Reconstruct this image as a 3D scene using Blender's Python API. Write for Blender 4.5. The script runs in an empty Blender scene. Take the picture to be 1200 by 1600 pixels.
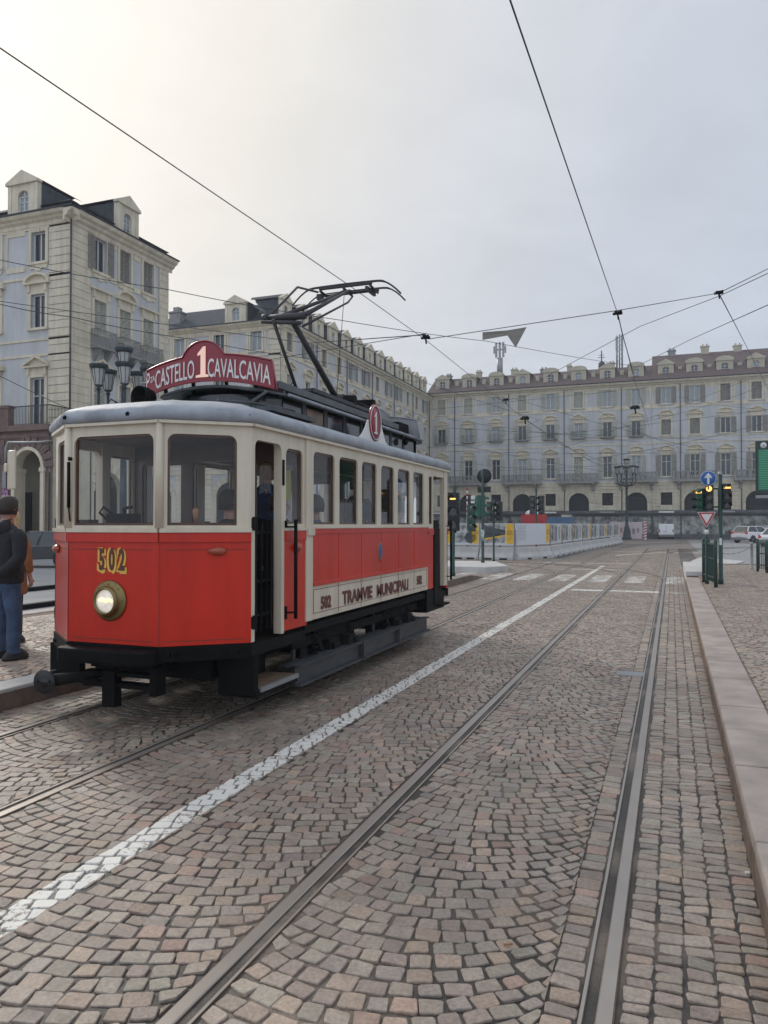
import bpy, bmesh, math, random
import numpy as np
from math import sin, cos, pi, radians, sqrt, atan, atan2, hypot
from mathutils import Vector, Matrix
random.seed(7); rng = np.random.default_rng(7)
SC = bpy.context.scene; COL = SC.collection

# ------------------------------------------------------------------ camera
FPX = 1200.0; YAW = atan(450/1200); PITCH = atan(20/1200); HC = 1.75
cd = bpy.data.cameras.new('camera'); cam = bpy.data.objects.new('camera', cd); COL.objects.link(cam)
cd.sensor_fit = 'VERTICAL'; cd.sensor_height = 36; cd.lens = 27; cd.clip_start = 0.05; cd.clip_end = 2000
cam.location = (0, 0, HC); cam.rotation_euler = (pi/2+PITCH, 0, YAW); SC.camera = cam

# ------------------------------------------------------------------ sky
SUN_AZ = radians(56)      # left of the track direction
SUN_EL = radians(32)
sdir = Vector((-sin(SUN_AZ)*cos(SUN_EL), cos(SUN_AZ)*cos(SUN_EL), sin(SUN_EL)))
w = bpy.data.worlds.new('World'); SC.world = w; w.use_nodes = True
nt = w.node_tree; N = nt.nodes; Lk = nt.links; N.clear()
def wn(t, **k):
    n = N.new(t)
    for a, b in k.items(): setattr(n, a, b)
    return n
out = wn('ShaderNodeOutputWorld'); bg = wn('ShaderNodeBackground'); bg.inputs[1].default_value = 0.1
sky = wn('ShaderNodeTexSky', sky_type='NISHITA', sun_disc=False, sun_elevation=SUN_EL, sun_rotation=-SUN_AZ, air_density=1.0, dust_density=3.0)
tc = wn('ShaderNodeTexCoord'); sep = wn('ShaderNodeSeparateXYZ'); Lk.new(tc.outputs['Generated'], sep.inputs[0])
def wm(op, a, b=None, c=None):
    n = wn('ShaderNodeMath', operation=op)
    for i, v in enumerate((a, b, c)):
        if v is None: continue
        if isinstance(v, (int, float)): n.inputs[i].default_value = v
        else: Lk.new(v, n.inputs[i])
    return n.outputs[0]
zz = wm('ADD', wm('MAXIMUM', sep.outputs[2], 0.0), 0.18)
cmb = wn('ShaderNodeCombineXYZ'); Lk.new(wm('DIVIDE', sep.outputs[0], zz), cmb.inputs[0]); Lk.new(wm('DIVIDE', sep.outputs[1], zz), cmb.inputs[1])
n1 = wn('ShaderNodeTexNoise'); n1.inputs['Scale'].default_value = 0.55; n1.inputs['Detail'].default_value = 8; n1.inputs['Roughness'].default_value = .55; n1.inputs['Distortion'].default_value = .4
n2 = wn('ShaderNodeTexNoise'); n2.inputs['Scale'].default_value = 3.6; n2.inputs['Detail'].default_value = 6; n2.inputs['Distortion'].default_value = 1.2
Lk.new(cmb.outputs[0], n1.inputs['Vector']); Lk.new(cmb.outputs[0], n2.inputs['Vector'])
dt = wn('ShaderNodeVectorMath', operation='DOT_PRODUCT'); Lk.new(tc.outputs['Generated'], dt.inputs[0]); dt.inputs[1].default_value = sdir
glow = wm('POWER', wm('MAXIMUM', dt.outputs['Value'], 0.0), 5.0)
# thin overcast: cloud radiance (before the 0.1 strength)
cl = wm('MULTIPLY_ADD', n1.outputs[0], 3.0, wm('MULTIPLY_ADD', n2.outputs[0], 1.3, 4.45))
cl = wm('MULTIPLY_ADD', wm('MAXIMUM', wm('SUBTRACT', sep.outputs[2], 0.55), 0.0), 5.0, cl)          # overcast is brightest overhead; boosted above the view to light ground and roofs
cl = wm('MULTIPLY_ADD', wm('MAXIMUM', wm('MULTIPLY', sep.outputs[1], -1.0), 0.0), 3.2, cl)          # unseen sky behind the viewer, brightened to light facades and tram front
cl = wm('MULTIPLY_ADD', glow, 3.4, cl)
tint = wn('ShaderNodeMix', data_type='RGBA'); tint.inputs[6].default_value = (0.865, 0.95, 1.10, 1); tint.inputs[7].default_value = (1.04, 1.0, 0.93, 1)
Lk.new(wm('MINIMUM', wm('MULTIPLY', glow, 1.5), 1.0), tint.inputs[0])
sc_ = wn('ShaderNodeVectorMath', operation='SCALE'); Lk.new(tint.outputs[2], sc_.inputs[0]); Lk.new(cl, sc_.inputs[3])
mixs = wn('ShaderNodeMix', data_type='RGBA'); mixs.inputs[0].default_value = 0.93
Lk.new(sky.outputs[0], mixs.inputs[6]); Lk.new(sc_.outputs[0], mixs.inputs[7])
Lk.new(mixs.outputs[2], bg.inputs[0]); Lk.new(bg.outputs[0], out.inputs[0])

# ------------------------------------------------------------------ sun behind thin cloud
sd = bpy.data.lights.new('sun', 'SUN'); sd.energy = 1.5; sd.angle = radians(11); sd.color = (1.0, 0.95, 0.87)
so = bpy.data.objects.new('sun', sd); COL.objects.link(so); so.rotation_euler = sdir.to_track_quat('Z', 'Y').to_euler()
SC.view_settings.view_transform = 'Standard'; SC.view_settings.look = 'None'; SC.view_settings.exposure = 0.0; SC.view_settings.gamma = 1.0

# ------------------------------------------------------------------ finding places from the photograph's 1200x1600 grid
_F0 = Vector((-sin(YAW), cos(YAW), 0)); _R = Vector((cos(YAW), sin(YAW), 0)); _Z = Vector((0, 0, 1))
_F = _F0*cos(PITCH)+_Z*sin(PITCH); _U = -_F0*sin(PITCH)+_Z*cos(PITCH); _C = Vector((0, 0, HC))
def ray(u, v): return _F+_R*((u-600)/FPX)+_U*((800-v)/FPX)
def gp(u, v, z=0.0): d = ray(u, v); return _C+d*((z-HC)/d.z)
def xp(u, v, x): d = ray(u, v); return _C+d*(x/d.x)
def yp(u, v, y): d = ray(u, v); return _C+d*(y/d.y)

# ------------------------------------------------------------------ materials
MATS = {}
def mat(name, col, rough=.7, *a_, streak=0., sscale=3., **k_):
    m = mat0(name, col, rough, *a_, **k_)
    if streak:
        t = m.node_tree; b = t.nodes['Principled BSDF']; l = b.inputs['Base Color'].links[0]; src = l.from_socket
        tcn = t.nodes.new('ShaderNodeTexCoord'); mp = t.nodes.new('ShaderNodeMapping'); mp.inputs['Scale'].default_value = (sscale, sscale, sscale*.12); t.links.new(tcn.outputs['Object'], mp.inputs[0])
        n = t.nodes.new('ShaderNodeTexNoise'); n.inputs['Scale'].default_value = 1.; n.inputs['Detail'].default_value = 7; n.inputs['Roughness'].default_value = .65; t.links.new(mp.outputs[0], n.inputs['Vector'])
        r = t.nodes.new('ShaderNodeValToRGB'); r.color_ramp.elements[0].position = .36; r.color_ramp.elements[1].position = .60; q = 1-streak*1.6; r.color_ramp.elements[0].color = (q, q*.98, q*.95, 1); r.color_ramp.elements[1].color = (1, 1, 1, 1); t.links.new(n.outputs[0], r.inputs[0])
        mx = t.nodes.new('ShaderNodeMix'); mx.data_type = 'RGBA'; mx.blend_type = 'MULTIPLY'; mx.inputs[0].default_value = 1.; t.links.new(src, mx.inputs[6]); t.links.new(r.outputs[0], mx.inputs[7]); t.links.new(mx.outputs[2], b.inputs['Base Color'])
    return m
def mat0(name, col, rough=.7, metal=0., var=.12, scale=6., bump=0., bscale=None, col2=None, fac=.5, coat=0., spec=.5, emit=None, estr=0., detail=5):
    if name in MATS: return MATS[name]
    m = bpy.data.materials.new(name); m.use_nodes = True; t = m.node_tree; b = t.nodes['Principled BSDF']
    b.inputs['Roughness'].default_value = rough; b.inputs['Metallic'].default_value = metal
    b.inputs['Specular IOR Level'].default_value = spec; b.inputs['Coat Weight'].default_value = coat; b.inputs['Coat Roughness'].default_value = .08
    tcn = t.nodes.new('ShaderNodeTexCoord')
    ns = t.nodes.new('ShaderNodeTexNoise'); ns.inputs['Scale'].default_value = scale; ns.inputs['Detail'].default_value = detail
    t.links.new(tcn.outputs['Object'], ns.inputs['Vector'])
    if col2 is None: c2 = tuple(min(1, c*(1+var)) for c in col); c1 = tuple(c*(1-var) for c in col)
    else: c1, c2 = col, col2
    r = t.nodes.new('ShaderNodeValToRGB'); r.color_ramp.elements[0].position = .5-fac*.4; r.color_ramp.elements[1].position = .5+fac*.4
    r.color_ramp.elements[0].color = (*c1, 1); r.color_ramp.elements[1].color = (*c2, 1)
    t.links.new(ns.outputs[0], r.inputs[0]); t.links.new(r.outputs[0], b.inputs['Base Color'])
    if bump:
        n2 = t.nodes.new('ShaderNodeTexNoise'); n2.inputs['Scale'].default_value = bscale or scale*4; n2.inputs['Detail'].default_value = 6
        t.links.new(tcn.outputs['Object'], n2.inputs['Vector'])
        bp = t.nodes.new('ShaderNodeBump'); bp.inputs['Strength'].default_value = bump; bp.inputs['Distance'].default_value = .02
        t.links.new(n2.outputs[0], bp.inputs['Height']); t.links.new(bp.outputs[0], b.inputs['Normal'])
    if emit: b.inputs['Emission Color'].default_value = (*emit, 1); b.inputs['Emission Strength'].default_value = estr
    MATS[name] = m; return m
def glassmat(name, tintc=(.9, .92, .92), f0=.10, rough=.02):
    m = bpy.data.materials.new(name); m.use_nodes = True; t = m.node_tree; t.nodes.remove(t.nodes['Principled BSDF']); o = t.nodes['Material Output']
    tr = t.nodes.new('ShaderNodeBsdfTransparent'); tr.inputs[0].default_value = (*tintc, 1)
    gl = t.nodes.new('ShaderNodeBsdfGlossy'); gl.inputs['Roughness'].default_value = rough
    g = t.nodes.new('ShaderNodeNewGeometry'); dp = t.nodes.new('ShaderNodeVectorMath'); dp.operation = 'DOT_PRODUCT'; t.links.new(g.outputs['Incoming'], dp.inputs[0]); t.links.new(g.outputs['Normal'], dp.inputs[1])
    def mm(op, a, b_=None, c=None):
        n = t.nodes.new('ShaderNodeMath'); n.operation = op
        for i, v in enumerate((a, b_, c)):
            if v is None: continue
            if isinstance(v, (int, float)): n.inputs[i].default_value = v
            else: t.links.new(v, n.inputs[i])
        return n
    ad = mm('MULTIPLY_ADD', mm('POWER', mm('SUBTRACT', 1.0, mm('ABSOLUTE', dp.outputs['Value']).outputs[0]).outputs[0], 5.).outputs[0], .6, f0)
    mx = t.nodes.new('ShaderNodeMixShader'); t.links.new(ad.outputs[0], mx.inputs[0]); t.links.new(tr.outputs[0], mx.inputs[1]); t.links.new(gl.outputs[0], mx.inputs[2]); t.links.new(mx.outputs[0], o.inputs[0])
    MATS[name] = m; return m
M = dict(
 plaster=mat('plaster_blue', (.53, .542, .555), .9, var=.09, scale=.7, bump=.15, bscale=30, streak=.07),
 cream=mat('stucco_cream', (.68, .62, .485), .9, var=.10, scale=1.1, bump=.2, bscale=24, streak=.12),
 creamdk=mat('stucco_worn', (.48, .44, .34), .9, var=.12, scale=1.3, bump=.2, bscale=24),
 stone=mat('balcony_stone', (.27, .265, .25), .9, var=.2, scale=3, bump=.3),
 slate=mat('slate_roof', (.065, .073, .085), .9, spec=.15, var=.25, scale=3, bump=.4, bscale=12),
 tile=mat('roof_tile', (.13, .095, .09), .85, var=.3, scale=5, bump=.6, bscale=9),
 wframe=mat('window_white', (.62, .64, .64), .6, var=.05),
 shutw=mat('shutter_pale', (.42, .43, .36), .7, var=.1), shutg=mat('shutter_grey', (.25, .235, .21), .8, var=.1),
 wdark=mat('window_dark', (.03, .035, .042), .12, var=.3, scale=.6, spec=.7),
 wcurt=mat('window_curtain', (.30, .34, .35), .3, var=.2, scale=1.5, spec=.6),
 iron=mat('iron_railing', (.05, .055, .06), .6, .3, var=.2), ironpale=mat('railing_grey', (.15, .15, .15), .6, .3, var=.2),
 pipe=mat('downpipe', (.08, .075, .08), .7, .2),
 dark=mat('dark_opening', (.015, .016, .02), .9), shopdk=mat('shopfront_dark', (.085, .09, .10), .6, var=.3, scale=.8),  # dark opening: flat near-black painting the shade inside arches, doorways and slots
 brownstone=mat('brown_stone', (.17, .115, .10), .9, var=.25, scale=2.2, bump=.4, bscale=18),
 concrete=mat('concrete', (.50, .49, .47), .9, var=.12, scale=2.5, bump=.25, bscale=25),
 kerb=mat('kerb_granite', (.35, .295, .26), .7, var=.24, scale=3, bump=.35, bscale=45),
 kerbface=mat('kerb_face_brown', (.16, .115, .09), .85, var=.3, scale=6, bump=.35, bscale=40),
 asphalt=mat('asphalt_worn', (.27, .27, .27), .7, var=.14, scale=1.2, bump=.2, bscale=60),
 steel=mat('rail_steel', (.36, .325, .29), .36, .5, var=.07, scale=3), rust=mat('rail_rust', (.13, .088, .06), .65, .25, var=.3, scale=14),
 white=mat('white_paint', (.72, .72, .70), .6, var=.06),
 red=mat('tram_red', (.60, .024, .008), .33, streak=.09, sscale=5., var=.07, scale=1.6, coat=.28, spec=.3, bump=.03, bscale=10),
 crm=mat('tram_cream', (.68, .61, .48), .38, streak=.08, sscale=6., var=.05, scale=2.2, coat=.25, bump=.03, bscale=14),
 canvas=mat('roof_canvas', (.33, .36, .40), .6, streak=.08, var=.2, scale=5, bump=.5, bscale=7),
 deck=mat('roof_deck', (.07, .08, .087), .6, var=.2, scale=5, bump=.2),
 black=mat('frame_black', (.004, .004, .0045), .6, 0, var=.3, scale=8, bump=.1, spec=.12), undr=mat('undercarriage', (.008, .0078, .0075), .8, 0, spec=.2, var=.35, scale=9, bump=.2),
 wood=mat('cab_wood', (.085, .04, .022), .4, var=.25, scale=8, coat=.2), treadw=mat('step_wood', (.16, .10, .06), .8, var=.25, scale=10),
 brass=mat('old_brass', (.24, .18, .075), .38, .8, var=.2, scale=10), orange=mat('marker_amber', (.36, .07, .03), .3, var=.2, coat=.5),
 maroon=mat('sign_maroon', (.26, .012, .028), .4, var=.08, coat=.3), ltr=mat('letter_white', (.75, .73, .70), .5),
 lit=mat('letter_lit', (.85, .6, .5), .5, emit=(1, .62, .45), estr=.35),
 brown=mat('letter_brown', (.12, .03, .02), .5), lred=mat('letter_red', (.40, .10, .07), .5), gold=mat('letter_gold', (.75, .47, .08), .45),
 line=mat('trim_line', (.12, .03, .02), .5), navy=mat('crest_blue', (.06, .09, .20), .5),
 lamp=mat('headlamp_glow', (.9, .8, .6), .3, emit=(1, .70, .30), estr=1.6), lens=mat('lit_lens', (.85, .82, .75), .15, emit=(1, .86, .72), estr=.42, var=.3, scale=18), chrome=mat('reflector', (.8, .8, .78), .12, .95),
 copper=mat('handle_wood', (.35, .16, .07), .4), hb=mat('handbrake', (.03, .03, .035), .4, .5),
 green=mat('lamp_green', (.02, .055, .045), .5, .2, var=.2), tlg=mat('signal_green', (.012, .09, .06), .45, var=.2), tldk=mat('signal_black', (.012, .015, .014), .5),
 amber=mat('signal_amber', (.9, .5, .1), .4, emit=(1, .50, .12), estr=2.2),
 lantern=mat('lantern_glass', (.42, .43, .42), .3, var=.1), bluepl=mat('lamp_post_blue', (.018, .035, .045), .5, .2, var=.2),
 signblue=mat('sign_blue', (.02, .12, .38), .4), signred=mat('sign_red', (.42, .02, .04), .4), galv=mat('galvanised', (.30, .31, .32), .5, .5),
 yellow=mat('poster_yellow', (.78, .48, .03), .5), poster=mat('poster_grey', (.62, .65, .69), .5, var=.05), pdark=mat('poster_dark', (.06, .07, .08), .5, var=.5, scale=2.5),
 pimg=mat('poster_photo', (.10, .11, .11), .5, col2=(.55, .56, .55), scale=3.2, fac=.35), pink=mat('hoarding_pink', (.60, .50, .52), .6, var=.1),
 skin=mat('skin', (.48, .26, .19), .5), jacket=mat('jacket_dark', (.017, .018, .024), .85, var=.2, bump=1., bscale=11), jeans=mat('jeans', (.045, .078, .15), .85, var=.35, scale=9, bump=1., bscale=10),
 shoe=mat('shoe_black', (.02, .02, .022), .6), tan=mat('tan_coat', (.30, .12, .05), .85, var=.2, bump=.8, bscale=9), blond=mat('blond_hair', (.50, .36, .19), .7, var=.3, scale=30), hairdk=mat('dark_hair', (.04, .03, .025), .7),
 cloth1=mat('cloth_blue', (.05, .08, .16), .9), cloth2=mat('cloth_grey', (.20, .17, .15), .9), cloth3=mat('cloth_dark', (.03, .03, .035), .9),
 carw=mat('car_white', (.75, .76, .77), .25, coat=.8, var=.02), cark=mat('car_black', (.012, .013, .018), .2, coat=.9), carg=mat('car_glass', (.03, .035, .04), .08, spec=.8),
 tyre=mat('tyre', (.02, .02, .02), .85), rim=mat('wheel_rim', (.35, .36, .37), .35, .7), tail=mat('tail_light', (.50, .02, .03), .2, coat=.5), bumper=mat('bumper_grey', (.16, .165, .17), .6),
 pl=mat('number_plate', (.6, .6, .58), .5), tentw=mat('tent_white', (.75, .75, .76), .7), cred=mat('container_red', (.45, .03, .03), .6), cblue=mat('container_blue', (.08, .16, .28), .6, var=.2),
 board=mat('board_black', (.012, .03, .025), .3), ledg=mat('led_green', (.02, .15, .08), .5, emit=(.16, .55, .36), estr=.26), wire=mat('wire', (.06, .065, .075), .5, .5),
 leaf=mat('leaflets', (.45, .46, .10), .6), inner=mat('cab_inner', (.09, .055, .035), .6, var=.15), grey=mat('sign_back', (.30, .31, .33), .6), litint=mat('clerestory_painted_glow', (.16, .085, .035), .3, var=.5),
)
glassmat('glass', (.975, .98, .98), .022); glassmat('glassdark', (.34, .36, .37), .05)
M['glass'] = MATS['glass']; M['glassdark'] = MATS['glassdark']

# ------------------------------------------------------------------ mesh builder
class MB:
    def __init__(s): s.v = []; s.f = []; s.m = []; s.sm = []
    def add(s, vs, fs, mi=0, smooth=False):
        o = len(s.v); s.v += [tuple(p) for p in vs]
        for f in fs: s.f.append([i+o for i in f]); s.m.append(mi); s.sm.append(smooth)
        return s
    def box(s, a, b, mi=0):
        x0, x1 = sorted((a[0], b[0])); y0, y1 = sorted((a[1], b[1])); z0, z1 = sorted((a[2], b[2]))
        return s.add([(x0, y0, z0), (x1, y0, z0), (x1, y1, z0), (x0, y1, z0), (x0, y0, z1), (x1, y0, z1), (x1, y1, z1), (x0, y1, z1)],
              [(0, 3, 2, 1), (4, 5, 6, 7), (0, 1, 5, 4), (1, 2, 6, 5), (2, 3, 7, 6), (3, 0, 4, 7)], mi)
    def prism(s, pts, d, mi=0, smooth=False):          # pts: closed 3D polygon, d: extrusion vector
        n = len(pts); d = Vector(d); P = [Vector(p) for p in pts]
        vs = P+[p+d for p in P]
        nrm = Vector((0, 0, 0))
        for i in range(n): nrm += P[i].cross(P[(i+1) % n])
        flip = nrm.dot(d) > 0
        fs = [list(range(n))[::-1] if flip else list(range(n)), list(range(n, 2*n)) if flip else list(range(n, 2*n))[::-1]]
        s.add(vs, fs, mi, False)
        o = len(s.v)-2*n
        for i in range(n):
            j = (i+1) % n; q = (i, j, n+j, n+i) if flip else (j, i, n+i, n+j)
            s.f.append([o+k for k in q]); s.m.append(mi); s.sm.append(smooth)
        return s
    def tube(s, pts, r, n=8, mi=0, cap=True):
        P = [Vector(p) for p in pts]; R = r if isinstance(r, (list, tuple)) else [r]*len(P); vs = []; fs = []
        prev = None
        for i, p in enumerate(P):
            t = (P[min(i+1, len(P)-1)]-P[max(i-1, 0)]).normalized()
            if prev is None:
                a = Vector((0, 0, 1)) if abs(t.z) < .9 else Vector((1, 0, 0)); u = t.cross(a).normalized()
            else: u = (prev-t*prev.dot(t)).normalized()
            prev = u; v = t.cross(u)
            for k in range(n): a = 2*pi*k/n; vs.append(p+(u*cos(a)+v*sin(a))*R[i])
        for i in range(len(P)-1):
            for k in range(n): fs.append((i*n+k, i*n+(k+1) % n, (i+1)*n+(k+1) % n, (i+1)*n+k))
        s.add(vs, fs, mi, True)
        if cap:
            o = len(s.v)-len(vs); s.f.append([o+k for k in range(n)][::-1]); s.m.append(mi); s.sm.append(False)
            s.f.append([o+(len(P)-1)*n+k for k in range(n)]); s.m.append(mi); s.sm.append(False)
        return s
    def beam(s, a, b, w, h, mi=0):
        a = Vector(a); b = Vector(b); t = (b-a).normalized(); up = Vector((0, 0, 1)) if abs(t.z) < .95 else Vector((0, 1, 0))
        u = t.cross(up).normalized()*w/2; v = u.normalized().cross(t)*h/2
        return s.prism([a-u-v, a+u-v, a+u+v, a-u+v], b-a, mi)
    def lathe(s, c, prof, n=16, axis='z', mi=0, smooth=True):
        c = Vector(c); vs = []; fs = []
        for r, h in prof:
            for k in range(n):
                a = 2*pi*k/n; p = (r*cos(a), r*sin(a), h)
                if axis == 'x': p = (h, p[0], p[1])
                elif axis == 'y': p = (p[1], h, p[0])
                vs.append(c+Vector(p))
        for i in range(len(prof)-1):
            for k in range(n): fs.append((i*n+k, i*n+(k+1) % n, (i+1)*n+(k+1) % n, (i+1)*n+k))
        m_ = len(prof)
        s.add(vs, fs, mi, smooth); o = len(s.v)-len(vs)
        if prof[0][0] > 1e-6: s.f.append([o+k for k in range(n)][::-1]); s.m.append(mi); s.sm.append(False)
        if prof[-1][0] > 1e-6: s.f.append([o+(m_-1)*n+k for k in range(n)]); s.m.append(mi); s.sm.append(False)
        return s
    def loft(s, rings, mi=0, smooth=True, cap=True, closed=True):
        n = len(rings[0]); vs = [p for r in rings for p in r]; fs = []
        for i in range(len(rings)-1):
            for k in range(n if closed else n-1): fs.append((i*n+k, i*n+(k+1) % n, (i+1)*n+(k+1) % n, (i+1)*n+k))
        s.add(vs, fs, mi, smooth); o = len(s.v)-len(vs)
        if cap:
            s.f.append([o+k for k in range(n)][::-1]); s.m.append(mi); s.sm.append(smooth)
            s.f.append([o+(len(rings)-1)*n+k for k in range(n)]); s.m.append(mi); s.sm.append(smooth)
        return s
    def mesh(s, name, mats):
        me = bpy.data.meshes.new(name); me.from_pydata([tuple(p) for p in s.v], [], s.f)
        for m in (mats if isinstance(mats, (list, tuple)) else [mats]): me.materials.append(m)
        me.polygons.foreach_set('material_index', s.m); me.polygons.foreach_set('use_smooth', s.sm); me.update(); return me
    def build(s, name, mats, parent=None, loc=None, bevel=0, fix=True):
        me = s.mesh(name, mats)
        if fix:
            bm = bmesh.new(); bm.from_mesh(me); bmesh.ops.recalc_face_normals(bm, faces=bm.faces); bm.to_mesh(me); bm.free()
        o = bpy.data.objects.new(name, me); COL.objects.link(o)
        if parent: o.parent = parent
        if loc is not None: o.location = loc
        if bevel:
            b = o.modifiers.new('bevel', 'BEVEL'); b.width = bevel; b.segments = 2; b.limit_method = 'ANGLE'; b.angle_limit = radians(40)
        return o
def tag(o, label=None, cat=None, group=None, kind=None):
    if label: o['label'] = label
    if cat: o['category'] = cat
    if group: o['group'] = group
    if kind: o['kind'] = kind
    return o
def thing(name, label, cat, loc=(0, 0, 0), rz=0, group=None):
    o = bpy.data.objects.new(name, None); COL.objects.link(o); o.location = loc; o.rotation_euler = (0, 0, rz); o.empty_display_size = .2
    return tag(o, label, cat, group)
KIDS = {}
def kids(o): return [c for c in o.children]
def dup(o, parent=None, loc=None, rz=None, label=None, group=None):
    c = o.copy(); COL.objects.link(c)
    if parent: c.parent = parent
    if loc is not None: c.location = loc
    if rz is not None: c.rotation_euler = (0, 0, rz)
    if label: c['label'] = label
    if group: c['group'] = group
    for k in kids(o): dup(k, c)
    return c
def text_mesh(body, size, depth=.004, bold=0., sx=1.0, shear=0.):
    cu = bpy.data.curves.new('t', 'FONT'); cu.body = body; cu.size = size; cu.extrude = depth; cu.offset = bold; cu.align_x = 'CENTER'; cu.shear = shear; cu.resolution_u = 3
    o = bpy.data.objects.new('t', cu); COL.objects.link(o)
    dg = bpy.context.evaluated_depsgraph_get(); me = bpy.data.meshes.new_from_object(o.evaluated_get(dg))
    bpy.data.objects.remove(o); 
    for v in me.vertices: v.co.x *= sx
    return me
def text_obj(name, body, size, m, parent, mtx, bold=0., sx=1., depth=.004, bend=None, fitw=None):
    me = text_mesh(body, size, depth, bold, sx)
    if fitw:
        xs = [v.co.x for v in me.vertices]; k = fitw/(max(xs)-min(xs)); c0 = (max(xs)+min(xs))/2
        for v in me.vertices: v.co.x = (v.co.x-c0)*k
    if bend:
        for v in me.vertices: v.co = bend(v.co.copy())
    me.materials.clear(); me.materials.append(m)
    me.transform(mtx); o = bpy.data.objects.new(name, me); COL.objects.link(o); o.parent = parent; return o
def frame_mtx(o, xdir, updir):      # text x -> xdir, text y -> updir, text z -> facing
    x = Vector(xdir).normalized(); y = Vector(updir).normalized(); z = x.cross(y)
    m = Matrix((x, y, z)).transposed().to_4x4(); m.translation = Vector(o); return m
# ================================================================== paving
def stone_mat(name, lines=True, bright=1.0):
    m = bpy.data.materials.new(name); m.use_nodes = True; t = m.node_tree; nd = t.nodes; lk = t.links; b = nd['Principled BSDF']
    at = nd.new('ShaderNodeAttribute'); at.attribute_name = 'Col'
    geo = nd.new('ShaderNodeNewGeometry')
    def noise(s, d=6, r=.6):
        n = nd.new('ShaderNodeTexNoise'); n.inputs['Scale'].default_value = s; n.inputs['Detail'].default_value = d; n.inputs['Roughness'].default_value = r
        lk.new(geo.outputs['Position'], n.inputs['Vector']); return n.outputs[0]
    def mt(op, a, b_=None, c=None, clamp=False):
        n = nd.new('ShaderNodeMath'); n.operation = op; n.use_clamp = clamp
        for i, v in enumerate((a, b_, c)):
            if v is None: continue
            if isinstance(v, (int, float)): n.inputs[i].default_value = v
            else: lk.new(v, n.inputs[i])
        return n.outputs[0]
    def mix(f, a, b_):
        n = nd.new('ShaderNodeMix'); n.data_type = 'RGBA'
        for i, v in ((0, f), (6, a), (7, b_)):
            if isinstance(v, (int, float)): n.inputs[i].default_value = v
            elif isinstance(v, tuple): n.inputs[i].default_value = (*v, 1)
            else: lk.new(v, n.inputs[i])
        return n.outputs[2]
    nf = noise(55, 8, .65); nb = noise(1.3, 4); nm = noise(11, 5)
    v = mt('MULTIPLY_ADD', nf, 1.5, .27*bright); v = mt('MULTIPLY', v, mt('MULTIPLY_ADD', nb, .9, .55)); v = mt('MULTIPLY', v, mt('MULTIPLY_ADD', nm, .5, .75)); v = mt('MULTIPLY', v, mt('SUBTRACT', 1., mt('MULTIPLY', mt('MULTIPLY', mt('SUBTRACT', noise(2.6, 6, .7), .56), 7., clamp=True), .38)))
    vm = nd.new('ShaderNodeVectorMath'); vm.operation = 'SCALE'; lk.new(at.outputs['Color'], vm.inputs[0]); lk.new(v, vm.inputs[3]); colr = vm.outputs[0]
    # sand and grime smeared over parts of the stones
    sm = mt('MULTIPLY', mt('SUBTRACT', noise(.8, 4), .48), 5., clamp=True); sm = mt('MULTIPLY', sm, mt('MULTIPLY', mt('SUBTRACT', noise(17, 6), .42), 4., clamp=True)); sm = mt('MULTIPLY', sm, .45)
    colr = mix(sm, colr, (.27*bright, .225*bright, .17*bright))
    if lines:
        sp = nd.new('ShaderNodeSeparateXYZ'); lk.new(geo.outputs['Position'], sp.inputs[0]); X, Y = sp.outputs[0], sp.outputs[1]
        jit = mt('MULTIPLY', mt('SUBTRACT', noise(9, 3), .5), .016); Xj = mt('ADD', X, jit); Yj = mt('ADD', Y, mt('MULTIPLY', jit, 2.))
        def band(a, lo, hi):
            return mt('MULTIPLY', mt('GREATER_THAN', a, lo), mt('LESS_THAN', a, hi))
        masks = []
        masks.append((mt('MULTIPLY', band(Xj, -2.85, -2.675), mt('LESS_THAN', Y, 34.)), .51))
        def rect(x0, x1, y0, y1, wear=.5): masks.append((mt('MULTIPLY', band(Xj, x0, x1), band(Yj, y0, y1)), wear))
        rect(-2.55, -.28, 21.0, 21.45, .50); rect(-.16, .36, 21.0, 21.45, .60)
        for cx in (-9.2, -8.0, -6.9, -5.6, -4.5, -3.4, -2.2, -1.1, .05): rect(cx-.28, cx+.28, 24.3, 27.6, .575 if cx > -3 else .56)
        rect(-5.6, -1.7, 36.0, 36.25, .5); rect(-3.9, -1.6, 31.0, 31.25, .52); rect(-4.0, 6., 52., 52.35, .5)
        # curved lane line further on
        dx = mt('SUBTRACT', X, 8.); dy = mt('SUBTRACT', Y, 44.); rr = mt('SQRT', mt('ADD', mt('MULTIPLY', dx, dx), mt('MULTIPLY', dy, dy)))
        masks.append((mt('MULTIPLY', band(rr, 10.9, 11.2), mt('MULTIPLY', mt('LESS_THAN', X, 8.), mt('GREATER_THAN', Y, 45.5))), .5))
        wearn = mt('MULTIPLY_ADD', noise(26, 7, .7), .6, mt('MULTIPLY', noise(2.2, 3), .4))
        tot = None
        for mk, wr in masks:
            q = mt('MULTIPLY', mk, mt('MULTIPLY', mt('SUBTRACT', wearn, wr-.09), 22., clamp=True))
            tot = q if tot is None else mt('MAXIMUM', tot, q)
        hp = nd.new('ShaderNodeAttribute'); hp.attribute_name = 'joint'
        tot = mt('MULTIPLY', tot, mt('MULTIPLY_ADD', hp.outputs['Fac'], -.75, .96))
        colr = mix(tot, colr, (.76, .74, .68))
    lk.new(colr, b.inputs['Base Color'])
    b.inputs['Roughness'].default_value = .62; b.inputs['Specular IOR Level'].default_value = .6
    rg = mt('MULTIPLY_ADD', nf, .35, .33); lk.new(rg, b.inputs['Roughness'])
    bp = nd.new('ShaderNodeBump'); bp.inputs['Strength'].default_value = .75; bp.inputs['Distance'].default_value = .009
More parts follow.
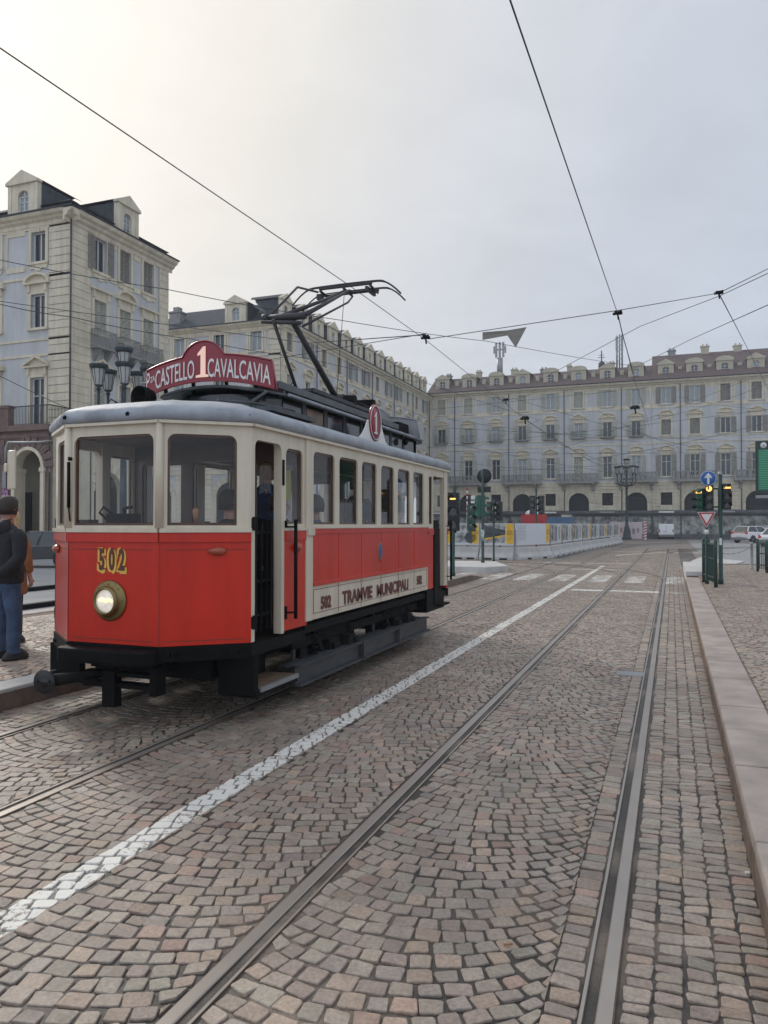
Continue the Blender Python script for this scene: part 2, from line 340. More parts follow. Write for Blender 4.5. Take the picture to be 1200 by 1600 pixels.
    lk.new(noise(38, 8, .7), bp.inputs['Height']); lk.new(bp.outputs[0], b.inputs['Normal'])
    return m
PAL = np.array([(.33, .275, .235), (.30, .25, .22), (.27, .235, .22), (.35, .26, .21), (.33, .21, .17), (.31, .28, .235), (.27, .21, .19), (.38, .285, .22), (.27, .255, .215), (.32, .26, .225)])
PW = np.array([.17, .17, .12, .11, .05, .12, .09, .04, .05, .08]); PW = PW/PW.sum()
class Paver:
    def __init__(s): s.hi = []; s.lo = []
    def stone(s, cx, cy, th, L, T, hi, clampx, tone=1.0, z=0.):
        (s.hi if hi else s.lo).append((cx, cy, th, L, T, clampx[0], clampx[1], tone, z))
    def arcs(s, x0, x1, y0, y1, centers, half, rise, d=.101, wst=.105, tone=1., ybreak=13., z=0., joint=.0105):
        # rows follow circular arcs spanning 2*half around each centre
        R = (half*half+rise*rise)/(2*rise)
        for xc in centers:
            xa, xb = max(x0, xc-half), min(x1, xc+half)
            k0 = int((y0-rise-.3)/d); k1 = int((y1+.3)/d)
            for k in range(k0, k1):
                ph = random.random()*wst; x = xa-ph
                while x < xb+.02:
                    cxs = x; tt = (cxs-xc)/R
                    tt = max(-.93, min(.93, tt)); th = math.asin(tt)
                    wl = wst*random.uniform(.82, 1.16); dxs = wl*cos(th); cxx = x+dxs/2; x += dxs
                    tt = max(-.93, min(.93, (cxx-xc)/R)); th = math.asin(tt)
                    yy = k*d + R*(1-cos(th))
                    if yy < y0 or yy > y1 or cxx < xa-.01 or cxx > xb+.03: continue
                    s.stone(cxx, yy+random.uniform(-.006, .006), th+random.uniform(-.07, .07), wl-joint, d*max(.62, cos(th))*random.uniform(.93, 1.03)-joint*.95, yy < ybreak, (xa, xb), tone, z)
    def rows(s, x0, x1, y0, y1, ncol, d=.085, tone=1., ybreak=13., z=0., joint=.0115, th0=0.):
        wst = (x1-x0)/ncol
        for c in range(ncol):
            y = y0+random.random()*d
            while y < y1:
                dd = d*random.uniform(.8, 1.25)
                s.stone(x0+(c+.5)*wst+random.uniform(-.004, .004), y+dd/2, th0+random.uniform(-.05, .05), wst*random.uniform(.96, 1.06)-joint, dd-joint, y < ybreak, (x0, x1), tone, z); y += dd
    def build(s, name, m):
        V = []; LS = []; LT = []; Ccol = []; off = 0; idx = []
        for hi, data in ((True, s.hi), (False, s.lo)):
            if not data: continue
            A = np.array(data); n = len(A); cx, cy, th, L, T, c0, c1, tone, z = A.T
            nc = 8 if hi else 4
            j = rng.uniform(-.007, .007, (n, 4, 2)) if hi else rng.uniform(-.005, .005, (n, 4, 2))
            sx = np.array([-1, 1, 1, -1]); sy = np.array([-1, -1, 1, 1])
            cor = np.stack([sx[None]*L[:, None]/2+j[:, :, 0], sy[None]*T[:, None]/2+j[:, :, 1]], -1)    # n,4,2
            if hi:
                nxt = np.roll(cor, -1, 1); prv = np.roll(cor, 1, 1); e1 = prv-cor; e2 = nxt-cor
                c = rng.uniform(.003, .013, (n, 4, 1)); c2 = rng.uniform(.003, .013, (n, 4, 1))
                l1 = np.linalg.norm(e1, axis=2, keepdims=True); l2 = np.linalg.norm(e2, axis=2, keepdims=True)
                p1 = cor+e1/l1*np.minimum(c, l1*.3); p2 = cor+e2/l2*np.minimum(c2, l2*.3)
                ring = np.stack([p1, p2], 2).reshape(n, 8, 2)
            else: ring = cor
            def place(r, zz):
                xx = r[..., 0]*np.cos(th)[:, None]-r[..., 1]*np.sin(th)[:, None]+cx[:, None]
                yy = r[..., 0]*np.sin(th)[:, None]+r[..., 1]*np.cos(th)[:, None]+cy[:, None]
                xx = np.clip(xx, c0[:, None], c1[:, None])
                return np.stack([xx, yy, zz+z[:, None]+xx*0], -1)
            tl = rng.normal(0, .045 if hi else .02, (n, 2))
            h = rng.normal(0, .0016, n)
            rings = [place(ring, -.02*np.ones((n, 1)))]
            if hi:
                rings.append(place(ring*.992, (-.0022+h)[:, None]+ring[..., 0]*tl[:, :1]+ring[..., 1]*tl[:, 1:]))
                ins = ring*(1-.0045/np.maximum(np.linalg.norm(ring, axis=2, keepdims=True), .02)); rings.append(place(ins, (.0010+h)[:, None]+ins[..., 0]*tl[:, :1]+ins[..., 1]*tl[:, 1:]))
            else: rings.append(place(ring*.95, (.0+h)[:, None]+ring[..., 0]*tl[:, :1]+ring[..., 1]*tl[:, 1:]))
            v = np.concatenate(rings, 1); nv = v.shape[1]; V.append(v.reshape(-1, 3))
            tf = []; sizes = []
            for r in range(len(rings)-1):
                for k in range(nc): tf += [r*nc+k, r*nc+(k+1) % nc, (r+1)*nc+(k+1) % nc, (r+1)*nc+k]; sizes.append(4)
            tf += [(len(rings)-1)*nc+k for k in range(nc)]; sizes.append(nc)
            tf = np.array(tf); idx.append((tf[None]+(np.arange(n)*nv)[:, None]+off).ravel()); LT.append(np.tile(sizes, n)); off += n*nv
            ci = rng.choice(len(PAL), n, p=PW); cc = (PAL[ci]*.66+PAL.mean(0)*.34)*np.array([1., .985, .925])*rng.normal(1, .10, (n, 1))*tone[:, None]; cc = np.clip(cc, .03, .6)
            Ccol.append(np.repeat(cc, nv, 0))
        V = np.concatenate(V); idx = np.concatenate(idx); LT = np.concatenate(LT); CC = np.concatenate(Ccol)
        me = bpy.data.meshes.new(name); me.vertices.add(len(V)); me.vertices.foreach_set('co', V.astype(np.float32).ravel())
        me.loops.add(len(idx)); me.loops.foreach_set('vertex_index', idx.astype(np.int32))
        me.polygons.add(len(LT)); st = np.concatenate([[0], np.cumsum(LT)[:-1]]); me.polygons.foreach_set('loop_start', st.astype(np.int32)); me.polygons.foreach_set('loop_total', LT.astype(np.int32))
        me.polygons.foreach_set('use_smooth', np.zeros(len(LT), bool)); me.update(calc_edges=True)
        a = me.color_attributes.new('Col', 'FLOAT_COLOR', 'POINT'); a.data.foreach_set('color', np.concatenate([CC, np.ones((len(CC), 1))], 1).astype(np.float32).ravel())
        me.materials.append(m); o = bpy.data.objects.new(name, me); COL.objects.link(o); return o
SM = stone_mat('cobble_stone'); SM2 = stone_mat('cobble_walk', False)
RX = (-1.67, -.24); TX = (-5.24, -3.81)        # rail centre lines
P = Paver()
P.arcs(RX[0]+.09, -.45, 2.0, 60, [-1.22], .79, .40, ybreak=15)
P.rows(-.45, RX[1]-.088, 2.0, 60, 1, d=.095, ybreak=15)
P.arcs(-2.66, RX[0]-.055, 2.0, 60, [-2.55], 1.0, .36, d=.100, ybreak=14)
P.arcs(TX[1]+.05, -2.66, 2.0, 60, [-3.21], .56, .13, d=.10, ybreak=14, tone=.92)
P.arcs(TX[0]+.09, TX[1]-.09, 3.0, 60, [-4.52], .62, .22, ybreak=12, tone=.92)
P.rows(-5.88, TX[0]-.05, 4.0, 40, 5, ybreak=11)
P.rows(RX[1]+.055, .37, 2.0, 60, 5, d=.078, ybreak=14, tone=1.04)
P.arcs(-10.9, -5.9, 24.5, 60, [-10.3, -9.0, -7.7, -6.4], .65, .2, ybreak=0, d=.12, wst=.14)
P.build('road_cobbles', SM)['kind'] = 'structure'
o = bpy.data.objects['road_cobbles']
P2 = Paver()
P2.arcs(.74, 7.5, 4.0, 33, [1.35, 2.6, 3.85, 5.1, 6.35], .625, .22, ybreak=12, z=.195, tone=1.02)
P2.build('sidewalk_cobbles', SM2)['kind'] = 'structure'
P3 = Paver()
P3.arcs(-10.5, -6.24, 4.5, 17, [-9.5, -8.2, -6.9], .65, .2, ybreak=9, z=.195, tone=1.1)
P3.build('platform_cobbles', SM2)['kind'] = 'structure'
# joint bed
def joint_mat():
    m = stone_mat('joint_sand'); t = m.node_tree
    for n in t.nodes:
        if n.type == 'ATTRIBUTE' and n.attribute_name == 'Col':
            src = n
    r = t.nodes.new('ShaderNodeValToRGB'); ns = t.nodes.new('ShaderNodeTexNoise'); ns.inputs['Scale'].default_value = 1.1; ns.inputs['Detail'].default_value = 5
    g = t.nodes.new('ShaderNodeNewGeometry'); t.links.new(g.outputs['Position'], ns.inputs['Vector']); t.links.new(ns.outputs[0], r.inputs[0])
    r.color_ramp.elements[0].position = .48; r.color_ramp.elements[0].color = (.03, .025, .021, 1); r.color_ramp.elements[1].position = .66; r.color_ramp.elements[1].color = (.20, .155, .115, 1)
    for l in list(t.links):
        if l.from_node == src: t.links.new(r.outputs[0], l.to_socket)
    return m
JM = joint_mat()
def sheet(name, x0, x1, y0, y1, z, m, kind='structure', nx=1, ny=1, joint=0.):
    b = MB()
    for i in range(nx):
        for j in range(ny):
            b.add([(x0+(x1-x0)*i/nx, y0+(y1-y0)*j/ny, z), (x0+(x1-x0)*(i+1)/nx, y0+(y1-y0)*j/ny, z), (x0+(x1-x0)*(i+1)/nx, y0+(y1-y0)*(j+1)/ny, z), (x0+(x1-x0)*i/nx, y0+(y1-y0)*(j+1)/ny, z)], [(0, 1, 2, 3)])
    o = b.build(name, m); o['kind'] = kind
    if joint:
        a = o.data.attributes.new('joint', 'FLOAT', 'POINT'); a.data.foreach_set('value', [joint]*len(o.data.vertices))
    return o
sheet('road', -10.95, 1.2, .5, 60, -.0068, JM, joint=1.)
# far cobbles and the wide square: one sheet to the horizon
def far_mat():
    m = stone_mat('far_cobbles'); t = m.node_tree; src = [n for n in t.nodes if n.type == 'ATTRIBUTE' and n.attribute_name == 'Col'][0]
    br = t.nodes.new('ShaderNodeTexBrick'); g = t.nodes.new('ShaderNodeNewGeometry'); t.links.new(g.outputs['Position'], br.inputs['Vector'])
    br.inputs['Scale'].default_value = 1.; br.inputs['Brick Width'].default_value = .16; br.inputs['Row Height'].default_value = .12; br.inputs['Mortar Size'].default_value = .012
    br.inputs['Color1'].default_value = (.20, .165, .15, 1); br.inputs['Color2'].default_value = (.28, .235, .21, 1); br.inputs['Mortar'].default_value = (.07, .06, .05, 1)
    for l in list(t.links):
        if l.from_node == src: t.links.new(br.outputs[0], l.to_socket)
    return m
sheet('square_ground', -300, 300, -40, 500, -.03, far_mat())
sheet('asphalt_road', -30, -10.96, 5, 33, -.006, M['asphalt'])
sheet('side_road', 1.6, 40, 34.5, 96, -.012, M['asphalt'])
sheet('side_street', -40, -14, 33.3, 60, -.012, M['asphalt'])
for i, (x, yy) in enumerate(((-12.6, 0), (-15.9, 0))):
    b = MB().box((x-.09, 5, -.002), (x+.09, 32.8, .10)); tag(b.build('road_kerb', M['black']), kind='structure')
sheet('sidewalk_bed', .72, 9, 2, 33.2, .183, M['kerbface']); sheet('platform_bed', -10.6, -6.2, 2, 17.2, .183, M['kerbface'])
# right kerb: granite blocks
b = MB(); y = 2.0; yy = []
while y < 24.4:
    L = random.uniform(.8, 1.35); b.box((.37, y+.010, -.1), (.735, min(y+L, 24.5)-.004, .2+random.uniform(-.002, .002)), 0); y += L
o = b.build('granite_kerb', [M['kerb'], M['kerbface']], bevel=.018); tag(o, kind='structure')
# darker brown band along the lower kerb face
b = MB().box((.362, 2, -.02), (.371, 24.5, .13)); tag(b.build('kerb_face_band', M['kerbface']), kind='structure')
# left platform kerb
b = MB(); y = 3.5
while y < 17.0:
    L = random.uniform(1.1, 1.6); b.box((-6.22, y+.004, -.1), (-5.89, min(y+L, 17)-.004, .205)); y += L
tag(b.build('platform_kerb', M['concrete'], bevel=.015), kind='structure')
b = MB().box((-5.89, 3.5, -.02), (-5.879, 17, .17)); tag(b.build('platform_kerb_band', M['kerbface']), kind='structure')  # darker brown strip on the platform kerb face
b = MB().box((-10.9, 3.5, -.1), (-10.5, 17.2, .2)); tag(b.build('platform_back_kerb', M['kerb'], bevel=.01), kind='structure')
b = MB().prism([(-6.22, 17.0, -.1), (-6.22, 17, .2), (-6.22, 23.4, .2), (-6.22, 25.6, -.01), (-6.22, 25.6, -.1)], (.33, 0, 0)).prism([(-9.6, 17.2, -.1), (-9.6, 17.2, .19), (-9.6, 23.4, .19), (-9.6, 25.6, -.01), (-9.6, 25.6, -.1)], (3.37, 0, 0))
tag(b.build('platform_ramp', M['kerb'], bevel=.01), kind='structure')
b = MB().prism([(-5.89, 17.0, -.02), (-5.89, 17, .17), (-5.89, 23.4, .17), (-5.89, 25.3, -.015)], (.008, 0, 0)); tag(b.build('ramp_face_band', M['kerbface']), kind='structure')  # darker brown strip along the ramp face
# far island of pale concrete
b = MB().prism([(-14, 27.4, -.1), (-6.35, 27.4, -.1), (-5.75, 28.6, -.1), (-6.9, 31.8, -.1), (-14, 31.8, -.1)], (0, 0, .32)); tag(b.build('traffic_island', M['concrete'], bevel=.02), kind='structure')
b = MB().box((.38, 25.2, -.1), (1.18, 31.8, .33)); tag(b.build('kerb_block', M['concrete'], bevel=.02), kind='structure')
b = MB().box((.42, 25.18, -.05), (1.1, 25.2, .2)); tag(b.build('kerb_block_brick', M['brownstone']), kind='structure')
b = MB().box((.38, 24.51, -.1), (1.0, 25.17, .15)); tag(b.build('kerb_drop', M['concrete'], bevel=.01), kind='structure')
b = MB().box((.9, 33.2, -.1), (14, 33.6, .2)); tag(b.build('sidewalk_end_kerb', M['kerbface']), kind='structure')
b = MB().prism([(.4, 31.9, -.1), (1.5, 31.9, -.1), (3.2, 40, -.1), (1.4, 44, -.1), (.9, 40, -.1)], (0, 0, .14)); tag(b.build('ramp_apron', M['concrete'], bevel=.01), kind='structure')

# ================================================================== rails
def rail(path, inner, label):      # inner: side (+1 = +x side) where the groove lies, looking along +y
    prof = [(-.040*inner, -.012, 1), (-.038*inner, .001, 1), (-.032*inner, .004, 1), (.020*inner, .004, 1), (.025*inner, .0, 1), (.028*inner, -.016, 0), (.064*inner, -.015, 0), (.067*inner, -.001, 0), (.069*inner, .003, 1), (.082*inner, .003, 1), (.084*inner, -.012, 1)]
    P = [Vector((p[0], p[1], 0)) for p in path]; v = []; n = len(prof)
    for i, p in enumerate(P):
        t = (P[min(i+1, len(P)-1)]-P[max(i-1, 0)]).normalized(); r = Vector((t.y, -t.x, 0))
        v += [p+r*q[0]+Vector((0, 0, q[1])) for q in prof]
    b = MB(); b.v = [tuple(a) for a in v]
    for i in range(len(P)-1):
        for k in range(n-1):
            b.f.append([i*n+k, i*n+k+1, (i+1)*n+k+1, (i+1)*n+k]); b.m.append(0 if k in (2, 3, 7, 8) else 1); b.sm.append(False)
    o = b.build('tram_rail', [M['steel'], M['rust']]); tag(o, label, 'tram rail'); return o
def curve(p0, segs):    # segs: (length, total turn in rad, positive = right)
    x, y = p0; a = 0.; out = [(x, y)]
    for L, turn in segs:
        n = 1 if turn == 0 else 14
        for i in range(n): a += turn/n; x += sin(a)*L/n; y += cos(a)*L/n; out.append((x, y))
    return out
rail([(RX[0], .8), (RX[0], 30), (RX[0], 50)], 1, 'left rail of the empty track, nearest the white line')
rail([(RX[1], .8), (RX[1], 30), (RX[1], 50)], -1, 'right rail of the empty track, running beside the kerb')
rail([(TX[0], 2), (TX[0], 28)]+curve((TX[0], 60), [(40, .9), (20, .1)]), 1, 'left rail under the tram, beside the platform')
rail([(TX[1], 2), (TX[1], 28)]+curve((TX[1], 60), [(38, .9), (20, .1)]), -1, 'right rail under the tram, on the side of the white line')
for (px, py_, seg, lab) in ((RX[0], 50, [(34, 1.3), (30, .1)], 'far left rail of the empty track bending right towards the shops'), (RX[1], 50, [(32, 1.3), (30, .1)], 'far right rail of the empty track bending right towards the shops'), (RX[0], 27, [(6, -.55), (7, -.9), (7, -.2)], 'branch rail curving left out of the empty track'), (RX[1], 26, [(6, -.55), (8, -.9), (8, -.2)], 'branch rail crossing the empty track to the left'),
                            (TX[0], 27, [(5, -.6), (6, -.9), (8, -.1)], 'branch rail curving away from the tram towards the island'), (TX[1], 27, [(5, -.6), (7, -.9), (9, -.1)], 'branch rail curving left across the tram track')):
    c = curve((px, py_), seg); WW = .05 if py_ < 40 else .16
    vv = MB(); pts = [Vector((a, b_, 0)) for a, b_ in c]
    for i in range(len(pts)-1):
        t = (pts[i+1]-pts[i]).normalized(); r = Vector((t.y, -t.x, 0)); t0 = (pts[i]-pts[max(0, i-1)]).normalized() if i else t; r0 = Vector((t0.y, -t0.x, 0))
        vv.add([pts[i]-r0*WW+Vector((0, 0, .009)), pts[i]+r0*WW+Vector((0, 0, .009)), pts[i+1]+r*WW+Vector((0, 0, .009)), pts[i+1]-r*WW+Vector((0, 0, .009))], [(0, 1, 2, 3)])
        vv.add([pts[i]-r0*.028+Vector((0, 0, .013)), pts[i]+r0*.028+Vector((0, 0, .013)), pts[i+1]+r*.028+Vector((0, 0, .013)), pts[i+1]-r*.028+Vector((0, 0, .013))], [(0, 1, 2, 3)], 1)
    tag(vv.build('tram_rail', [M['rust'], M['steel']]), lab, 'tram rail')
b = MB().box((-.62, 9.35, -.02), (-.32, 9.62, .006)); tag(b.build('drain_cover', M['galv']), 'small grey metal cover between the cobbles beside the right rail', 'drain cover')
# ================================================================== people
def skin_body(name, joints, edges, m, parent, sub=2, root=0):
    me = bpy.data.meshes.new(name); me.from_pydata([j[0] for j in joints], edges, []); me.materials.append(m)
    o = bpy.data.objects.new(name, me); COL.objects.link(o)
    o.modifiers.new('skin', 'SKIN'); sv = me.skin_vertices[0].data if me.skin_vertices else None
    if sv is None:
        bm = bmesh.new(); bm.from_mesh(me); bm.verts.layers.skin.verify(); bm.to_mesh(me); bm.free(); sv = me.skin_vertices[0].data
    for i, j in enumerate(joints):
        r = j[1] if isinstance(j[1], tuple) else (j[1], j[1]); sv[i].radius = r; sv[i].use_root = (i == root)
    s = o.modifiers.new('sub', 'SUBSURF'); s.levels = sub; s.render_levels = sub
    o.modifiers['skin'].use_smooth_shade = True
    if parent: o.parent = parent
    return o
def ell(c, rx, ry, n=14, tilt=0.):
    return [(c[0]+rx*cos(2*pi*k/n), c[1]+ry*sin(2*pi*k/n), c[2]+tilt*sin(2*pi*k/n)) for k in range(n)]
def head_mb(c, s=1., face=-1):       # face: -1 looks along -y, +1 along +y
    b = MB(); x, y, z = c; R = []
    for h, rx, ry, dy in ((-.115, .035, .04, .03), (-.095, .052, .066, .02), (-.06, .064, .085, .008), (-.02, .072, .093, 0), (.03, .076, .098, 0), (.075, .070, .090, 0), (.105, .048, .062, 0), (.12, .015, .02, 0)):
        R.append(ell((x, y+face*dy*s, z+h*s), rx*s, ry*s))
    b.loft(R)
    f = face*.092*s
    b.tube([(x, y+f, z+.02*s), (x, y+f*1.22, z-.03*s), (x, y+f, z-.042*s)], [.007*s, .014*s, .01*s], 6)          # nose
    b.tube([(x-.022*s, y+f*.93, z-.068*s), (x, y+f*1.0, z-.068*s), (x+.022*s, y+f*.93, z-.068*s)], .006*s, 5)
    for q in (-1, 1):
        b.lathe((x+q*.078*s, y, z-.01*s), [(.002, -.008*s), (.03*s, -.005*s), (.03*s, .005*s), (.002, .008*s)], 8, 'x')
        b.lathe((x+q*.03*s, y+f*.92, z+.012*s), [(.002, -.008*s), (.012*s, 0), (.002, .008*s)], 8, 'y', 1)
    b.tube([(x, y-.01*face, z-.2*s), (x, y-.005*face, z-.08*s)], [.062*s, .056*s], 10)
    return b
def hand(joints, edges, wrist_i, w, d, nrm, side, r=.0088, curl=.5):
    # five finger chains rooted in a palm; d: finger direction, nrm: palm normal (fingers bend towards it), side: towards the thumb
    d = Vector(d).normalized(); nrm = Vector(nrm).normalized(); side = Vector(side).normalized(); w = Vector(w)
    palm = w+d*.05; joints.append((tuple(palm), (.034, .018))); pi_ = len(joints)-1; edges.append((wrist_i, pi_))
    for k, ln in enumerate((.068, .076, .072, .056)):
        base = w+d*.088+side*(.030-.020*k); joints.append((tuple(base), r*1.15)); b0 = len(joints)-1; edges.append((pi_, b0)); p = base; a = 0
        for q, f in enumerate((.45, .32, .23)):
            a += curl*(.8+.2*q); p = p+(d*cos(a)+nrm*sin(a))*ln*f; joints.append((tuple(p), r*(1-.1*q))); edges.append((len(joints)-2 if q else b0, len(joints)-1))
    p = w+d*.035+side*.036; joints.append((tuple(p), r*1.3)); edges.append((pi_, len(joints)-1))
    p2 = p+(d*.6+side*.8).normalized()*.032; joints.append((tuple(p2), r*1.15)); edges.append((len(joints)-2, len(joints)-1))
    p3 = p2+(d*.85+nrm*.45).normalized()*.028; joints.append((tuple(p3), r)); edges.append((len(joints)-2, len(joints)-1))
def clothes(name, m, parent, torso, sleeves=(), legs=(), n=16):
    """torso: (cx,cy,z,rx,ry) rings bottom to top; sleeves/legs: lists of (point, radius)"""
    b = MB()
    if torso: b.loft([[(cx+rx*(abs(cos(a))**.8)*(1 if cos(a) > 0 else -1), cy+ry*(abs(sin(a))**.85)*(1 if sin(a) > 0 else -1), z+.004*sin(3*a+z*20)) for a in [2*pi*k/n for k in range(n)]] for cx, cy, z, rx, ry in torso])
    for s_ in list(sleeves)+list(legs):
        P_ = [Vector(p) for p, r in s_]; Q = []; R_ = []
        for i in range(len(P_)-1):
            for k in range(4): u = k/4; Q.append(P_[i].lerp(P_[i+1], u)); R_.append((s_[i][1]*(1-u)+s_[i+1][1]*u)*(1+.035*sin(9.*(i+u)+i)))
        Q.append(P_[-1]); R_.append(s_[-1][1]); b.tube(Q, R_, 12)
    o = b.build(name, m, parent); s = o.modifiers.new('sub', 'SUBSURF'); s.levels = s.render_levels = 1; return o
def standing_man():
    t = thing('person', 'person seen from behind in dark hooded jacket and blue jeans, hands clasped behind the back', 'person', (-7.22, 6.80, .2), radians(-12)); t.scale = (1.1, 1.1, 1.03)
    # body (skin): head is turned away, facing +y
    J = [((0, 0, .93), (.11, .08)), ((0, 0, 1.15), (.11, .08)), ((0, .0, 1.36), (.14, .08)), ((0, .01, 1.50), .055), ((0, .02, 1.58), .065), ((0, .02, 1.70), .085),
         ((-.19, 0, 1.40), .06), ((-.27, -.05, 1.13), .045), ((-.10, -.17, .93), .030),
         ((.19, 0, 1.40), .06), ((.27, -.05, 1.13), .045), ((.10, -.17, .95), .030),
         ((-.10, 0, .86), .09), ((-.12, .02, .48), .06), ((-.13, 0, .08), .04), ((-.14, .12, .04), .035),
         ((.10, 0, .86), .09), ((.12, .03, .48), .06), ((.13, 0, .08), .04), ((.14, .12, .04), .035)]
    E = [(0, 1), (1, 2), (2, 3), (3, 4), (4, 5), (2, 6), (6, 7), (7, 8), (2, 9), (9, 10), (10, 11), (0, 12), (12, 13), (13, 14), (14, 15), (0, 16), (16, 17), (17, 18), (18, 19)]
    hand(J, E, 8, (-.09, -.178, .925), (1, -.15, -.25), (0, .3, 1), (0, -.2, 1), curl=.35)
    hand(J, E, 11, (.09, -.185, .955), (-1, -.15, -.35), (0, .3, 1), (0, -.2, 1), curl=.45)
    skin_body('body', J, E, M['skin'], t)
    # jacket with hood: a continuous quilted shell with both sleeves
    jk = clothes('jacket', M['jacket'], t, [(0, -.005, .84, .195, .155), (0, -.005, .88, .205, .16), (0, -.005, 1.0, .20, .155), (0, -.005, 1.2, .205, .15), (0, -.01, 1.36, .215, .135), (0, -.01, 1.45, .16, .11), (0, -.01, 1.52, .08, .08)],
        [[((q*.17, 0, 1.42), .07), ((q*.235, 0, 1.36), .082), ((q*.30, -.04, 1.14), .070), ((q*.24, -.13, 1.03), .058), ((q*.14, -.175, .96), .048)] for q in (-1, 1)])
    b = MB(); b.loft([ell((0, -.06, 1.40), .13, .07, tilt=.01), ell((0, -.075, 1.46), .145, .085, tilt=.02), ell((0, -.07, 1.53), .12, .085, tilt=.03), ell((0, -.03, 1.56), .09, .08, tilt=.03)]); b.build('hood', M['jacket'], jk)
    # cap / hair
    b = MB(); b.loft([ell((0, .0, 1.62), .082, .10), ell((0, .0, 1.70), .094, .115), ell((0, .01, 1.77), .09, .11), ell((0, .02, 1.82), .055, .07), ell((0, .02, 1.835), .01, .012)]); b.build('hair', M['hairdk'], t)
    hb = head_mb((0, .02, 1.70), 1., 1); hb.build('head', [M['skin'], M['hairdk']], t)
    clothes('trousers', M['jeans'], t, [(0, 0, .72, .15, .10), (0, 0, .80, .175, .13), (0, 0, .92, .17, .13), (0, 0, .98, .15, .12)], (), [[((q*.09, 0, .86), .10), ((q*.10, 0, .72), .098), ((q*.12, .02, .48), .078), ((q*.13, .0, .2), .068), ((q*.13, .01, .06), .072)] for q in (-1, 1)])
    for q in (-1, 1):
        b = MB(); b.loft([[(q*.13+.046*cos(a)*k, .03+.14*sin(a)*k2, z) for a in [2*pi*i/14 for i in range(14)]] for k, k2, z in ((.95, .98, 0), (1.08, 1.06, .01), (1.05, 1.04, .045), (.95, .85, .08), (.75, .5, .12))]); b.build('shoe', M['shoe'], t)
    return t
standing_man()
def second_person():
    t = thing('person', 'blond person in tan coat and black trousers standing beyond the man in jeans', 'person', (-8.14, 7.75, .2), radians(6))
    J = [((0, 0, .90), (.14, .10)), ((0, 0, 1.12), (.12, .09)), ((0, 0, 1.32), (.15, .09)), ((0, 0, 1.45), .05), ((0, 0, 1.6), .07), ((-.17, 0, 1.34), .05), ((-.22, .0, 1.1), .04), ((-.20, .1, .88), .03),
         ((.17, 0, 1.34), .05), ((.22, 0, 1.1), .04), ((.20, .1, .88), .03), ((-.09, 0, .8), .08), ((-.09, 0, .45), .055), ((-.09, 0, .07), .035), ((.09, 0, .8), .08), ((.09, 0, .45), .055), ((.09, 0, .07), .035)]
    E = [(0, 1), (1, 2), (2, 3), (3, 4), (2, 5), (5, 6), (6, 7), (2, 8), (8, 9), (9, 10), (0, 11), (11, 12), (12, 13), (0, 14), (14, 15), (15, 16)]
    hand(J, E, 7, (-.2, .11, .86), (0, .2, -1), (1, 0, 0), (0, 1, 0)); hand(J, E, 10, (.2, .11, .86), (0, .2, -1), (-1, 0, 0), (0, 1, 0))
    skin_body('body', J, E, M['skin'], t)
    clothes('coat', M['tan'], t, [(0, 0, .62, .21, .16), (0, 0, .66, .215, .165), (0, 0, .95, .185, .15), (0, 0, 1.2, .175, .13), (0, 0, 1.33, .18, .12), (0, 0, 1.41, .13, .09), (0, 0, 1.47, .065, .065)],
        [[((q*.15, 0, 1.38), .06), ((q*.20, 0, 1.33), .07), ((q*.25, .0, 1.1), .060), ((q*.21, .09, .92), .048)] for q in (-1, 1)])
    clothes('trousers', M['cloth3'], t, [(0, 0, .75, .15, .11), (0, 0, .9, .155, .12)], (), [[((q*.08, 0, .8), .095), ((q*.09, 0, .45), .072), ((q*.09, 0, .08), .07)] for q in (-1, 1)])
    head_mb((0, .0, 1.60), .97, 1).build('head', [M['skin'], M['hairdk']], t)
    b = MB(); b.loft([ell((0, -.04, 1.36), .07, .04), ell((0, -.03, 1.46), .10, .08), ell((0, -.01, 1.56), .10, .105), ell((0, .0, 1.66), .092, .11), ell((0, .01, 1.73), .06, .08), ell((0, .01, 1.75), .01, .02)]); b.build('hair', M['blond'], t)
    for q in (-1, 1):
        b = MB(); b.loft([[(q*.09+.042*cos(a)*k, .03+.12*sin(a)*k2, z) for a in [2*pi*i/12 for i in range(12)]] for k, k2, z in ((1, 1, 0), (1.05, 1.05, .03), (.9, .8, .07), (.7, .5, .1))]); b.build('shoe', M['shoe'], t)
second_person()
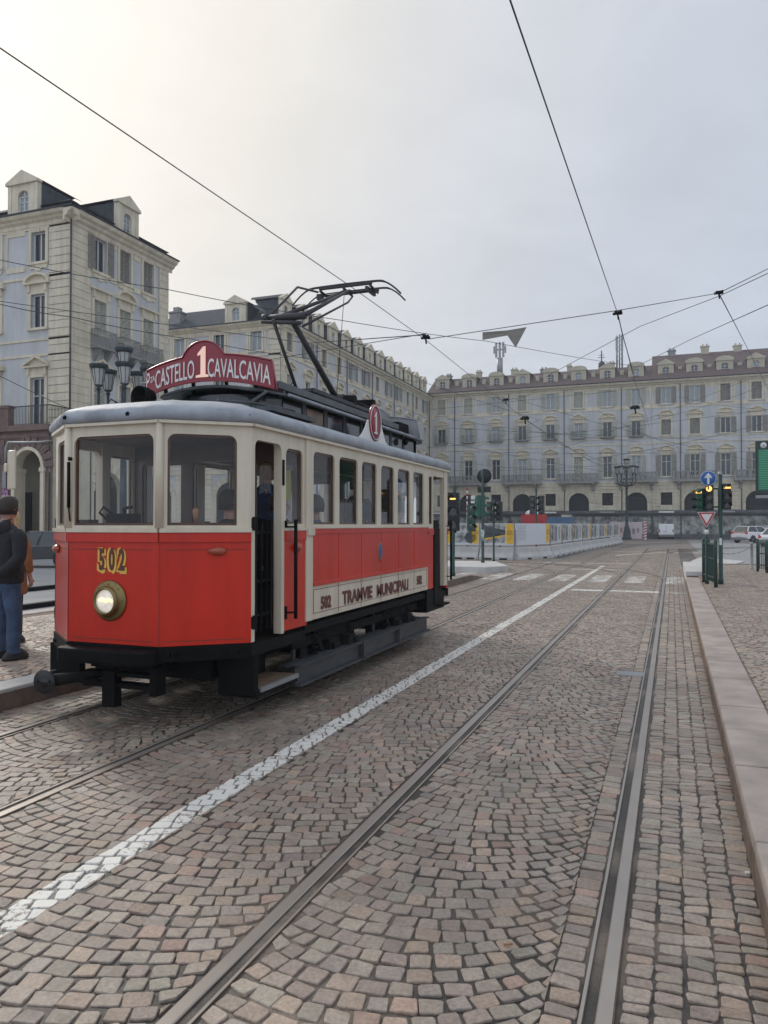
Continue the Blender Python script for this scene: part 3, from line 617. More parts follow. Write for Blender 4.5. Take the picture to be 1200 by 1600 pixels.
def rider(loc, rz, label, coat, hair, seated=False, trousers='cloth3', z0=0.):
    t = thing('person', label, 'person', loc, rz)
    h = .0 if not seated else -.42
    J = [((0, 0, .92+h), (.15, .11)), ((0, 0, 1.15+h), (.13, .10)), ((0, 0, 1.36+h), (.16, .10)), ((0, -.01, 1.50+h), .05), ((0, -.01, 1.64+h), .075), ((-.19, 0, 1.38+h), .055), ((-.25, -.03, 1.1+h), .045), ((-.18, -.22, 1.0+h), .032), ((.19, 0, 1.38+h), .055), ((.25, -.03, 1.1+h), .045), ((.18, -.22, 1.0+h), .032)]
    E = [(0, 1), (1, 2), (2, 3), (3, 4), (2, 5), (5, 6), (6, 7), (2, 8), (8, 9), (9, 10)]
    if seated: L = [((-.1, -.40, .48), .075), ((-.1, -.42, .08), .045), ((.1, -.40, .48), .075), ((.1, -.42, .08), .045)]
    else: L = [((-.1, .0, .48), .065), ((-.1, 0, .06), .045), ((.1, .0, .48), .065), ((.1, 0, .06), .045)]
    n = len(J); J += L; E += [(0, n), (n, n+1), (0, n+2), (n+2, n+3)]
    hand(J, E, 7, (-.18, -.25, .99+h), (0, -1, -.1), (0, 0, -1), (1, 0, 0)); hand(J, E, 10, (.18, -.25, .99+h), (0, -1, -.1), (0, 0, -1), (-1, 0, 0))
    skin_body('body', J, E, M['skin'], t, 1)
    clothes('coat', M[coat], t, [(0, 0, .86+h, .185, .15), (0, 0, 1.15+h, .18, .14), (0, 0, 1.34+h, .20, .13), (0, 0, 1.43+h, .14, .1), (0, 0, 1.5+h, .07, .07)],
        [[((q*.16, 0, 1.40+h), .065), ((q*.22, 0, 1.34+h), .076), ((q*.26, -.03, 1.1+h), .064), ((q*.18, -.2, 1.01+h), .048)] for q in (-1, 1)])
    clothes('trousers', M[trousers], t, [(0, 0, .78+h, .14, .12), (0, 0, .92+h, .16, .13)], (), [[((L[i][0][0], 0, .86+h), .10), (L[i][0], .088), (L[i+1][0], .07)] for i in (0, 2)])
    head_mb((0, -.01, 1.64+h), 1., -1).build('head', [M['skin'], M['hairdk']], t)
    b = MB(); b.loft([ell((0, .03, 1.58+h), .08, .085), ell((0, .02, 1.66+h), .092, .105), ell((0, .01, 1.73+h), .085, .10), ell((0, .0, 1.775+h), .05, .06), ell((0, .0, 1.785+h), .01, .01)]); b.build('hair', M[hair], t)
    return t

# ================================================================== the tram  (local frame: x right of its centre line, y along the track, z up)
TRX, TRY = -4.5, 8.95
tram = thing('tram', 'old red and cream single-deck tram number 502 on cobbled street', 'tram', (TRX, TRY, 0))
W = 1.08; YF = -3.11; YN = -3.59; XN = .48; YB = 3.11; YE = 3.59; MB0, MB1 = -2.01, 2.03
ZD, ZB, ZT = .73, 1.70, 2.64
fpts = [(W, YF), (XN, YN), (-XN, YN), (-W, YF)]
def panelbox(b, p, q, z0, z1, th=.04, mi=0, out=0.):       # upright plank from p to q, thickness inwards (right-hand side)
    p = Vector((p[0], p[1], 0)); q = Vector((q[0], q[1], 0)); t = (q-p).normalized(); n = Vector((t.y, -t.x, 0))
    a = p+n*out; c = q+n*out; i = -n*th
    return b.prism([a+Vector((0, 0, z0)), c+Vector((0, 0, z0)), c+Vector((0, 0, z1)), a+Vector((0, 0, z1))], i, mi)
def P2(p, q, s): return (p[0]+(q[0]-p[0])*s, p[1]+(q[1]-p[1])*s)
def rect_round(x0, x1, z0, z1, r, n=4):
    pts = []
    for cx, cz, a0 in ((x1-r, z1-r, 0), (x0+r, z1-r, pi/2), (x0+r, z0+.01, pi), (x1-r, z0+.01, 3*pi/2)):
        rr = r if cz > (z0+z1)/2 else .008
        cx2 = cx if cz > (z0+z1)/2 else (x0+.008 if cx < (x0+x1)/2 else x1-.008)
        for k in range(n+1): a = a0+pi/2*k/n; pts.append((cx2+rr*cos(a), cz+rr*sin(a)))
    return pts
def pierced(name, parent, p, q, z0, z1, wins, th=.05, m='crm', r=.07, out=0.):
    """upright cream wall from p to q with round-cornered windows; wins: (s0,s1,z0,z1) in metres along"""
    b = MB(); p = Vector((p[0], p[1], 0)); q = Vector((q[0], q[1], 0)); L = (q-p).length; t = (q-p)/L; n = Vector((t.y, -t.x, 0))
    def P3(s, z, d=0.): return p+t*s+Vector((0, 0, z))+n*(out-d)
    def quadbox(s0, s1, a, c):
        if s1-s0 < 1e-4 or c-a < 1e-4: return
        b.prism([P3(s0, a), P3(s1, a), P3(s1, c), P3(s0, c)], -n*th)
    s = 0.
    for (a, c, w0, w1) in wins:
        quadbox(s, a, z0, z1); quadbox(a, c, z0, w0); quadbox(a, c, w1, z1)
        for sx, cs in ((a, 1), (c, -1)):             # rounded top corners: small fillets
            pts = [(sx, w1)]+[(sx+cs*(r-r*cos(k*pi/10)), w1-r+r*sin(k*pi/10)) for k in range(0, 6)]
            b.prism([P3(u, v) for u, v in pts], -n*th)
        s = c
    quadbox(s, L, z0, z1)
    o = b.build(name, M[m], parent)
    return o, P3
def glazing(name, parent, P3, wins, depth=.03, gm='glass', frame='wood', fw=.022, r=.07, mull=False):
    for (a, c, w0, w1) in wins:
        b = MB(); b.prism([P3(a, w0, depth), P3(c, w0, depth), P3(c, w1, depth), P3(a, w1, depth)], P3(0, 0, .006)-P3(0, 0, 0))
        g = b.build('pane', M[gm], parent)
        b = MB(); dd = P3(0, 0, .02)-P3(0, 0, 0)
        for (s0, s1, u0, u1) in ((a, a+fw, w0, w1), (c-fw, c, w0, w1), (a+fw, c-fw, w1-fw, w1), (a+fw, c-fw, w0, w0+fw)):
            b.prism([P3(s0, u0, depth-.012), P3(s1, u0, depth-.012), P3(s1, u1, depth-.012), P3(s0, u1, depth-.012)], dd)
        b.build('window_frame', M[frame], parent)
# floor, under-frame
b = MB(); b.box((-W+.03, MB0, .66), (W-.03, MB1, .74)); b.prism([(W-.02, MB0, .60), (W-.02, YF, .60), (XN, YN+.02, .60), (-XN, YN+.02, .60), (-W+.02, YF, .60), (-W+.02, MB0, .60)], (0, 0, .1)); b.prism([(W-.02, MB1, .60), (W-.02, YB, .60), (XN, YE-.02, .60), (-XN, YE-.02, .60), (-W+.02, YB, .60), (-W+.02, MB1, .60)], (0, 0, .1))
b.build('floor', M['undr'], tram)
for (x, z) in ((.62, .52), (-.62, .52)):
    MB().box((x-.05, -2.9, z-.08), (x+.05, 2.9, z+.1)).build('frame_beam', M['black'], tram)
# main saloon side walls
for sx in (1, -1):
    side = MB(); X0 = W*sx
    # cream rocker panel
    side.box((X0-.035*sx, MB0, .785), (X0, MB1, 1.125)); side.build('lower_side_panel', M['crm'], tram, bevel=.004)
    MB().box((X0-.03*sx, MB0+.10, 1.135), (X0+.004*sx, MB1, 1.70)).build('side_panel', M['red'], tram)
    b = MB()
    for (z0, z1, pr) in ((1.125, 1.165, .022), (1.655, 1.712, .018)): b.box((X0-.01*sx, MB0+.10, z0), (X0+pr*sx, MB1, z1))
    for k in range(6):
        y = MB0+.10+(k+1)*(MB1-MB0-.10)/6.0
        if k < 5: b.box((X0, y-.004, 1.165), (X0+.009*sx, y+.004, 1.655))
    b.build('side_moulding', M['red'], tram, bevel=.004)
    MB().box((X0-.05*sx, MB0-.05, .785), (X0+.014*sx, MB0+.10, 2.635)).box((X0-.04*sx, MB0-.04, 1.64), (X0+.032*sx, MB0+.115, 1.73)).build('corner_pillar', M['crm'], tram, bevel=.006)
    MB().box((X0-.05*sx, MB0, 1.712), (X0+.03*sx, MB1, 1.735)).build('waist_rail', M['crm'], tram)
    wins = []; wy = [7.075, 7.60, 7.725, 8.25, 8.385, 8.865, 9.02, 9.50, 9.645, 10.15, 10.30, 10.78]
    for i in range(0, 12, 2): wins.append((wy[i]-TRY-MB0, wy[i+1]-TRY-MB0, 1.755, 2.50))
    if sx < 0: wins = [(.3, 1.2, 1.755, 2.50), (1.35, 2.0, 1.755, 2.5), (2.15, 2.8, 1.755, 2.5), (2.95, 3.8, 1.755, 2.5)]
    if sx > 0:
        o, P3 = pierced('window_wall', tram, (X0, MB0), (X0, MB1), 1.735, 2.64, wins)
        # outward normal check: t=+y -> n=(1,0): outward
    else:
        LL = MB1-MB0; w2 = [(LL-c, LL-a, z0, z1) for a, c, z0, z1 in reversed(wins)]
        o, P3 = pierced('window_wall', tram, (X0, MB1), (X0, MB0), 1.735, 2.64, w2); wins = w2
    glazing('g', o, P3, wins, gm='glass')
    MB().box((X0-.055*sx, MB0, 2.52), (X0-.30*sx, MB1, 2.60)).build('inner_cornice', M['wood'], tram)
# thin black frames and lettering on the cream rocker panel
b = MB()
y0, y1 = MB0+.13, MB1-.06; X = W+.002
for (a, c, z0, z1) in ((y0, y1, .845, .850), (y0, y1, 1.085, 1.09), (y0, y0+.006, .845, 1.09), (y1-.006, y1, .845, 1.09)): b.box((X-.002, a, z0), (X+.0012, c, z1))
for k in range(1, 6): yk = MB0+.10+k*(MB1-MB0-.10)/6; b.box((X-.002, yk-.003, .80), (X+.001, yk+.003, 1.12))
b.build('panel_lines', M['line'], tram)
def side_text(body, size, yc, z, fw, m1='brown', m2='lred'):
    for (mm, dy, dz, dx) in ((m2, .010, -.006, .0025), (m1, 0, 0, .0055)):
        text_obj('lettering', body, size, M[mm], tram, frame_mtx((X+dx, yc+dy, z+dz), (0, 1, 0), (0, 0, 1)), bold=.005, fitw=fw, depth=.001)
side_text('TRAMVIE', .20, -.70, .873, .90); side_text('MUNICIPALI', .20, .51, .868, 1.20)
side_text('502', .175, -1.58, .880, .25); side_text('502', .165, 1.61, .90, .24)
# crest
b = MB(); b.lathe((W+.006, .02, 1.42), [(.001, .004), (.085, .003), (.10, -.002)], 20, 'x'); cr = b.build('crest', M['lred'], tram); cr.scale = (1, 1, 1)
for v in cr.data.vertices: v.co.z = 1.42+(v.co.z-1.42)*1.25
b = MB(); b.lathe((W+.010, .02, 1.42), [(.001, .004), (.062, .002), (.07, -.002)], 18, 'x'); s2 = b.build('shield', M['navy'], cr)
for v in s2.data.vertices: v.co.z = 1.42+(v.co.z-1.42)*1.35

# platforms
def platform(front):
    s = -1 if front else 1
    pts = fpts if front else [(x, -y) for x, y in fpts]
    tag_l = None
    cabn = tram
    seq = [(pts[1], pts[0]), (pts[2], pts[1]), (pts[3], pts[2])]          # directions such that the outward normal points out
    if not front: seq = [(b_, a) for a, b_ in seq]
    dash = MB()
    for p, q in seq: panelbox(dash, p, q, ZD, ZB-.02, .05)
    d = dash.build('dash_panel', M['red'], cabn)
    b = MB()
    for p, q in seq: panelbox(b, p, q, ZB-.10, ZB-.015, .01, out=.018)
    b.build('dash_rail', M['red'], cabn, bevel=.004)
    b = MB()
    for p, q in seq: panelbox(b, p, q, ZB-.015, ZB+.02, .05, out=.03)
    b.build('sill', M['crm'], cabn)
    b = MB()
    for p, q in seq: 
        L = hypot(q[0]-p[0], q[1]-p[1])
        for z0 in (ZD+.035, ZB-.165): panelbox(b, P2(p, q, .06), P2(p, q, .94), z0, z0+.006, .003, out=.002)
        for e in (.0, ): panelbox(b, P2(p, q, .0), P2(p, q, .006/L+.0), ZD+.01, ZB-.1, .004, out=.0035)
    b.build('dash_lines', M['line'], cabn)
    for i, (p, q) in enumerate(seq):
        L = hypot(q[0]-p[0], q[1]-p[1]); m0 = .06 if i == 1 else .065
        wn_ = [(m0, L-m0-(.06 if i != 1 else 0), 1.745, 2.52)] if i != 2 else [(m0+.06, L-m0, 1.745, 2.52)]
        o, P3 = pierced('windscreen_frame', cabn, p, q, ZB+.02, ZT, wn_, th=.06, r=.07)
        glazing('g', o, P3, wn_, gm='glass', frame='wood', fw=.02)
    for (x, y) in pts[1:3]: MB().lathe((x, y-s*.0, 0), [(.036, ZB+.02), (.036, ZT)], 10).build('cab_post', M['crm'], cabn)
    for sx in (1, -1):
        X0 = W*sx
        if front: post, pan = (YF+.0, YF+.06), (6.39-TRY, 6.93-TRY)
        else: post, pan = (YB-.23, YB-.07), (10.99-TRY, 11.27-TRY)
        # side of the end platform: corner post, opening, panel beside the saloon
        MB().box((X0-.06*sx, post[0], ZD if front else ZD+.05), (X0+(0 if front else .012*sx), post[1], ZT)).build('corner_post', M['crm'], cabn)
        if not front: MB().box((X0-.06*sx, post[1], ZB), (X0, YB, ZT)).build('corner_post', M['crm'], cabn); MB().box((X0-.05*sx, post[1], ZD), (X0+.002*sx, YB, ZB)).build('corner_panel', M['red'], cabn)
        pw = pan[1]-pan[0]
        if front:
            MB().box((X0-.085*sx, pan[0], ZD), (X0+.0*sx, pan[0]+.06, ZT)).build('door_post', M['crm'], cabn, bevel=.006)
            MB().box((X0-.05*sx, pan[0]+.06, ZD+.02), (X0-.004*sx, pan[1], ZB)).build('platform_side_panel', M['red'], cabn)
            MB().box((X0-.05*sx, pan[0]+.06, ZB-.1), (X0+.012*sx, pan[1], ZB-.005)).build('platform_side_rail', M['red'], cabn, bevel=.004)
            MB().box((X0-.05*sx, pan[0]+.06, ZB-.005), (X0+.02*sx, pan[1], ZB+.02)).build('platform_sill', M['crm'], cabn)
            LL = pw-.06; wn_ = [(.035, LL-.09, 1.76, 2.48)]
            pa, pb = ((X0, pan[0]+.06), (X0, pan[1])) if sx > 0 else ((X0, pan[1]), (X0, pan[0]+.06))
            o, P3 = pierced('side_window_frame', cabn, pa, pb, ZB+.02, ZT, wn_, out=-.004)
            glazing('g', o, P3, wn_)
            b = MB(); b.lathe((X0, pan[0]+.30, 1.53), [(.045, 0), (.05, .02*sx), (.03, .05*sx), (.005, .06*sx)], 12, 'x'); b.build('side_marker', M['orange'], cabn)
            # header over the door, with rounded corners
            pa, pb = ((X0, post[1]), (X0, pan[0])) if sx > 0 else ((X0, pan[0]), (X0, post[1]))
            LL = pan[0]-post[1]; pierced('door_header', cabn, pa, pb, 1.0, ZT, [(.001, LL-.001, 1.0, 2.50)], th=.06, r=.07)
        else:
            MB().box((X0-.05*sx, pan[0], .785), (X0-.002*sx, pan[1], ZB)).build('platform_side_panel', M['red'], cabn)
            MB().box((X0-.05*sx, pan[0], ZB-.1), (X0+.012*sx, pan[1], ZB-.005)).build('platform_side_rail', M['red'], cabn)
            LL = pw; wn_ = [(.05, LL-.05, 1.76, 2.48)]
            pa, pb = ((X0, pan[0]), (X0, pan[1])) if sx > 0 else ((X0, pan[1]), (X0, pan[0]))
            o, P3 = pierced('side_window_frame', cabn, pa, pb, ZB-.005, ZT, wn_, out=0, r=.04)
            glazing('g', o, P3, wn_, fw=.015)
            MB().box((X0-.05*sx, pan[1], 2.50), (X0-.001*sx, post[0], ZT)).build('door_header', M['crm'], cabn)
            MB().box((X0-.03*sx, pan[1]+.02, .5), (X0+.012*sx, pan[1]+.26, 1.82)).build('platform_gate', M['black'], cabn)
    return cabn
fc = platform(True); platform(False)
# number and headlamp on the dash
yF = YN-.002
for (mm, dx, dz, dy, sz) in (('gold', -.022, -.004, -.001, .26), ('gold', .012, -.018, -.002, .26), ('brown', -.002, .004, -.005, .245)):
    for i, ch in enumerate('502'):
        text_obj('number', ch, sz, M[mm], fc, frame_mtx((-.105+.105*i+dx+.0, yF+dy, 1.365+dz), (1, 0, 0), (0, 0, 1)), bold=.016 if mm == 'gold' else .010, sx=.50, depth=.001)
b = MB()
for i, (us) in enumerate((((-.03, .172), (.028, .0)), ((0, .0), (0, .172)), ((-.03, .0), (-.028, .12)))):
    for (u, h) in us: b.box((-.105+.105*i+u-.014, yF-.007, 1.365+h), (-.105+.105*i+u+.014, yF-.001, 1.365+h+.012))
b.build('number_serifs', M['brown'], fc)
hl = MB().lathe((-.02, YN, 1.10), [(.172, .0), (.175, -.012), (.160, -.02), (.130, -.03), (.124, -.055), (.110, -.085), (.104, -.085), (.100, -.04)], 32, 'y').build('headlight', M['brass'], fc)
MB().lathe((-.02, YN, 1.10), [(.001, -.086), (.05, -.084), (.102, -.078)], 24, 'y').build('lens', M['glass'], hl)
MB().lathe((-.02, YN, 1.10), [(.001, -.042), (.05, -.048), (.099, -.062)], 24, 'y').build('reflector', M['lens'], hl)
MB().tube([(-.09, YN-.058, 1.105), (-.05, YN-.062, 1.115), (-.02, YN-.065, 1.10), (.02, YN-.062, 1.112), (.05, YN-.058, 1.10)], .014, 8).build('bulb', M['lamp'], hl)
b = MB()
for i in range(8): a = 2*pi*i/8; b.lathe((-.02+.145*cos(a), YN-.018, 1.10+.145*sin(a)), [(.006, 0), (.006, -.012), (.001, -.014)], 6, 'y')
b.build('screws', M['brass'], hl)
# amber teardrop markers on the slanted dash faces
for p, q, s, lab in ((fpts[1], fpts[0], .62, 'a'), (fpts[3], fpts[2], .25, 'b')):
    c0 = P2(p, q, s); t = Vector((q[0]-p[0], q[1]-p[1], 0)).normalized(); n = Vector((t.y, -t.x, 0)); o = Vector((c0[0], c0[1], 1.525))
    if n.y > 0: n = -n
    rings = []
    for k in range(9):
        u = -1+k/4.; rr = .042*sqrt(max(.02, 1-(u if u > 0 else u*.999)**2))*(1.0 if u > 0 else (1+u*.3))
        rings.append([o+t*(u*.085)+Vector((0, 0, rr*sin(2*pi*i/10)))+n*(.006+max(0, rr*cos(2*pi*i/10))*1.3) for i in range(10)])
    MB().loft(rings).build('marker_light', M['orange'], fc)
# wiper, destination box and controller inside the cab
MB().tube([(-.455, YN-.028, 2.30), (-.45, YN-.03, 1.90)], .014, 8).tube([(-.455, YN-.03, 2.33), (-.455, YN+.01, 2.33)], .018, 8).tube([(-.45, YN-.03, 1.90), (-.447, YN-.015, 1.78)], .007, 6).build('windscreen_wiper', M['black'], fc)
ct = MB().lathe((-.13, YN+.33, 0), [(.19, 1.0), (.19, 1.70), (.16, 1.76), (.10, 1.80), (.001, 1.81)], 18).build('controller', M['black'], fc)
MB().tube([(-.13, YN+.33, 1.80), (-.13, YN+.30, 1.90), (.02, YN+.22, 1.905)], .016, 8).tube([(-.26, YN+.26, 1.78), (-.33, YN+.22, 1.86), (-.27, YN+.2, 1.91), (-.2, YN+.24, 1.84)], .012, 8).box((-.24, YN+.2, 1.76), (-.02, YN+.4, 1.85)).build('controller_handle', M['black'], ct)
b = MB(); b.tube([(.62, YF+.02, .7), (.62, YF+.02, 1.78)], .025, 8); b.lathe((.62, YF+.02, 1.74), [(.10, -.01), (.115, 0), (.10, .01)], 18); hb = b.build('handbrake', M['hb'], fc)
MB().lathe((.56, YF-.07, 1.76), [(.018, 0), (.022, .06), (.03, .11), (.022, .135), (.004, .14)], 12).build('grip', M['copper'], hb)
MB().lathe((.10, YF+.10, 2.2), [(.02, -.5), (.02, .35)], 8).box((-.95, YN+.60, 1.66), (-.8, YN+.75, 1.80)).build('cab_fittings', M['inner'], fc)
# bulkheads between platforms and saloon, varnished wood with windows and door
for sgn, yb in ((-1, MB0), (1, MB1)):
    p, q = ((-W+.05, yb), (W-.05, yb)); LL = 2*W-.1
    wn_ = [(.10, .62, 1.72, 2.42), (.74, 1.36, .80, 2.42), (1.48, LL-.10, 1.72, 2.42)]
    o, P3 = pierced('bulkhead', tram, p, q, .74, 2.66, wn_, th=.05, m='wood', r=.06)
    glazing('g', o, P3, [wn_[0], wn_[2]], gm='glass', fw=.03); MB().prism([P3(.74, .74, .01), P3(1.36, .74, .01), P3(1.36, 1.55, .01), P3(.74, 1.55, .01)], Vector((0, .03, 0))).build('door_lower', M['wood'], o)
# seats: slatted longitudinal benches
for sx in (1, -1):
    b = MB()
    for k in range(5): b.box((sx*(W-.07-.085*k), MB0+.06, 1.16), (sx*(W-.14-.085*k), MB1-.06, 1.185))
    for k in range(4): b.box((sx*(W-.055), MB0+.06, 1.26+.11*k), (sx*(W-.075), MB1-.06, 1.34+.11*k))
    b.box((sx*(W-.44), MB0+.06, .74), (sx*(W-.46), MB1-.06, 1.16)); b.build('bench', M['wood'], tram)
b = MB()
for y in (-1.2, -.4, .4, 1.2):
    for x in (-.35, .35): b.tube([(x, y, 2.2), (x, y, 2.42)], .008, 5)
for x in (-.35, .35): b.tube([(x, -1.9, 2.42), (x, 1.9, 2.42)], .014, 6)
b.build('grab_rail', M['brass'], tram)
MB().box((W-.30, MB0-.056, 2.0), (W-.16, MB0-.06, 2.3)).build('leaflet', M['leaf'], tram)
# eaves: padded grey canvas roof edge following the plan
def plan(off, yo=None):
    k = off; yo = off if yo is None else yo
    f = [(W+k, YF-yo*.45), (XN+k*.45, YN-yo), (-XN-k*.45, YN-yo), (-W-k, YF-yo*.45)]
    r = [(-x, -y) for x, y in f]
    return f+r
def dense(pl, per=6):
    out_ = []
    n = len(pl)
    for i in range(n):
        a, c = pl[i], pl[(i+1) % n]; L = hypot(c[0]-a[0], c[1]-a[1]); m_ = max(2, int(L/.18)) if i == 3 or i == 7 else max(2, int(L/.14))
        m_ = 34 if i in (3, 7) else (5 if i in (0, 2, 4, 6) else 7)
        for k in range(m_): out_.append((a[0]+(c[0]-a[0])*k/m_, a[1]+(c[1]-a[1])*k/m_))
    return out_
rings = []
for (o_, z) in ((-.02, 2.628), (.03, 2.63), (.055, 2.648), (.064, 2.68), (.058, 2.712), (.035, 2.742), (-.01, 2.768), (-.14, 2.815), (-.30, 2.85), (-.46, 2.88), (-.62, 2.90)):
    pl = dense(plan(o_, o_ if o_ > -.2 else o_*1.0)); amp = .007 if .0 <= o_ else .004
    rings.append([(x*(1+random.uniform(-amp, amp)*.6), y, z+random.uniform(-amp, amp)*.7) for x, y in pl])
b = MB(); b.loft(rings, cap=True); roof = b.build('roof', M['canvas'], tram)
b = MB()
pl = plan(-.05); b.prism([(x, y, 2.60) for x, y in pl], (0, 0, .02)); b.build('ceiling', M['inner'], tram)
b = MB(); pl = plan(.02); b2 = plan(-.02)
for i in range(8):
    p, q = pl[i], pl[(i+1) % 8]; b.beam((p[0], p[1], 2.618), (q[0], q[1], 2.618), .045, .025)
b.build('eave_moulding', M['crm'], roof)
for (x, y) in ((-.47, YN-.07), (.20, YN-.07), (W+.0, YF-.05)):
    MB().box((x-.015, y-.0, 2.672), (x+.015, y+.03, 2.70)).tube([(x, y, 2.68), (x+.02, y-.01, 2.70)], .008, 5).build('roof_cleat', M['black'], roof)
# clerestory
CW = .60; CY0, CY1 = -1.72, 2.85
b = MB(); b.box((-CW, CY0, 2.84), (CW, CY1, 3.13)); cl = b.build('clerestory', M['black'], tram)
for k in range(1, 8):
    y = CY0+k*(CY1-CY0)/8
    for sx in (1, -1): MB().box((sx*CW, y-.045, 2.86), (sx*(CW+.015), y+.045, 3.12)).build('clerestory_mullion', M['deck'], cl)
for k in range(8):
    y = CY0+k*(CY1-CY0)/8
    for sx in (1, -1): MB().box((sx*(CW+.002), y+.07, 2.90), (sx*(CW+.008), y+.50, 3.08)).build('clerestory_pane', M['litint'] if k == 1 else M['wdark'], cl)  # one pane per side coloured amber to paint a glow from inside
# bowed front end of the clerestory
for sgn, y0_ in ((-1, CY0), (1, CY1)):
    R_ = []
    for k in range(9):
        a = -1.15+2.3*k/8; R_.append((CW*1.05*sin(a)/sin(1.15), y0_+sgn*(.36*(cos(a)-cos(1.15))/(1-cos(1.15)))))
    b = MB(); b.prism([(x, y, 2.84) for x, y in R_], (0, 0, .27)); b.build('clerestory_end', M['wdark'], cl)
# deck: arched top with thin overhang
rg = []
for (y, sc_) in ((CY0-.50, .82), (CY0-.42, .98), (CY0-.2, 1.08), (CY0, 1.16), (CY1, 1.16), (CY1+.2, 1.08), (CY1+.42, .95), (CY1+.5, .8)):
    r_ = []
    for k in range(11):
        u = -1+k/5; r_.append((u*.62*sc_, y, 3.125+.075*(1-u*u)*sc_))
    for k in range(10, -1, -1): u = -1+k/5; r_.append((u*.62*sc_, y, 3.125+.075*(1-u*u)*sc_-.028))
    rg.append(r_)
MB().loft(rg).build('roof_deck', M['deck'], tram)
b = MB()
for sx in (1, -1): b.tube([(sx*.74, CY0-.05, 3.115), (sx*.74, CY1+.05, 3.115)], .018, 8)
b.build('deck_gutter', M['canvas'], tram)
# walkway planks and stands
b = MB()
for sx in (1, -1):
    b.box((sx*.30, -1.75, 3.245), (sx*.47, 2.5, 3.27)); b.box((sx*.49, -1.75, 3.245), (sx*.60, 2.5, 3.27))
    for k in range(7): y = -1.6+k*.65; b.box((sx*.28, y-.02, 3.15), (sx*.60, y+.02, 3.245))
    b.box((sx*.60, -1.75, 3.20), (sx*.615, 2.5, 3.275))
b.build('roof_walkway', mat('walkway_grey', (.13, .14, .15), .7, var=.2), tram)
# bent pipes and handrail at the clerestory's front corner
MB().tube([(.62, -2.25, 2.84), (.62, -2.3, 2.98), (.66, -2.1, 3.10)], .016, 6).tube([(.50, -2.75, 2.83), (.52, -2.78, 2.92), (.70, -2.45, 2.93), (.86, -1.9, 2.93), (.88, -1.8, 2.84)], .014, 6).box((.72, -2.5, 2.84), (.95, -1.55, 2.885)).build('roof_handrail', M['deck'], tram)
# destination boards over each end
def route_board(sgn):
    y = -2.25 if sgn < 0 else 2.62
    h = thing('route_board', None, None); h.parent = tram; h.location = (0, y, 0)
    def top(x):
        u = x/.80; z = 3.495-.11*u*u
        if abs(x) < .27: z = max(z, 3.40+.235*sqrt(max(0, 1-(x/.265)**2)))
        return z
    def bot(x): return 3.222-.115*(x/.80)**2
    n = 48; up = []; lo = []
    def cy(x): return .10*(x/.8)**2
    for k in range(n+1):
        x = -.755+1.51*k/n; up.append((x, top(x))); 
    for k in range(n+1):
        x = .80-1.60*k/n; lo.append((x, bot(x)))
    b = MB(); UU = up; LW = lo[::-1]
    V = []
    for d in (0, .03):
        V += [(x, cy(x)*(-sgn)+d, z) for x, z in UU]+[(x, cy(x)*(-sgn)+d, z) for x, z in LW]
    m_ = n+1; F_ = []
    for k in range(n):
        F_.append((k, k+1, m_+k+1, m_+k)); F_.append((2*m_+k, 2*m_+k+1, 3*m_+k+1, 3*m_+k)[::-1])
        F_.append((k, k+1, 2*m_+k+1, 2*m_+k)); F_.append((m_+k, m_+k+1, 3*m_+k+1, 3*m_+k))
    F_.append((0, m_, 3*m_, 2*m_)); F_.append((n, m_+n, 3*m_+n, 2*m_+n)); b.add(V, F_)
    b.build('board', M['maroon'] if sgn < 0 else M['grey'], h)
    b = MB(); b.tube([(x, cy(x)*(-sgn)-.006, z) for x, z in UU], .009, 6).tube([(x, cy(x)*(-sgn)-.006, z) for x, z in LW], .008, 6).tube([(UU[0][0], cy(.755)*(-sgn)-.006, UU[0][1]), (LW[0][0], cy(.8)*(-sgn)-.006, LW[0][1])], .009, 6).tube([(UU[-1][0], cy(.755)*(-sgn)-.006, UU[-1][1]), (LW[-1][0], cy(.8)*(-sgn)-.006, LW[-1][1])], .009, 6)
    b.build('board_rim', M['maroon'] if sgn < 0 else M['grey'], h)
    b = MB()
    for x in (-.55, -.2, .2, .55): b.beam((x, .14 if sgn < 0 else -.14, 3.12), (x, .125*(-sgn), 3.30), .03, .03)
    b.build('bracket', M['black'], h)
    if sgn < 0:
        def bend(xc):
            def f(c):
                x = xc+c.x; c.x = x; sag = -.125*(x/.80)**2; yy = c.y
                c.z = cy(x)*-1+c.z; c.y = yy+sag; return c
            return f
        mt = Matrix(((1, 0, 0, 0), (0, 0, -1, -.006), (0, 1, 0, 3.262), (0, 0, 0, 1)))
        text_obj('lettering', 'CASTELLO', .27, M['ltr'], h, mt, bold=.002, fitw=.525, depth=.002, bend=bend(-.360))
        text_obj('lettering', 'CAVALCAVIA', .27, M['ltr'], h, mt, bold=.002, fitw=.68, depth=.002, bend=bend(.405))
        def bp_(c): c = bend(-.735)(c); c.y += .03; return c
        text_obj('lettering', 'P', .27, M['ltr'], h, mt, bold=.002, fitw=.055, depth=.002, bend=bp_)
        def bz(c): c = bend(-.665)(c); c.y += .095; return c
        text_obj('lettering', 'ZA', .085, M['ltr'], h, mt, bold=.001, fitw=.07, depth=.002, bend=bz)
        b = MB(); b.box((-.665-.035, -.080, 3.235), (-.665+.035, -.076, 3.241)); b.build('underline', M['ltr'], h)
        one = [(-.075, 0), (.075, 0), (.075, .02), (.040, .03), (.040, .315), (.012, .315), (-.055, .245), (-.055, .222), (-.018, .235), (-.018, .03), (-.075, .02)]
        b = MB(); b.prism([(x, -.012, 3.262+z) for x, z in one], (0, .006, 0)); b.build('route_number', M['lit'], h)
    return h
route_board(-1); route_board(1)
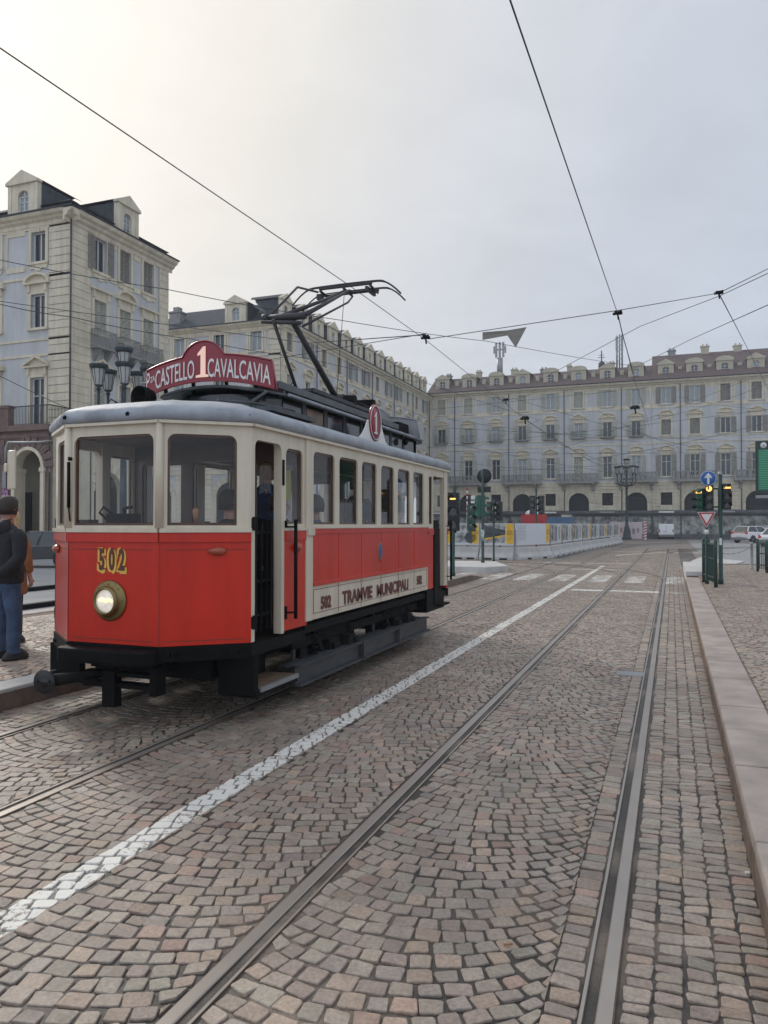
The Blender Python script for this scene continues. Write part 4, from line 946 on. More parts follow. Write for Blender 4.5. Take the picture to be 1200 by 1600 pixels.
# roof spotlight
LX, LZ = -.58, 3.07
b = MB(); b.lathe((LX, -2.42, LZ), [(.045, .12), (.085, .08), (.10, .0), (.10, -.10), (.085, -.10), (.08, -.02), (.001, 0)], 18, 'y'); sp = b.build('roof_lamp', M['black'], tram)
MB().tube([(LX, -2.50, 2.92), (LX-.10, -2.5, 2.97), (LX-.105, -2.5, LZ)], .012, 6).tube([(LX, -2.5, 2.92), (LX+.10, -2.5, 2.97), (LX+.105, -2.5, LZ)], .012, 6).tube([(LX, -2.45, 2.8), (LX, -2.5, 2.93)], .014, 6).tube([(LX+.10, -2.5, 2.97), (LX+.25, -2.4, 2.92), (LX+.35, -2.35, 2.85)], .012, 6).build('lamp_bracket', M['black'], sp)
# oval "1" board on the side of the roof
for sx in (1,):
    x = .86; yc = 9.36-TRY; hb_ = thing('side_route_board', None, None); hb_.parent = tram
    pr = [(-.54, 2.83), (.52, 2.83), (.40, 2.88), (.23, 3.10), (-.23, 3.10), (-.32, 2.98), (-.42, 2.90)]
    MB().prism([(x, yc+a, c) for a, c in pr], (-.018, 0, 0)).build('board', M['white'], hb_)
    b = MB(); b.lathe((x+.004, yc, 3.085), [(.001, .012), (.205, .012), (.205, -.012), (.001, -.012)], 32, 'x'); o = b.build('disc', M['maroon'], hb_)
    for v in o.data.vertices: v.co.z = 3.085+(v.co.z-3.085)*1.17
    R_ = []; 
    b = MB()
    ring = [(x+.018, yc+.19*cos(2*pi*k/32), 3.085+.222*sin(2*pi*k/32)) for k in range(33)]; b.tube(ring, .006, 5, cap=False); b.build('disc_rim', M['ltr'], hb_)
    one = [(-.062, 0), (.062, 0), (.062, .018), (.030, .026), (.030, .29), (.008, .29), (-.045, .235), (-.045, .215), (-.016, .222), (-.016, .026), (-.062, .018)]
    MB().prism([(x+.017, yc+a, 2.94+c) for a, c in one], (.004, 0, 0)).build('route_number', M['ltr'], hb_)
# roof gear behind the side board
MB().box((.3, 2.05, 3.13), (.62, 2.5, 3.32)).box((.45, 1.0, 3.13), (.62, 1.35, 3.22)).lathe((.66, 2.15, 3.02), [(.05, 0), (.055, .04), (.02, .07)], 12, 'x').build('roof_resistor', M['black'], tram)
# ---- bumpers, couplers, running gear
def L_(p): return Vector((p[0]-TRX, p[1]-TRY, p[2]))      # world -> tram
for sgn in (-1, 1):
    pts = fpts if sgn < 0 else [(-x, -y) for x, y in fpts]
    b = MB()
    for i in range(3):
        p, q = pts[i+1], pts[i]; panelbox(b, p, q, .60, ZD-.004, .06, out=.012)
        for s_ in (.12, .2, .8, .88) if i != 1 else (): 
            c0 = P2(p, q, s_); b.box((c0[0]-.014, c0[1]-.03, .64), (c0[0]+.014, c0[1]+.03, .67))
    b.build('end_sill', M['black'], tram)
    yo = YN*(-sgn)
    b = MB(); b.prism([(-XN-.02, yo+sgn*.0, .575), (XN+.02, yo, .575), (XN+.02, yo+sgn*.10, .575), (XN-.03, yo+sgn*.15, .575), (-XN+.03, yo+sgn*.15, .575), (-XN-.02, yo+sgn*.10, .575)], (0, 0, .125)); b.build('bumper', M['black'], tram, bevel=.02)
    b = MB(); b.box((-.30, yo-sgn*.1, .36), (XN-.02, yo+sgn*.02, .40)).box((-.30, yo-sgn*.1, .46), (XN-.02, yo+sgn*.02, .49)).box((XN-.06, yo-sgn*.1, .32), (XN, yo+sgn*.04, .56)).box((-.06, yo-sgn*.04, .20), (.07, yo+sgn*.05, .50)).box((-.40, yo-sgn*.4, .48), (.4, yo-sgn*.2, .6)); b.build('drawbar_frame', M['black'], tram)
    cp = MB().tube([(0, yo-sgn*.1, .49), (-.30 if sgn < 0 else .2, yo+sgn*.33, .465)], [.022, .03], 8).tube([(-.14 if sgn < 0 else .1, yo+sgn*.17, .475), (-.33 if sgn < 0 else .22, yo+sgn*.36, .46)], [.04, .055], 10).build('coupler', M['undr'], tram)
    c = Vector((-.35 if sgn < 0 else .23, yo+sgn*.385, .458)); d = Vector((.10, sgn*1., -.05)).normalized() if sgn < 0 else Vector((.4, .9, 0)).normalized()
    b = MB(); b.tube([c-d*.03, c+d*.005, c+d*.02, c+d*.021, c-d*.004], [.04, .098, .10, .05, .04], 18, cap=True); b.tube([c-d*.12+Vector((0, 0, .05)), c-d*.02+Vector((0, 0, .06))], .02, 6); b.build('buffer', mat('buffer_grey', (.035, .035, .037), .5, .3), cp)
# two axles in a truck
for yA in (-1.15, .95):
    b = MB(); b.tube([(-.9, yA, .36), (.9, yA, .36)], .055, 10); ax = b.build('axle', M['undr'], tram)
    for sx in (1, -1):
        b = MB(); b.lathe((sx*.72, yA, .36), [(.10, -.05*sx), (.13, -.03*sx), (.30, -.02*sx), (.33, -.055*sx), (.385, -.055*sx), (.385, -.035*sx), (.352, -.03*sx), (.352, .055*sx), (.31, .06*sx), (.29, .03*sx), (.13, .03*sx), (.10, .10*sx), (.06, .11*sx)], 28, 'x'); b.build('wheel', M['undr'], ax)
for sx in (1, -1):
    x = sx*.93
    b = MB(); b.box((x-.025, -2.1, .50), (x+.025, 1.9, .60)); b.box((x-.02, -1.9, .30), (x+.02, -1.75, .55))
    for yA in (-1.15, .95):
        b.box((x-.05, yA-.13, .26), (x+.06, yA+.13, .50)); b.box((x+.04*sx, yA-.08, .29), (x+.10*sx, yA+.08, .45))
        b.beam((x, yA-.34, .56), (x, yA-.13, .28), .04, .07); b.beam((x, yA+.34, .56), (x, yA+.13, .28), .04, .07)
        for k in range(5): L = .46-.07*k; b.box((x-.04, yA-L, .63-.022*k-.02), (x+.04, yA+L, .63-.022*k))
    b.build('truck_frame', M['undr'], tram, bevel=.006)
    for yA in (-1.15, .95):
        for dy in (-.46, .46):
            b = MB(); pts = [(x+.02+.05*cos(t_), yA+dy+.05*sin(t_), .30+.28*t_/(2*pi*5)) for t_ in [2*pi*5*i/60 for i in range(61)]]; b.tube(pts, .011, 5); b.tube([(x+.02, yA+dy, .22), (x+.02, yA+dy, .76)], .016, 6); b.build('spring', M['undr'], tram)
        b = MB(); b.prism([(x-.05, yA+.20, .34), (x-.05, yA+.50, .24), (x-.05, yA+.56, .30), (x-.05, yA+.42, .50), (x-.05, yA+.26, .50)], (.18*sx, 0, 0)); b.prism([(x+.14*sx, yA+.36, .45), (x+.14*sx, yA+.46, .47), (x+.14*sx, yA+.58, .30), (x+.14*sx, yA+.50, .27)], (.01*sx, 0, 0)); b.build('sand_box', M['undr'], tram)
    # side guard: an I-beam low over the cobbles
    x0 = sx*1.10
    b = MB(); b.box((x0-.01, -2.29, .21), (x0-.025*sx, 1.95, .385)); b.box((x0+.03*sx, -2.29, .375), (x0-.07*sx, 1.95, .392)); b.box((x0+.05*sx, -2.29, .19), (x0-.04*sx, 1.95, .208)); b.box((x0-.10*sx, -2.29, .36), (x0-.20*sx, 1.95, .385))
    for y in (-.65, .6): b.box((x0, y-.02, .17), (x0+.05*sx, y+.02, .395))
    for y in (-2.0, -1.0, .2, 1.2): b.box((x0-.25*sx, y-.03, .36), (x0-.02*sx, y+.03, .38)); b.box((x0-.2*sx, y-.02, .38), (x0-.17*sx, y+.02, .66))
    b.build('side_guard', mat('guard_grey', (.05, .052, .055), .6, var=.25, scale=6), tram)
    # front step with wooden tread, rear step box
    b = MB(); b.box((x0-.34*sx, YF-.02, .27), (x0+.02*sx, YF+.06, .62)); b.box((x0-.34*sx, YF, .25), (x0+.03*sx, -2.32, .315)); b.box((x0-.34*sx, -2.9, .32), (x0-.32*sx, -2.32, .62)); stp = b.build('step', M['black'], tram, bevel=.006)
    b = MB(); b.box((x0-.31*sx, YF+.07, .316), (x0+.015*sx, -2.33, .326)); b.build('tread', M['treadw'], stp)
    b = MB(); b.box((x0+.015*sx, YF+.07, .29), (x0+.045*sx, -2.33, .33)); b.build('step_edge', M['galv'], stp)
    b = MB(); b.prism([(x0-.3*sx, 1.98, .44), (x0-.3*sx, 2.9, .44), (x0-.3*sx, 2.9, .6), (x0-.3*sx, 2.75, .76), (x0-.3*sx, 1.98, .76)], (.28*sx, 0, 0)); s2 = b.build('step', M['black'], tram, bevel=.006)
    MB().box((x0-.02*sx, 2.5, .49), (x0+.06*sx, 2.95, .52)).build('tread', M['undr'], s2)
    # handles
    xh = sx*(W+.07)
    for (yy_, z0, z1) in ((6.545-TRY, .86, 1.80), (12.02-TRY, .86, 1.80)):
        b = MB(); b.tube([(xh, yy_, z0), (xh, yy_, z1)], .018, 8)
        for z in (z0+.06, z1-.07): b.tube([(sx*(W-.01), yy_-.07, z), (xh, yy_, z)], .010, 6); b.box((sx*(W-.004), yy_-.085, z-.06), (sx*(W+.01), yy_-.055, z+.06))
        b.build('grab_handle', M['black'], tram)
    b = MB(); xg = sx*(W-.03)
    for (yy_, w_) in ((YF+.10, .03), (YF+.20, .012), (YF+.30, .012), (YF+.38, .03)): b.box((xg-.02, yy_-w_/2, .80), (xg+.02, yy_+w_/2, 1.80))
    for z in (1.68, .95, 1.25): b.box((xg-.012, YF+.08, z-.012), (xg+.012, YF+.40, z+.012))
    for z in (.90, 1.76): b.box((xg-.03*0, YF+.02, z-.06), (xg+.04*sx, YF+.08, z+.06)); b.box((sx*(W-.02), YF+.0, z-.05), (sx*(W+.012), YF+.045, z+.05))
    b.build('folding_gate', M['black'], tram)
    MB().box((sx*(W+.001), -2.55, 2.12), (sx*(W+.012), -2.52, 2.36)).build('hinge', M['black'], tram)
# equipment boxes under the floor
for a_, c_ in (((-.7, -3.0, .34), (.6, -2.2, .62)), ((-.5, -.6, .22), (.5, .6, .60)), ((-.7, 2.1, .34), (.6, 3.0, .62))): MB().box(a_, c_).build('equipment_box', M['undr'], tram, bevel=.02)
# driver's mirror on a bent arm
a = L_((-5.5, 5.70, 2.53)); m1 = L_(yp(12, 692, 5.35)); m2 = L_(yp(9, 700, 5.35)); m3 = L_(yp(9, 742, 5.35)); mc = L_(yp(19, 733, 5.32))
mr = MB().tube([a, a+(m1-a)*.3+Vector((0, 0, .0)), m1, m2, m3], [.022, .014, .012, .012, .012], 8).build('mirror_arm', M['galv'], tram)
b = MB(); b.box((mc.x-.05, mc.y-.012, mc.z-.185), (mc.x+.045, mc.y+.012, mc.z+.17)); b.box((mc.x-.075, mc.y-.03, mc.z-.03), (mc.x-.04, mc.y+.03, mc.z+.05)); mo = b.build('mirror', M['crm'], mr, bevel=.012)
MB().box((m3.x-.02, m3.y-.02, m3.z-.12), (m3.x+.02, m3.y+.02, m3.z+.03)).build('mirror_clamp', M['galv'], mr)
# ---- pantograph
pg = thing('pantograph', None, None); pg.parent = tram; pg.location = (0, 0, 0)
b = MB()
for x in (-.27, .27): b.box((x-.03, -.25, 3.42), (x+.03, 2.05, 3.47))
for y in (-.25, .55, 1.25, 2.0): b.box((-.27, y-.03, 3.425), (.27, y+.03, 3.465))
b.box((-.12, .1, 3.43), (.12, .5, 3.47)); b.build('base_frame', mat('pantograph_grey', (.055, .055, .06), .55, .3, var=.25), pg)
for x in (-.27, .27):
    for y in (-.15, 1.9):
        b = MB(); b.lathe((x, y, 3.275), [(.03, 0), (.05, .02), (.03, .04), (.055, .06), (.03, .08), (.055, .10), (.03, .12), (.04, .15)], 12); b.build('insulator', M['black'], pg)
b = MB()
for x in (-.2, .0, .2): b.tube([(x, 1.25, 3.52), (x, 1.95, 3.50)], .045, 8)
b.box((-.25, 1.9, 3.44), (.25, 2.02, 3.66)); b.lathe((.1, 1.1, 3.52), [(.07, -.2), (.09, 0), (.07, .2)], 10, 'x'); b.build('spring', M['black'], pg)
KY, KZ = -.36, 4.36; BY, BZ = 1.05, 3.56
b = MB(); b.tube([(.02, BY, BZ), (.02, KY, KZ)], [.046, .036], 10); b.tube([(-.10, BY, BZ), (.14, BY, BZ)], .05, 10); b.build('lower_arm', mat('pantograph_grey', (.055, .055, .06), .55, .3, var=.25), pg)
MB().tube([(-.20, BY-.75, BZ-.06), (-.16, KY-.12, KZ-.04)], .024, 8).tube([(-.2, BY-.80, 3.50), (-.2, BY-.98, 3.56), (-.2, BY-.92, 3.66)], .012, 5).build('coupling_rod', mat('pantograph_grey', (.055, .055, .06), .55, .3, var=.25), pg)
HY, HZ = 1.42, 5.17
b = MB(); b.tube([(-.30, KY-.05, KZ), (.24, KY, KZ)], .045, 10); b.tube([(-.33, KY-.1, KZ-.05), (.2, KY-.05, KZ-.1)], .025, 8); b.lathe((-.30, KY-.05, KZ), [(.06, -.04), (.06, .04)], 10, 'x'); b.tube([(.22, KY-.02, KZ), (.1, HY-.1, HZ)], [.035, .02], 8); b.tube([(-.20, KY, KZ), (-.06, HY-.6, HZ-.26), (.02, HY-.1, HZ)], [.032, .024, .02], 8); b.tube([(.2, KY+.02, KZ-.12), (.15, HY-.25, HZ-.22), (.12, HY, HZ-.06)], [.016, .014, .012], 6)
b.tube([(-.28, KY, KZ+.04), (-.38, HY-.8, HZ-.10), (-.40, HY-.1, HZ+.03)], .016, 6); b.build('upper_arm', mat('pantograph_grey', (.055, .055, .06), .55, .3, var=.25), pg)
def bow(yb, zb, hw, drop, r):
    pts = []
    for k in range(25):
        u = -1+2*k/24; au = abs(u); z = zb+.02*(1-u*u)
        if au > .62: z -= drop*((au-.62)/.38)**1.7
        pts.append((u*hw*(1 if au < .9 else 1), yb, z))
    return MB().tube(pts, [r*.85 if .14 < k/24 < .86 else r*.6 for k in range(25)], 8)
cs = bow(1.42, 5.285, .87, .21, .021); cs.box((-.42, 1.39, 5.262), (.42, 1.45, 5.285)); cs.build('contact_strip', mat('pantograph_grey', (.055, .055, .06), .55, .3, var=.25), pg)
cs = bow(1.70, 5.265, .84, .21, .019); cs.box((-.42, 1.67, 5.242), (.42, 1.73, 5.265)); cs.build('contact_strip', mat('pantograph_grey', (.055, .055, .06), .55, .3, var=.25), pg)
b = MB()
for x in (-.40, -.02, .40): b.tube([(x, 1.40, 5.24), (x, 1.72, 5.22)], .02, 6)
b.tube([(-.4, 1.56, 5.21), (.4, 1.56, 5.21)], .022, 8); b.box((.33, 1.38, 5.17), (.37, 1.72, 5.23)); b.box((-.46, 1.40, 5.12), (-.38, 1.5, 5.2)); b.tube([(.02, HY-.1, HZ), (.02, 1.56, 5.21)], .02, 6); b.tube([(.1, HY-.1, HZ), (.1, 1.56, 5.21)], .02, 6); b.build('head_frame', mat('pantograph_grey', (.055, .055, .06), .55, .3, var=.25), pg)
MB().tube([(-.05, 1.5, 5.2), (-.05, 1.2, 3.5)], .005, 4).build('lowering_cord', M['black'], pg)

# ---- people aboard
rider((TRX+.38, TRY+YN+1.25, .74), radians(165), 'driver in dark coat sitting behind the right windscreen of the tram', 'jacket', 'hairdk', seated=True)
rider((TRX+.48, TRY-1.50, .74), radians(100), 'dark-coated passenger seated inside the tram, visible through its open door', 'cloth3', 'hairdk', seated=True)
rider((TRX+.1, TRY-1.1, .74), radians(95), 'white-haired passenger in blue behind the first saloon window of the tram', 'cloth1', 'blond', seated=False)
rider((TRX+.62, TRY-.9, .74), radians(-90), 'passenger in blue seated behind the second saloon window of the tram', 'cloth1', 'hairdk', seated=True)
rider((TRX-.62, TRY+.5, .74), radians(90), 'passenger in grey seated on the tram bench across from the crest', 'cloth2', 'hairdk', seated=True)
rider((TRX-.30, TRY+2.55, .74), radians(170), 'passenger in dark clothes standing on the rear platform of the tram', 'cloth3', 'hairdk')
# ================================================================== buildings
def wall_holes(b, L, z0, z1, holes, th=.35, mi=0, reveal=True, y=0.):
    xs = sorted(set([0, L]+[h[0] for h in holes]+[h[1] for h in holes])); 
    for i in range(len(xs)-1):
        a, c = xs[i], xs[i+1]
        if c-a < 1e-4: continue
        hs = sorted([h for h in holes if h[0] < (a+c)/2 < h[1]], key=lambda h: h[2]); z = z0
        for h in hs:
            if h[2] > z: b.add([(a, y, z), (c, y, z), (c, y, h[2]), (a, y, h[2])], [(0, 1, 2, 3)], mi)
            z = h[3]
        if z < z1: b.add([(a, y, z), (c, y, z), (c, y, z1), (a, y, z1)], [(0, 1, 2, 3)], mi)
    if reveal:
        for h in holes:
            a, c, u, v = h[:4]
            b.add([(a, y, u), (a, y+th, u), (a, y+th, v), (a, y, v)], [(0, 1, 2, 3)], mi); b.add([(c, y, u), (c, y+th, u), (c, y+th, v), (c, y, v)], [(3, 2, 1, 0)], mi)
            b.add([(a, y, v), (c, y, v), (c, y+th, v), (a, y+th, v)], [(0, 1, 2, 3)], mi); b.add([(a, y, u), (c, y, u), (c, y+th, u), (a, y+th, u)], [(3, 2, 1, 0)], mi)
def window(parent, s, z, w, h, style, ped=None, shut=None, curtain=False, deep=.22, surround='cream', balcony=None):
    """one window of a facade: white casement with its pane, surround, pediment, shutters"""
    b = MB(); f = .07
    b.box((-w/2, deep-.05, 0), (-w/2+f, deep, h)).box((w/2-f, deep-.05, 0), (w/2, deep, h)).box((-w/2+f, deep-.05, h-f), (w/2-f, deep, h)).box((-w/2+f, deep-.05, 0), (w/2-f, deep, f)).box((-.035, deep-.055, f), (.035, deep, h-f))
    if style == 't': b.box((-w/2+f, deep-.05, h*.68), (w/2-f, deep, h*.68+.05))
    if style == 'g':
        for q in (.33, .66): b.box((-w/2+f, deep-.05, h*q), (w/2-f, deep, h*q+.035))
    o = b.build('window', M['wframe'], parent, loc=(s, 0, z))
    MB().box((-w/2+.01, deep+.005, .01), (w/2-.01, deep+.02, h-.01)).build('pane', M['wcurt'] if curtain else M['wdark'], o)
    b = MB(); t = .19; pr = -.07
    if surround:
        b.box((-w/2-t, pr, -.0), (-w/2, 0.01, h+t)).box((w/2, pr, -.0), (w/2+t, .01, h+t)).box((-w/2, pr, h), (w/2, .01, h+t))
        b.box((-w/2-t-.05, pr-.08, -.14), (w/2+t+.05, .01, 0))
    if ped == 'ears':
        b.box((-w/2-t-.1, pr-.01, h+t-.05), (w/2+t+.1, .01, h+t+.08)); b.box((-.14, pr-.04, h-.03), (.14, .01, h+t+.14)); b.prism([(-w/2-t, pr, -.14), (w/2+t, pr, -.14), (w/2+t-.1, pr, -.40), (.3, pr, -.36), (.15, pr, -.5), (-.15, pr, -.5), (-.3, pr, -.36), (-w/2-t+.1, pr, -.40)], (0, .075, 0))
    if ped in ('tri', 'seg', 'flat'):
        ph = h+.55; hw = w/2+.42
        b.box((-w/2-.12, pr+.01, h+t), (w/2+.12, .01, ph))
        for q in (-1, 1): b.box((q*(w/2+.02), pr-.1, h+.12), (q*(w/2+.18), .01, ph))
        b.box((-hw, pr-.20, ph), (hw, .01, ph+.10))
        if ped == 'tri':
            for q in (-1, 1): b.prism([(q*hw, pr-.20, ph+.10), (q*hw, pr-.20, ph+.22), (0, pr-.20, ph+.72), (0, pr-.20, ph+.56)], (0, .275, 0))
            b.prism([(-hw+.1, pr+.02, ph+.10), (hw-.1, pr+.02, ph+.10), (0, pr+.02, ph+.62)], (0, .04, 0))
        elif ped == 'seg':
            ar = [(hw*cos(a), ph+.10+.56*sin(a)) for a in [pi*k/12 for k in range(13)]]; ar2 = [((hw-.14)*cos(a), ph+.10+.42*sin(a)) for a in [pi*k/12 for k in range(12, -1, -1)]]
            b.prism([(x, pr-.20, z_) for x, z_ in ar+ar2], (0, .275, 0)); b.prism([(x, pr+.02, z_) for x, z_ in ar2], (0, .04, 0))
    if b.v: b.build('surround', M[surround], o)
    if shut:
        mcol, opened = shut
        for q in (-1, 1):
            b = MB()
            if opened: x0, x1 = q*(w/2+.04), q*(w/2+.04+w/2)
            else: x0, x1 = q*.01, q*(w/2-.02)
            yy_ = -.12 if opened else deep-.12
            xa, xb = min(x0, x1), max(x0, x1)
            for (za, zb_) in ((0, .08), (h*.32, h*.32+.07), (h*.64, h*.64+.07), (h-.08, h)): b.box((xa, yy_, za), (xb, yy_+.045, zb_))
            b.box((xa, yy_, .08), (xa+.07, yy_+.045, h-.08)).box((xb-.07, yy_, .08), (xb, yy_+.045, h-.08))
            nl = 9
            for k in range(nl*2):
                zc = .1+(h-.2)*(k+.5)/(nl*2); b.add([(xa+.07, yy_+.005, zc-.045), (xb-.07, yy_+.005, zc-.045), (xb-.07, yy_+.04, zc+.045), (xa+.07, yy_+.04, zc+.045)], [(0, 1, 2, 3)])
            b.build('shutter', M[mcol], o)
    if balcony == 'iron':
        b = MB(); bw = w/2+.3; b.box((-bw, -.42, -.16), (bw, 0, -.05)); n = 13
        for k in range(n+1): x = -bw+2*bw*k/n; b.box((x-.012, -.40, -.05), (x+.012, -.376, .9))
        b.box((-bw, -.41, .88), (bw, -.37, .92)).box((-bw, -.41, .88), (-bw+.03, 0, .92)).box((bw-.03, -.41, .88), (bw, 0, .92)); b.build('balcony', M['ironpale'], o)
    return o
def balcony_bulge(parent, s, z, bw, m='stone', n=22, proj=.75):
    b = MB(); b.box((-bw, -proj, -.14), (bw, 0, .0))
    for q in (-1, 1):
        b.prism([(q*(bw-.25), 0, -.14), (q*(bw-.25), -proj+.1, -.14), (q*(bw-.25), -proj+.12, -.3), (q*(bw-.25), 0, -.85)], (-q*.2, 0, 0))
    for k in range(n+1):
        x = -bw+.04+(2*bw-.08)*k/n; b.tube([(x, -proj+.05, 0), (x, -proj-.07, .18), (x, -proj-.03, .45), (x, -proj+.05, .95)], .018, 4, cap=False)
    for q in (-1, 1):
        for k in range(5): y = -proj*.2*k-.08; b.box((q*(bw-.02)-.015, y-.015, 0), (q*(bw-.02)+.015, y+.015, .95))
    b.box((-bw, -proj+.02, .93), (bw, -proj+.08, .98)).box((-bw, -proj+.02, .93), (-bw+.05, 0, .98)).box((bw-.05, -proj+.02, .93), (bw, 0, .98))
    return b.build('balcony', M['iron'] if m == 'iron' else M[m], parent, loc=(s, 0, z))
def stone_balcony(parent, s, z, bw, proj=1.0):
    b = MB(); b.box((-bw, -proj, -.22), (bw, 0, 0)); b.box((-bw+.03, -proj+.05, 0), (bw-.03, -proj+.23, .12)); b.box((-bw, -proj+.02, .95), (bw, -proj+.26, 1.08))
    n = int(bw*2/.24)
    for k in range(n+1):
        x = -bw+.1+(2*bw-.2)*k/n
        if k in (0, n//3, n-n//3, n): b.box((x-.14, -proj+.04, .12), (x+.14, -proj+.25, .95))
        else: b.tube([(x, -proj+.14, .12), (x, -proj+.14, .3), (x, -proj+.14, .55), (x, -proj+.14, .95)], [.05, .085, .045, .05], 6, cap=False)
    for q in (-bw*.72, bw*.72):
        b.prism([(q-.17, 0, -.22), (q-.17, -proj+.1, -.22), (q-.17, -proj+.12, -.42), (q-.17, -.35, -.62), (q-.17, -.3, -1.15), (q-.17, 0, -1.2)], (.34, 0, 0))
    return b.build('balcony', M['stone'], parent, loc=(s, 0, z))
def dormer(parent, s, y0, z0, w=1.7, h=2.3, mcream='cream', mroof='slate', kind='tri', grid=True, depth=3.2):
    b = MB(); hw = w/2; ow = w*(.18 if mcream == 'cream' else .23); sill = .28; sp = h*.60
    # front wall with arched opening
    pts = [(-hw, 0, 0), (-ow, 0, 0), (-ow, 0, sp)]+[(-ow*cos(pi*k/8), 0, sp+ow*sin(pi*k/8)) for k in range(1, 8)]+[(ow, 0, sp), (ow, 0, 0), (hw, 0, 0), (hw, 0, h), (-hw, 0, h)]
    b.prism(pts, (0, .25, 0)); b.box((-ow, 0, 0), (ow, .25, sill))
    for q in (-1, 1): b.box((q*hw, -.06, 0), (q*(hw-.24), 0, h-.02))
    b.box((-hw-.12, -.16, h), (hw+.12, .2, h+.14))
    b.box((-hw-.10, -.10, -.02), (hw+.10, 0, .14))
    if kind == 'tri':
        b.prism([(-hw-.12, -.16, h+.14), (hw+.12, -.16, h+.14), (0, -.16, h+.14+w*.30)], (0, .36, 0))
    else:
        b.prism([((hw+.12)*cos(pi*k/10), -.16, h+.14+w*.24*sin(pi*k/10)) for k in range(11)], (0, .36, 0))
    o = b.build('dormer', M[mcream], parent, loc=(s, y0, z0))
    b = MB(); top = h+.14+w*(.30 if kind == 'tri' else .24)
    for q in (-1, 1): b.add([(q*hw, .25, 0), (q*hw, depth*.25, 0), (q*hw, depth, h), (q*hw, .25, h)], [(0, 1, 2, 3)])
    b.add([(-hw-.12, .2, h+.14), (0, .2, top), (0, depth+.9, top), (-hw-.12, depth+.3, h+.14)], [(0, 1, 2, 3)]); b.add([(hw+.12, .2, h+.14), (0, .2, top), (0, depth+.9, top), (hw+.12, depth+.3, h+.14)], [(3, 2, 1, 0)])
    b.build('dormer_roof', M[mroof], o, fix=False)
    b = MB(); b.box((-ow, .17, sill), (ow, .19, sp+ow)); wd = b.build('dormer_pane', M['wcurt'] if random.random() < .5 else M['wdark'], o)
    b = MB(); b.box((-.03, .12, sill), (.03, .16, sp+ow))
    if grid:
        for z in (sill, sp-.3, sp+.02): b.box((-ow, .12, z), (ow, .16, z+.05))
    for q in (-1, 1): b.box((q*ow, .12, sill), (q*(ow-.06), .16, sp))
    b.build('dormer_sash', M['wframe'], o)
    return o
def quoins(parent, s0, s1, z0, z1, h=.46, gap=.05, pr=.05, m='cream', wrap=False):
    b = MB(); z = z0
    while z < z1-.1:
        b.box((s0, -pr, z), (s1, .0, min(z+h-gap, z1))); z += h
    b.box((s0, -pr+.03, z0), (s1, 0.0, z1)); return b.build('quoin', M[m], parent)
def cornice(parent, L, z, proj=.9, e0=0., e1=0., m='cream', mg='slate'):
    b = MB(); pr = [(0, z-.72), (-.10, z-.72), (-.12, z-.52), (-.30, z-.42), (-.34, z-.3), (-proj+.08, z-.2), (-proj, z-.05), (-proj, z), (0, z)]
    b.prism([(-e0, y, z_) for y, z_ in pr], (L+e0+e1, 0, 0)); n = int(L/.55)
    o = b.build('cornice', M[m], parent)
    b = MB(); b.prism([(-e0-.05, y, z_) for y, z_ in ((-proj-.06, z), (-proj-.10, z+.06), (-proj-.03, z+.09), (0, z+.08), (0, z))], (L+e0+e1+.1, 0, 0)); b.build('gutter', M[mg], parent)
    return o
def bands(parent, L, zs, m='cream', pr=.06):
    b = MB()
    for z, h in zs: b.box((0, -pr, z), (L, 0, z+h))
    return b.build('string_course', M[m], parent)
def downpipe(parent, s, z0, z1, m='pipe', y=-.14):
    b = MB(); b.tube([(s, y, z0), (s, y, z1)], .055, 6); return b.build('downpipe', M[m], parent)
def arch_infill(b, s, w, zs, zt, mi=0, th=.35, y=0.):
    """spandrels turning the top of the rectangular hole (s±w/2, up to zt) into a round arch springing at zs"""
    R = w/2
    for q in (-1, 1):
        pts = [(s+q*R, y, zs)]+[(s+q*R*cos(pi/2*k/10), y, zs+R*sin(pi/2*k/10)*((zt-zs)/R)) for k in range(1, 11)]+[(s+q*R, y, zt)]
        b.prism(pts, (0, th, 0), mi)
def arch_ring(b, s, w, zs, zt, t=.5, pr=.07, n=9, mi=0, gap=.03):
    R = w/2; k_ = (zt-zs)/R
    for i in range(n):
        a0 = pi*i/n+gap; a1 = pi*(i+1)/n-gap
        pts = [(s+r*cos(a), -pr, zs+r*k_*sin(a)) for r, a in ((R, a0), (R+t, a0), (R+t, a1), (R, a1))]
        b.prism(pts, (0, pr+.01, 0), mi)
def rusticated(b, L, z0, z1, holes, h=.42, pr=.06, gap=.045, mi=0):
    z = z0
    while z < z1-.05:
        zt = min(z+h-gap, z1); cuts = sorted([(a, c) for a, c, u, v in holes if u < zt and v > z]); x = 0
        for a, c in cuts:
            if a > x: b.box((x, -pr, z), (a, 0, zt), mi)
            x = max(x, c)
        if x < L: b.box((x, -pr, z), (L, 0, zt), mi)
        z += h

# ---- storey heights shared by the whole square
Z_TOP, Z_F3, Z_F2 = (17.05, 19.15), (13.1, 15.05), (7.85, 10.6)

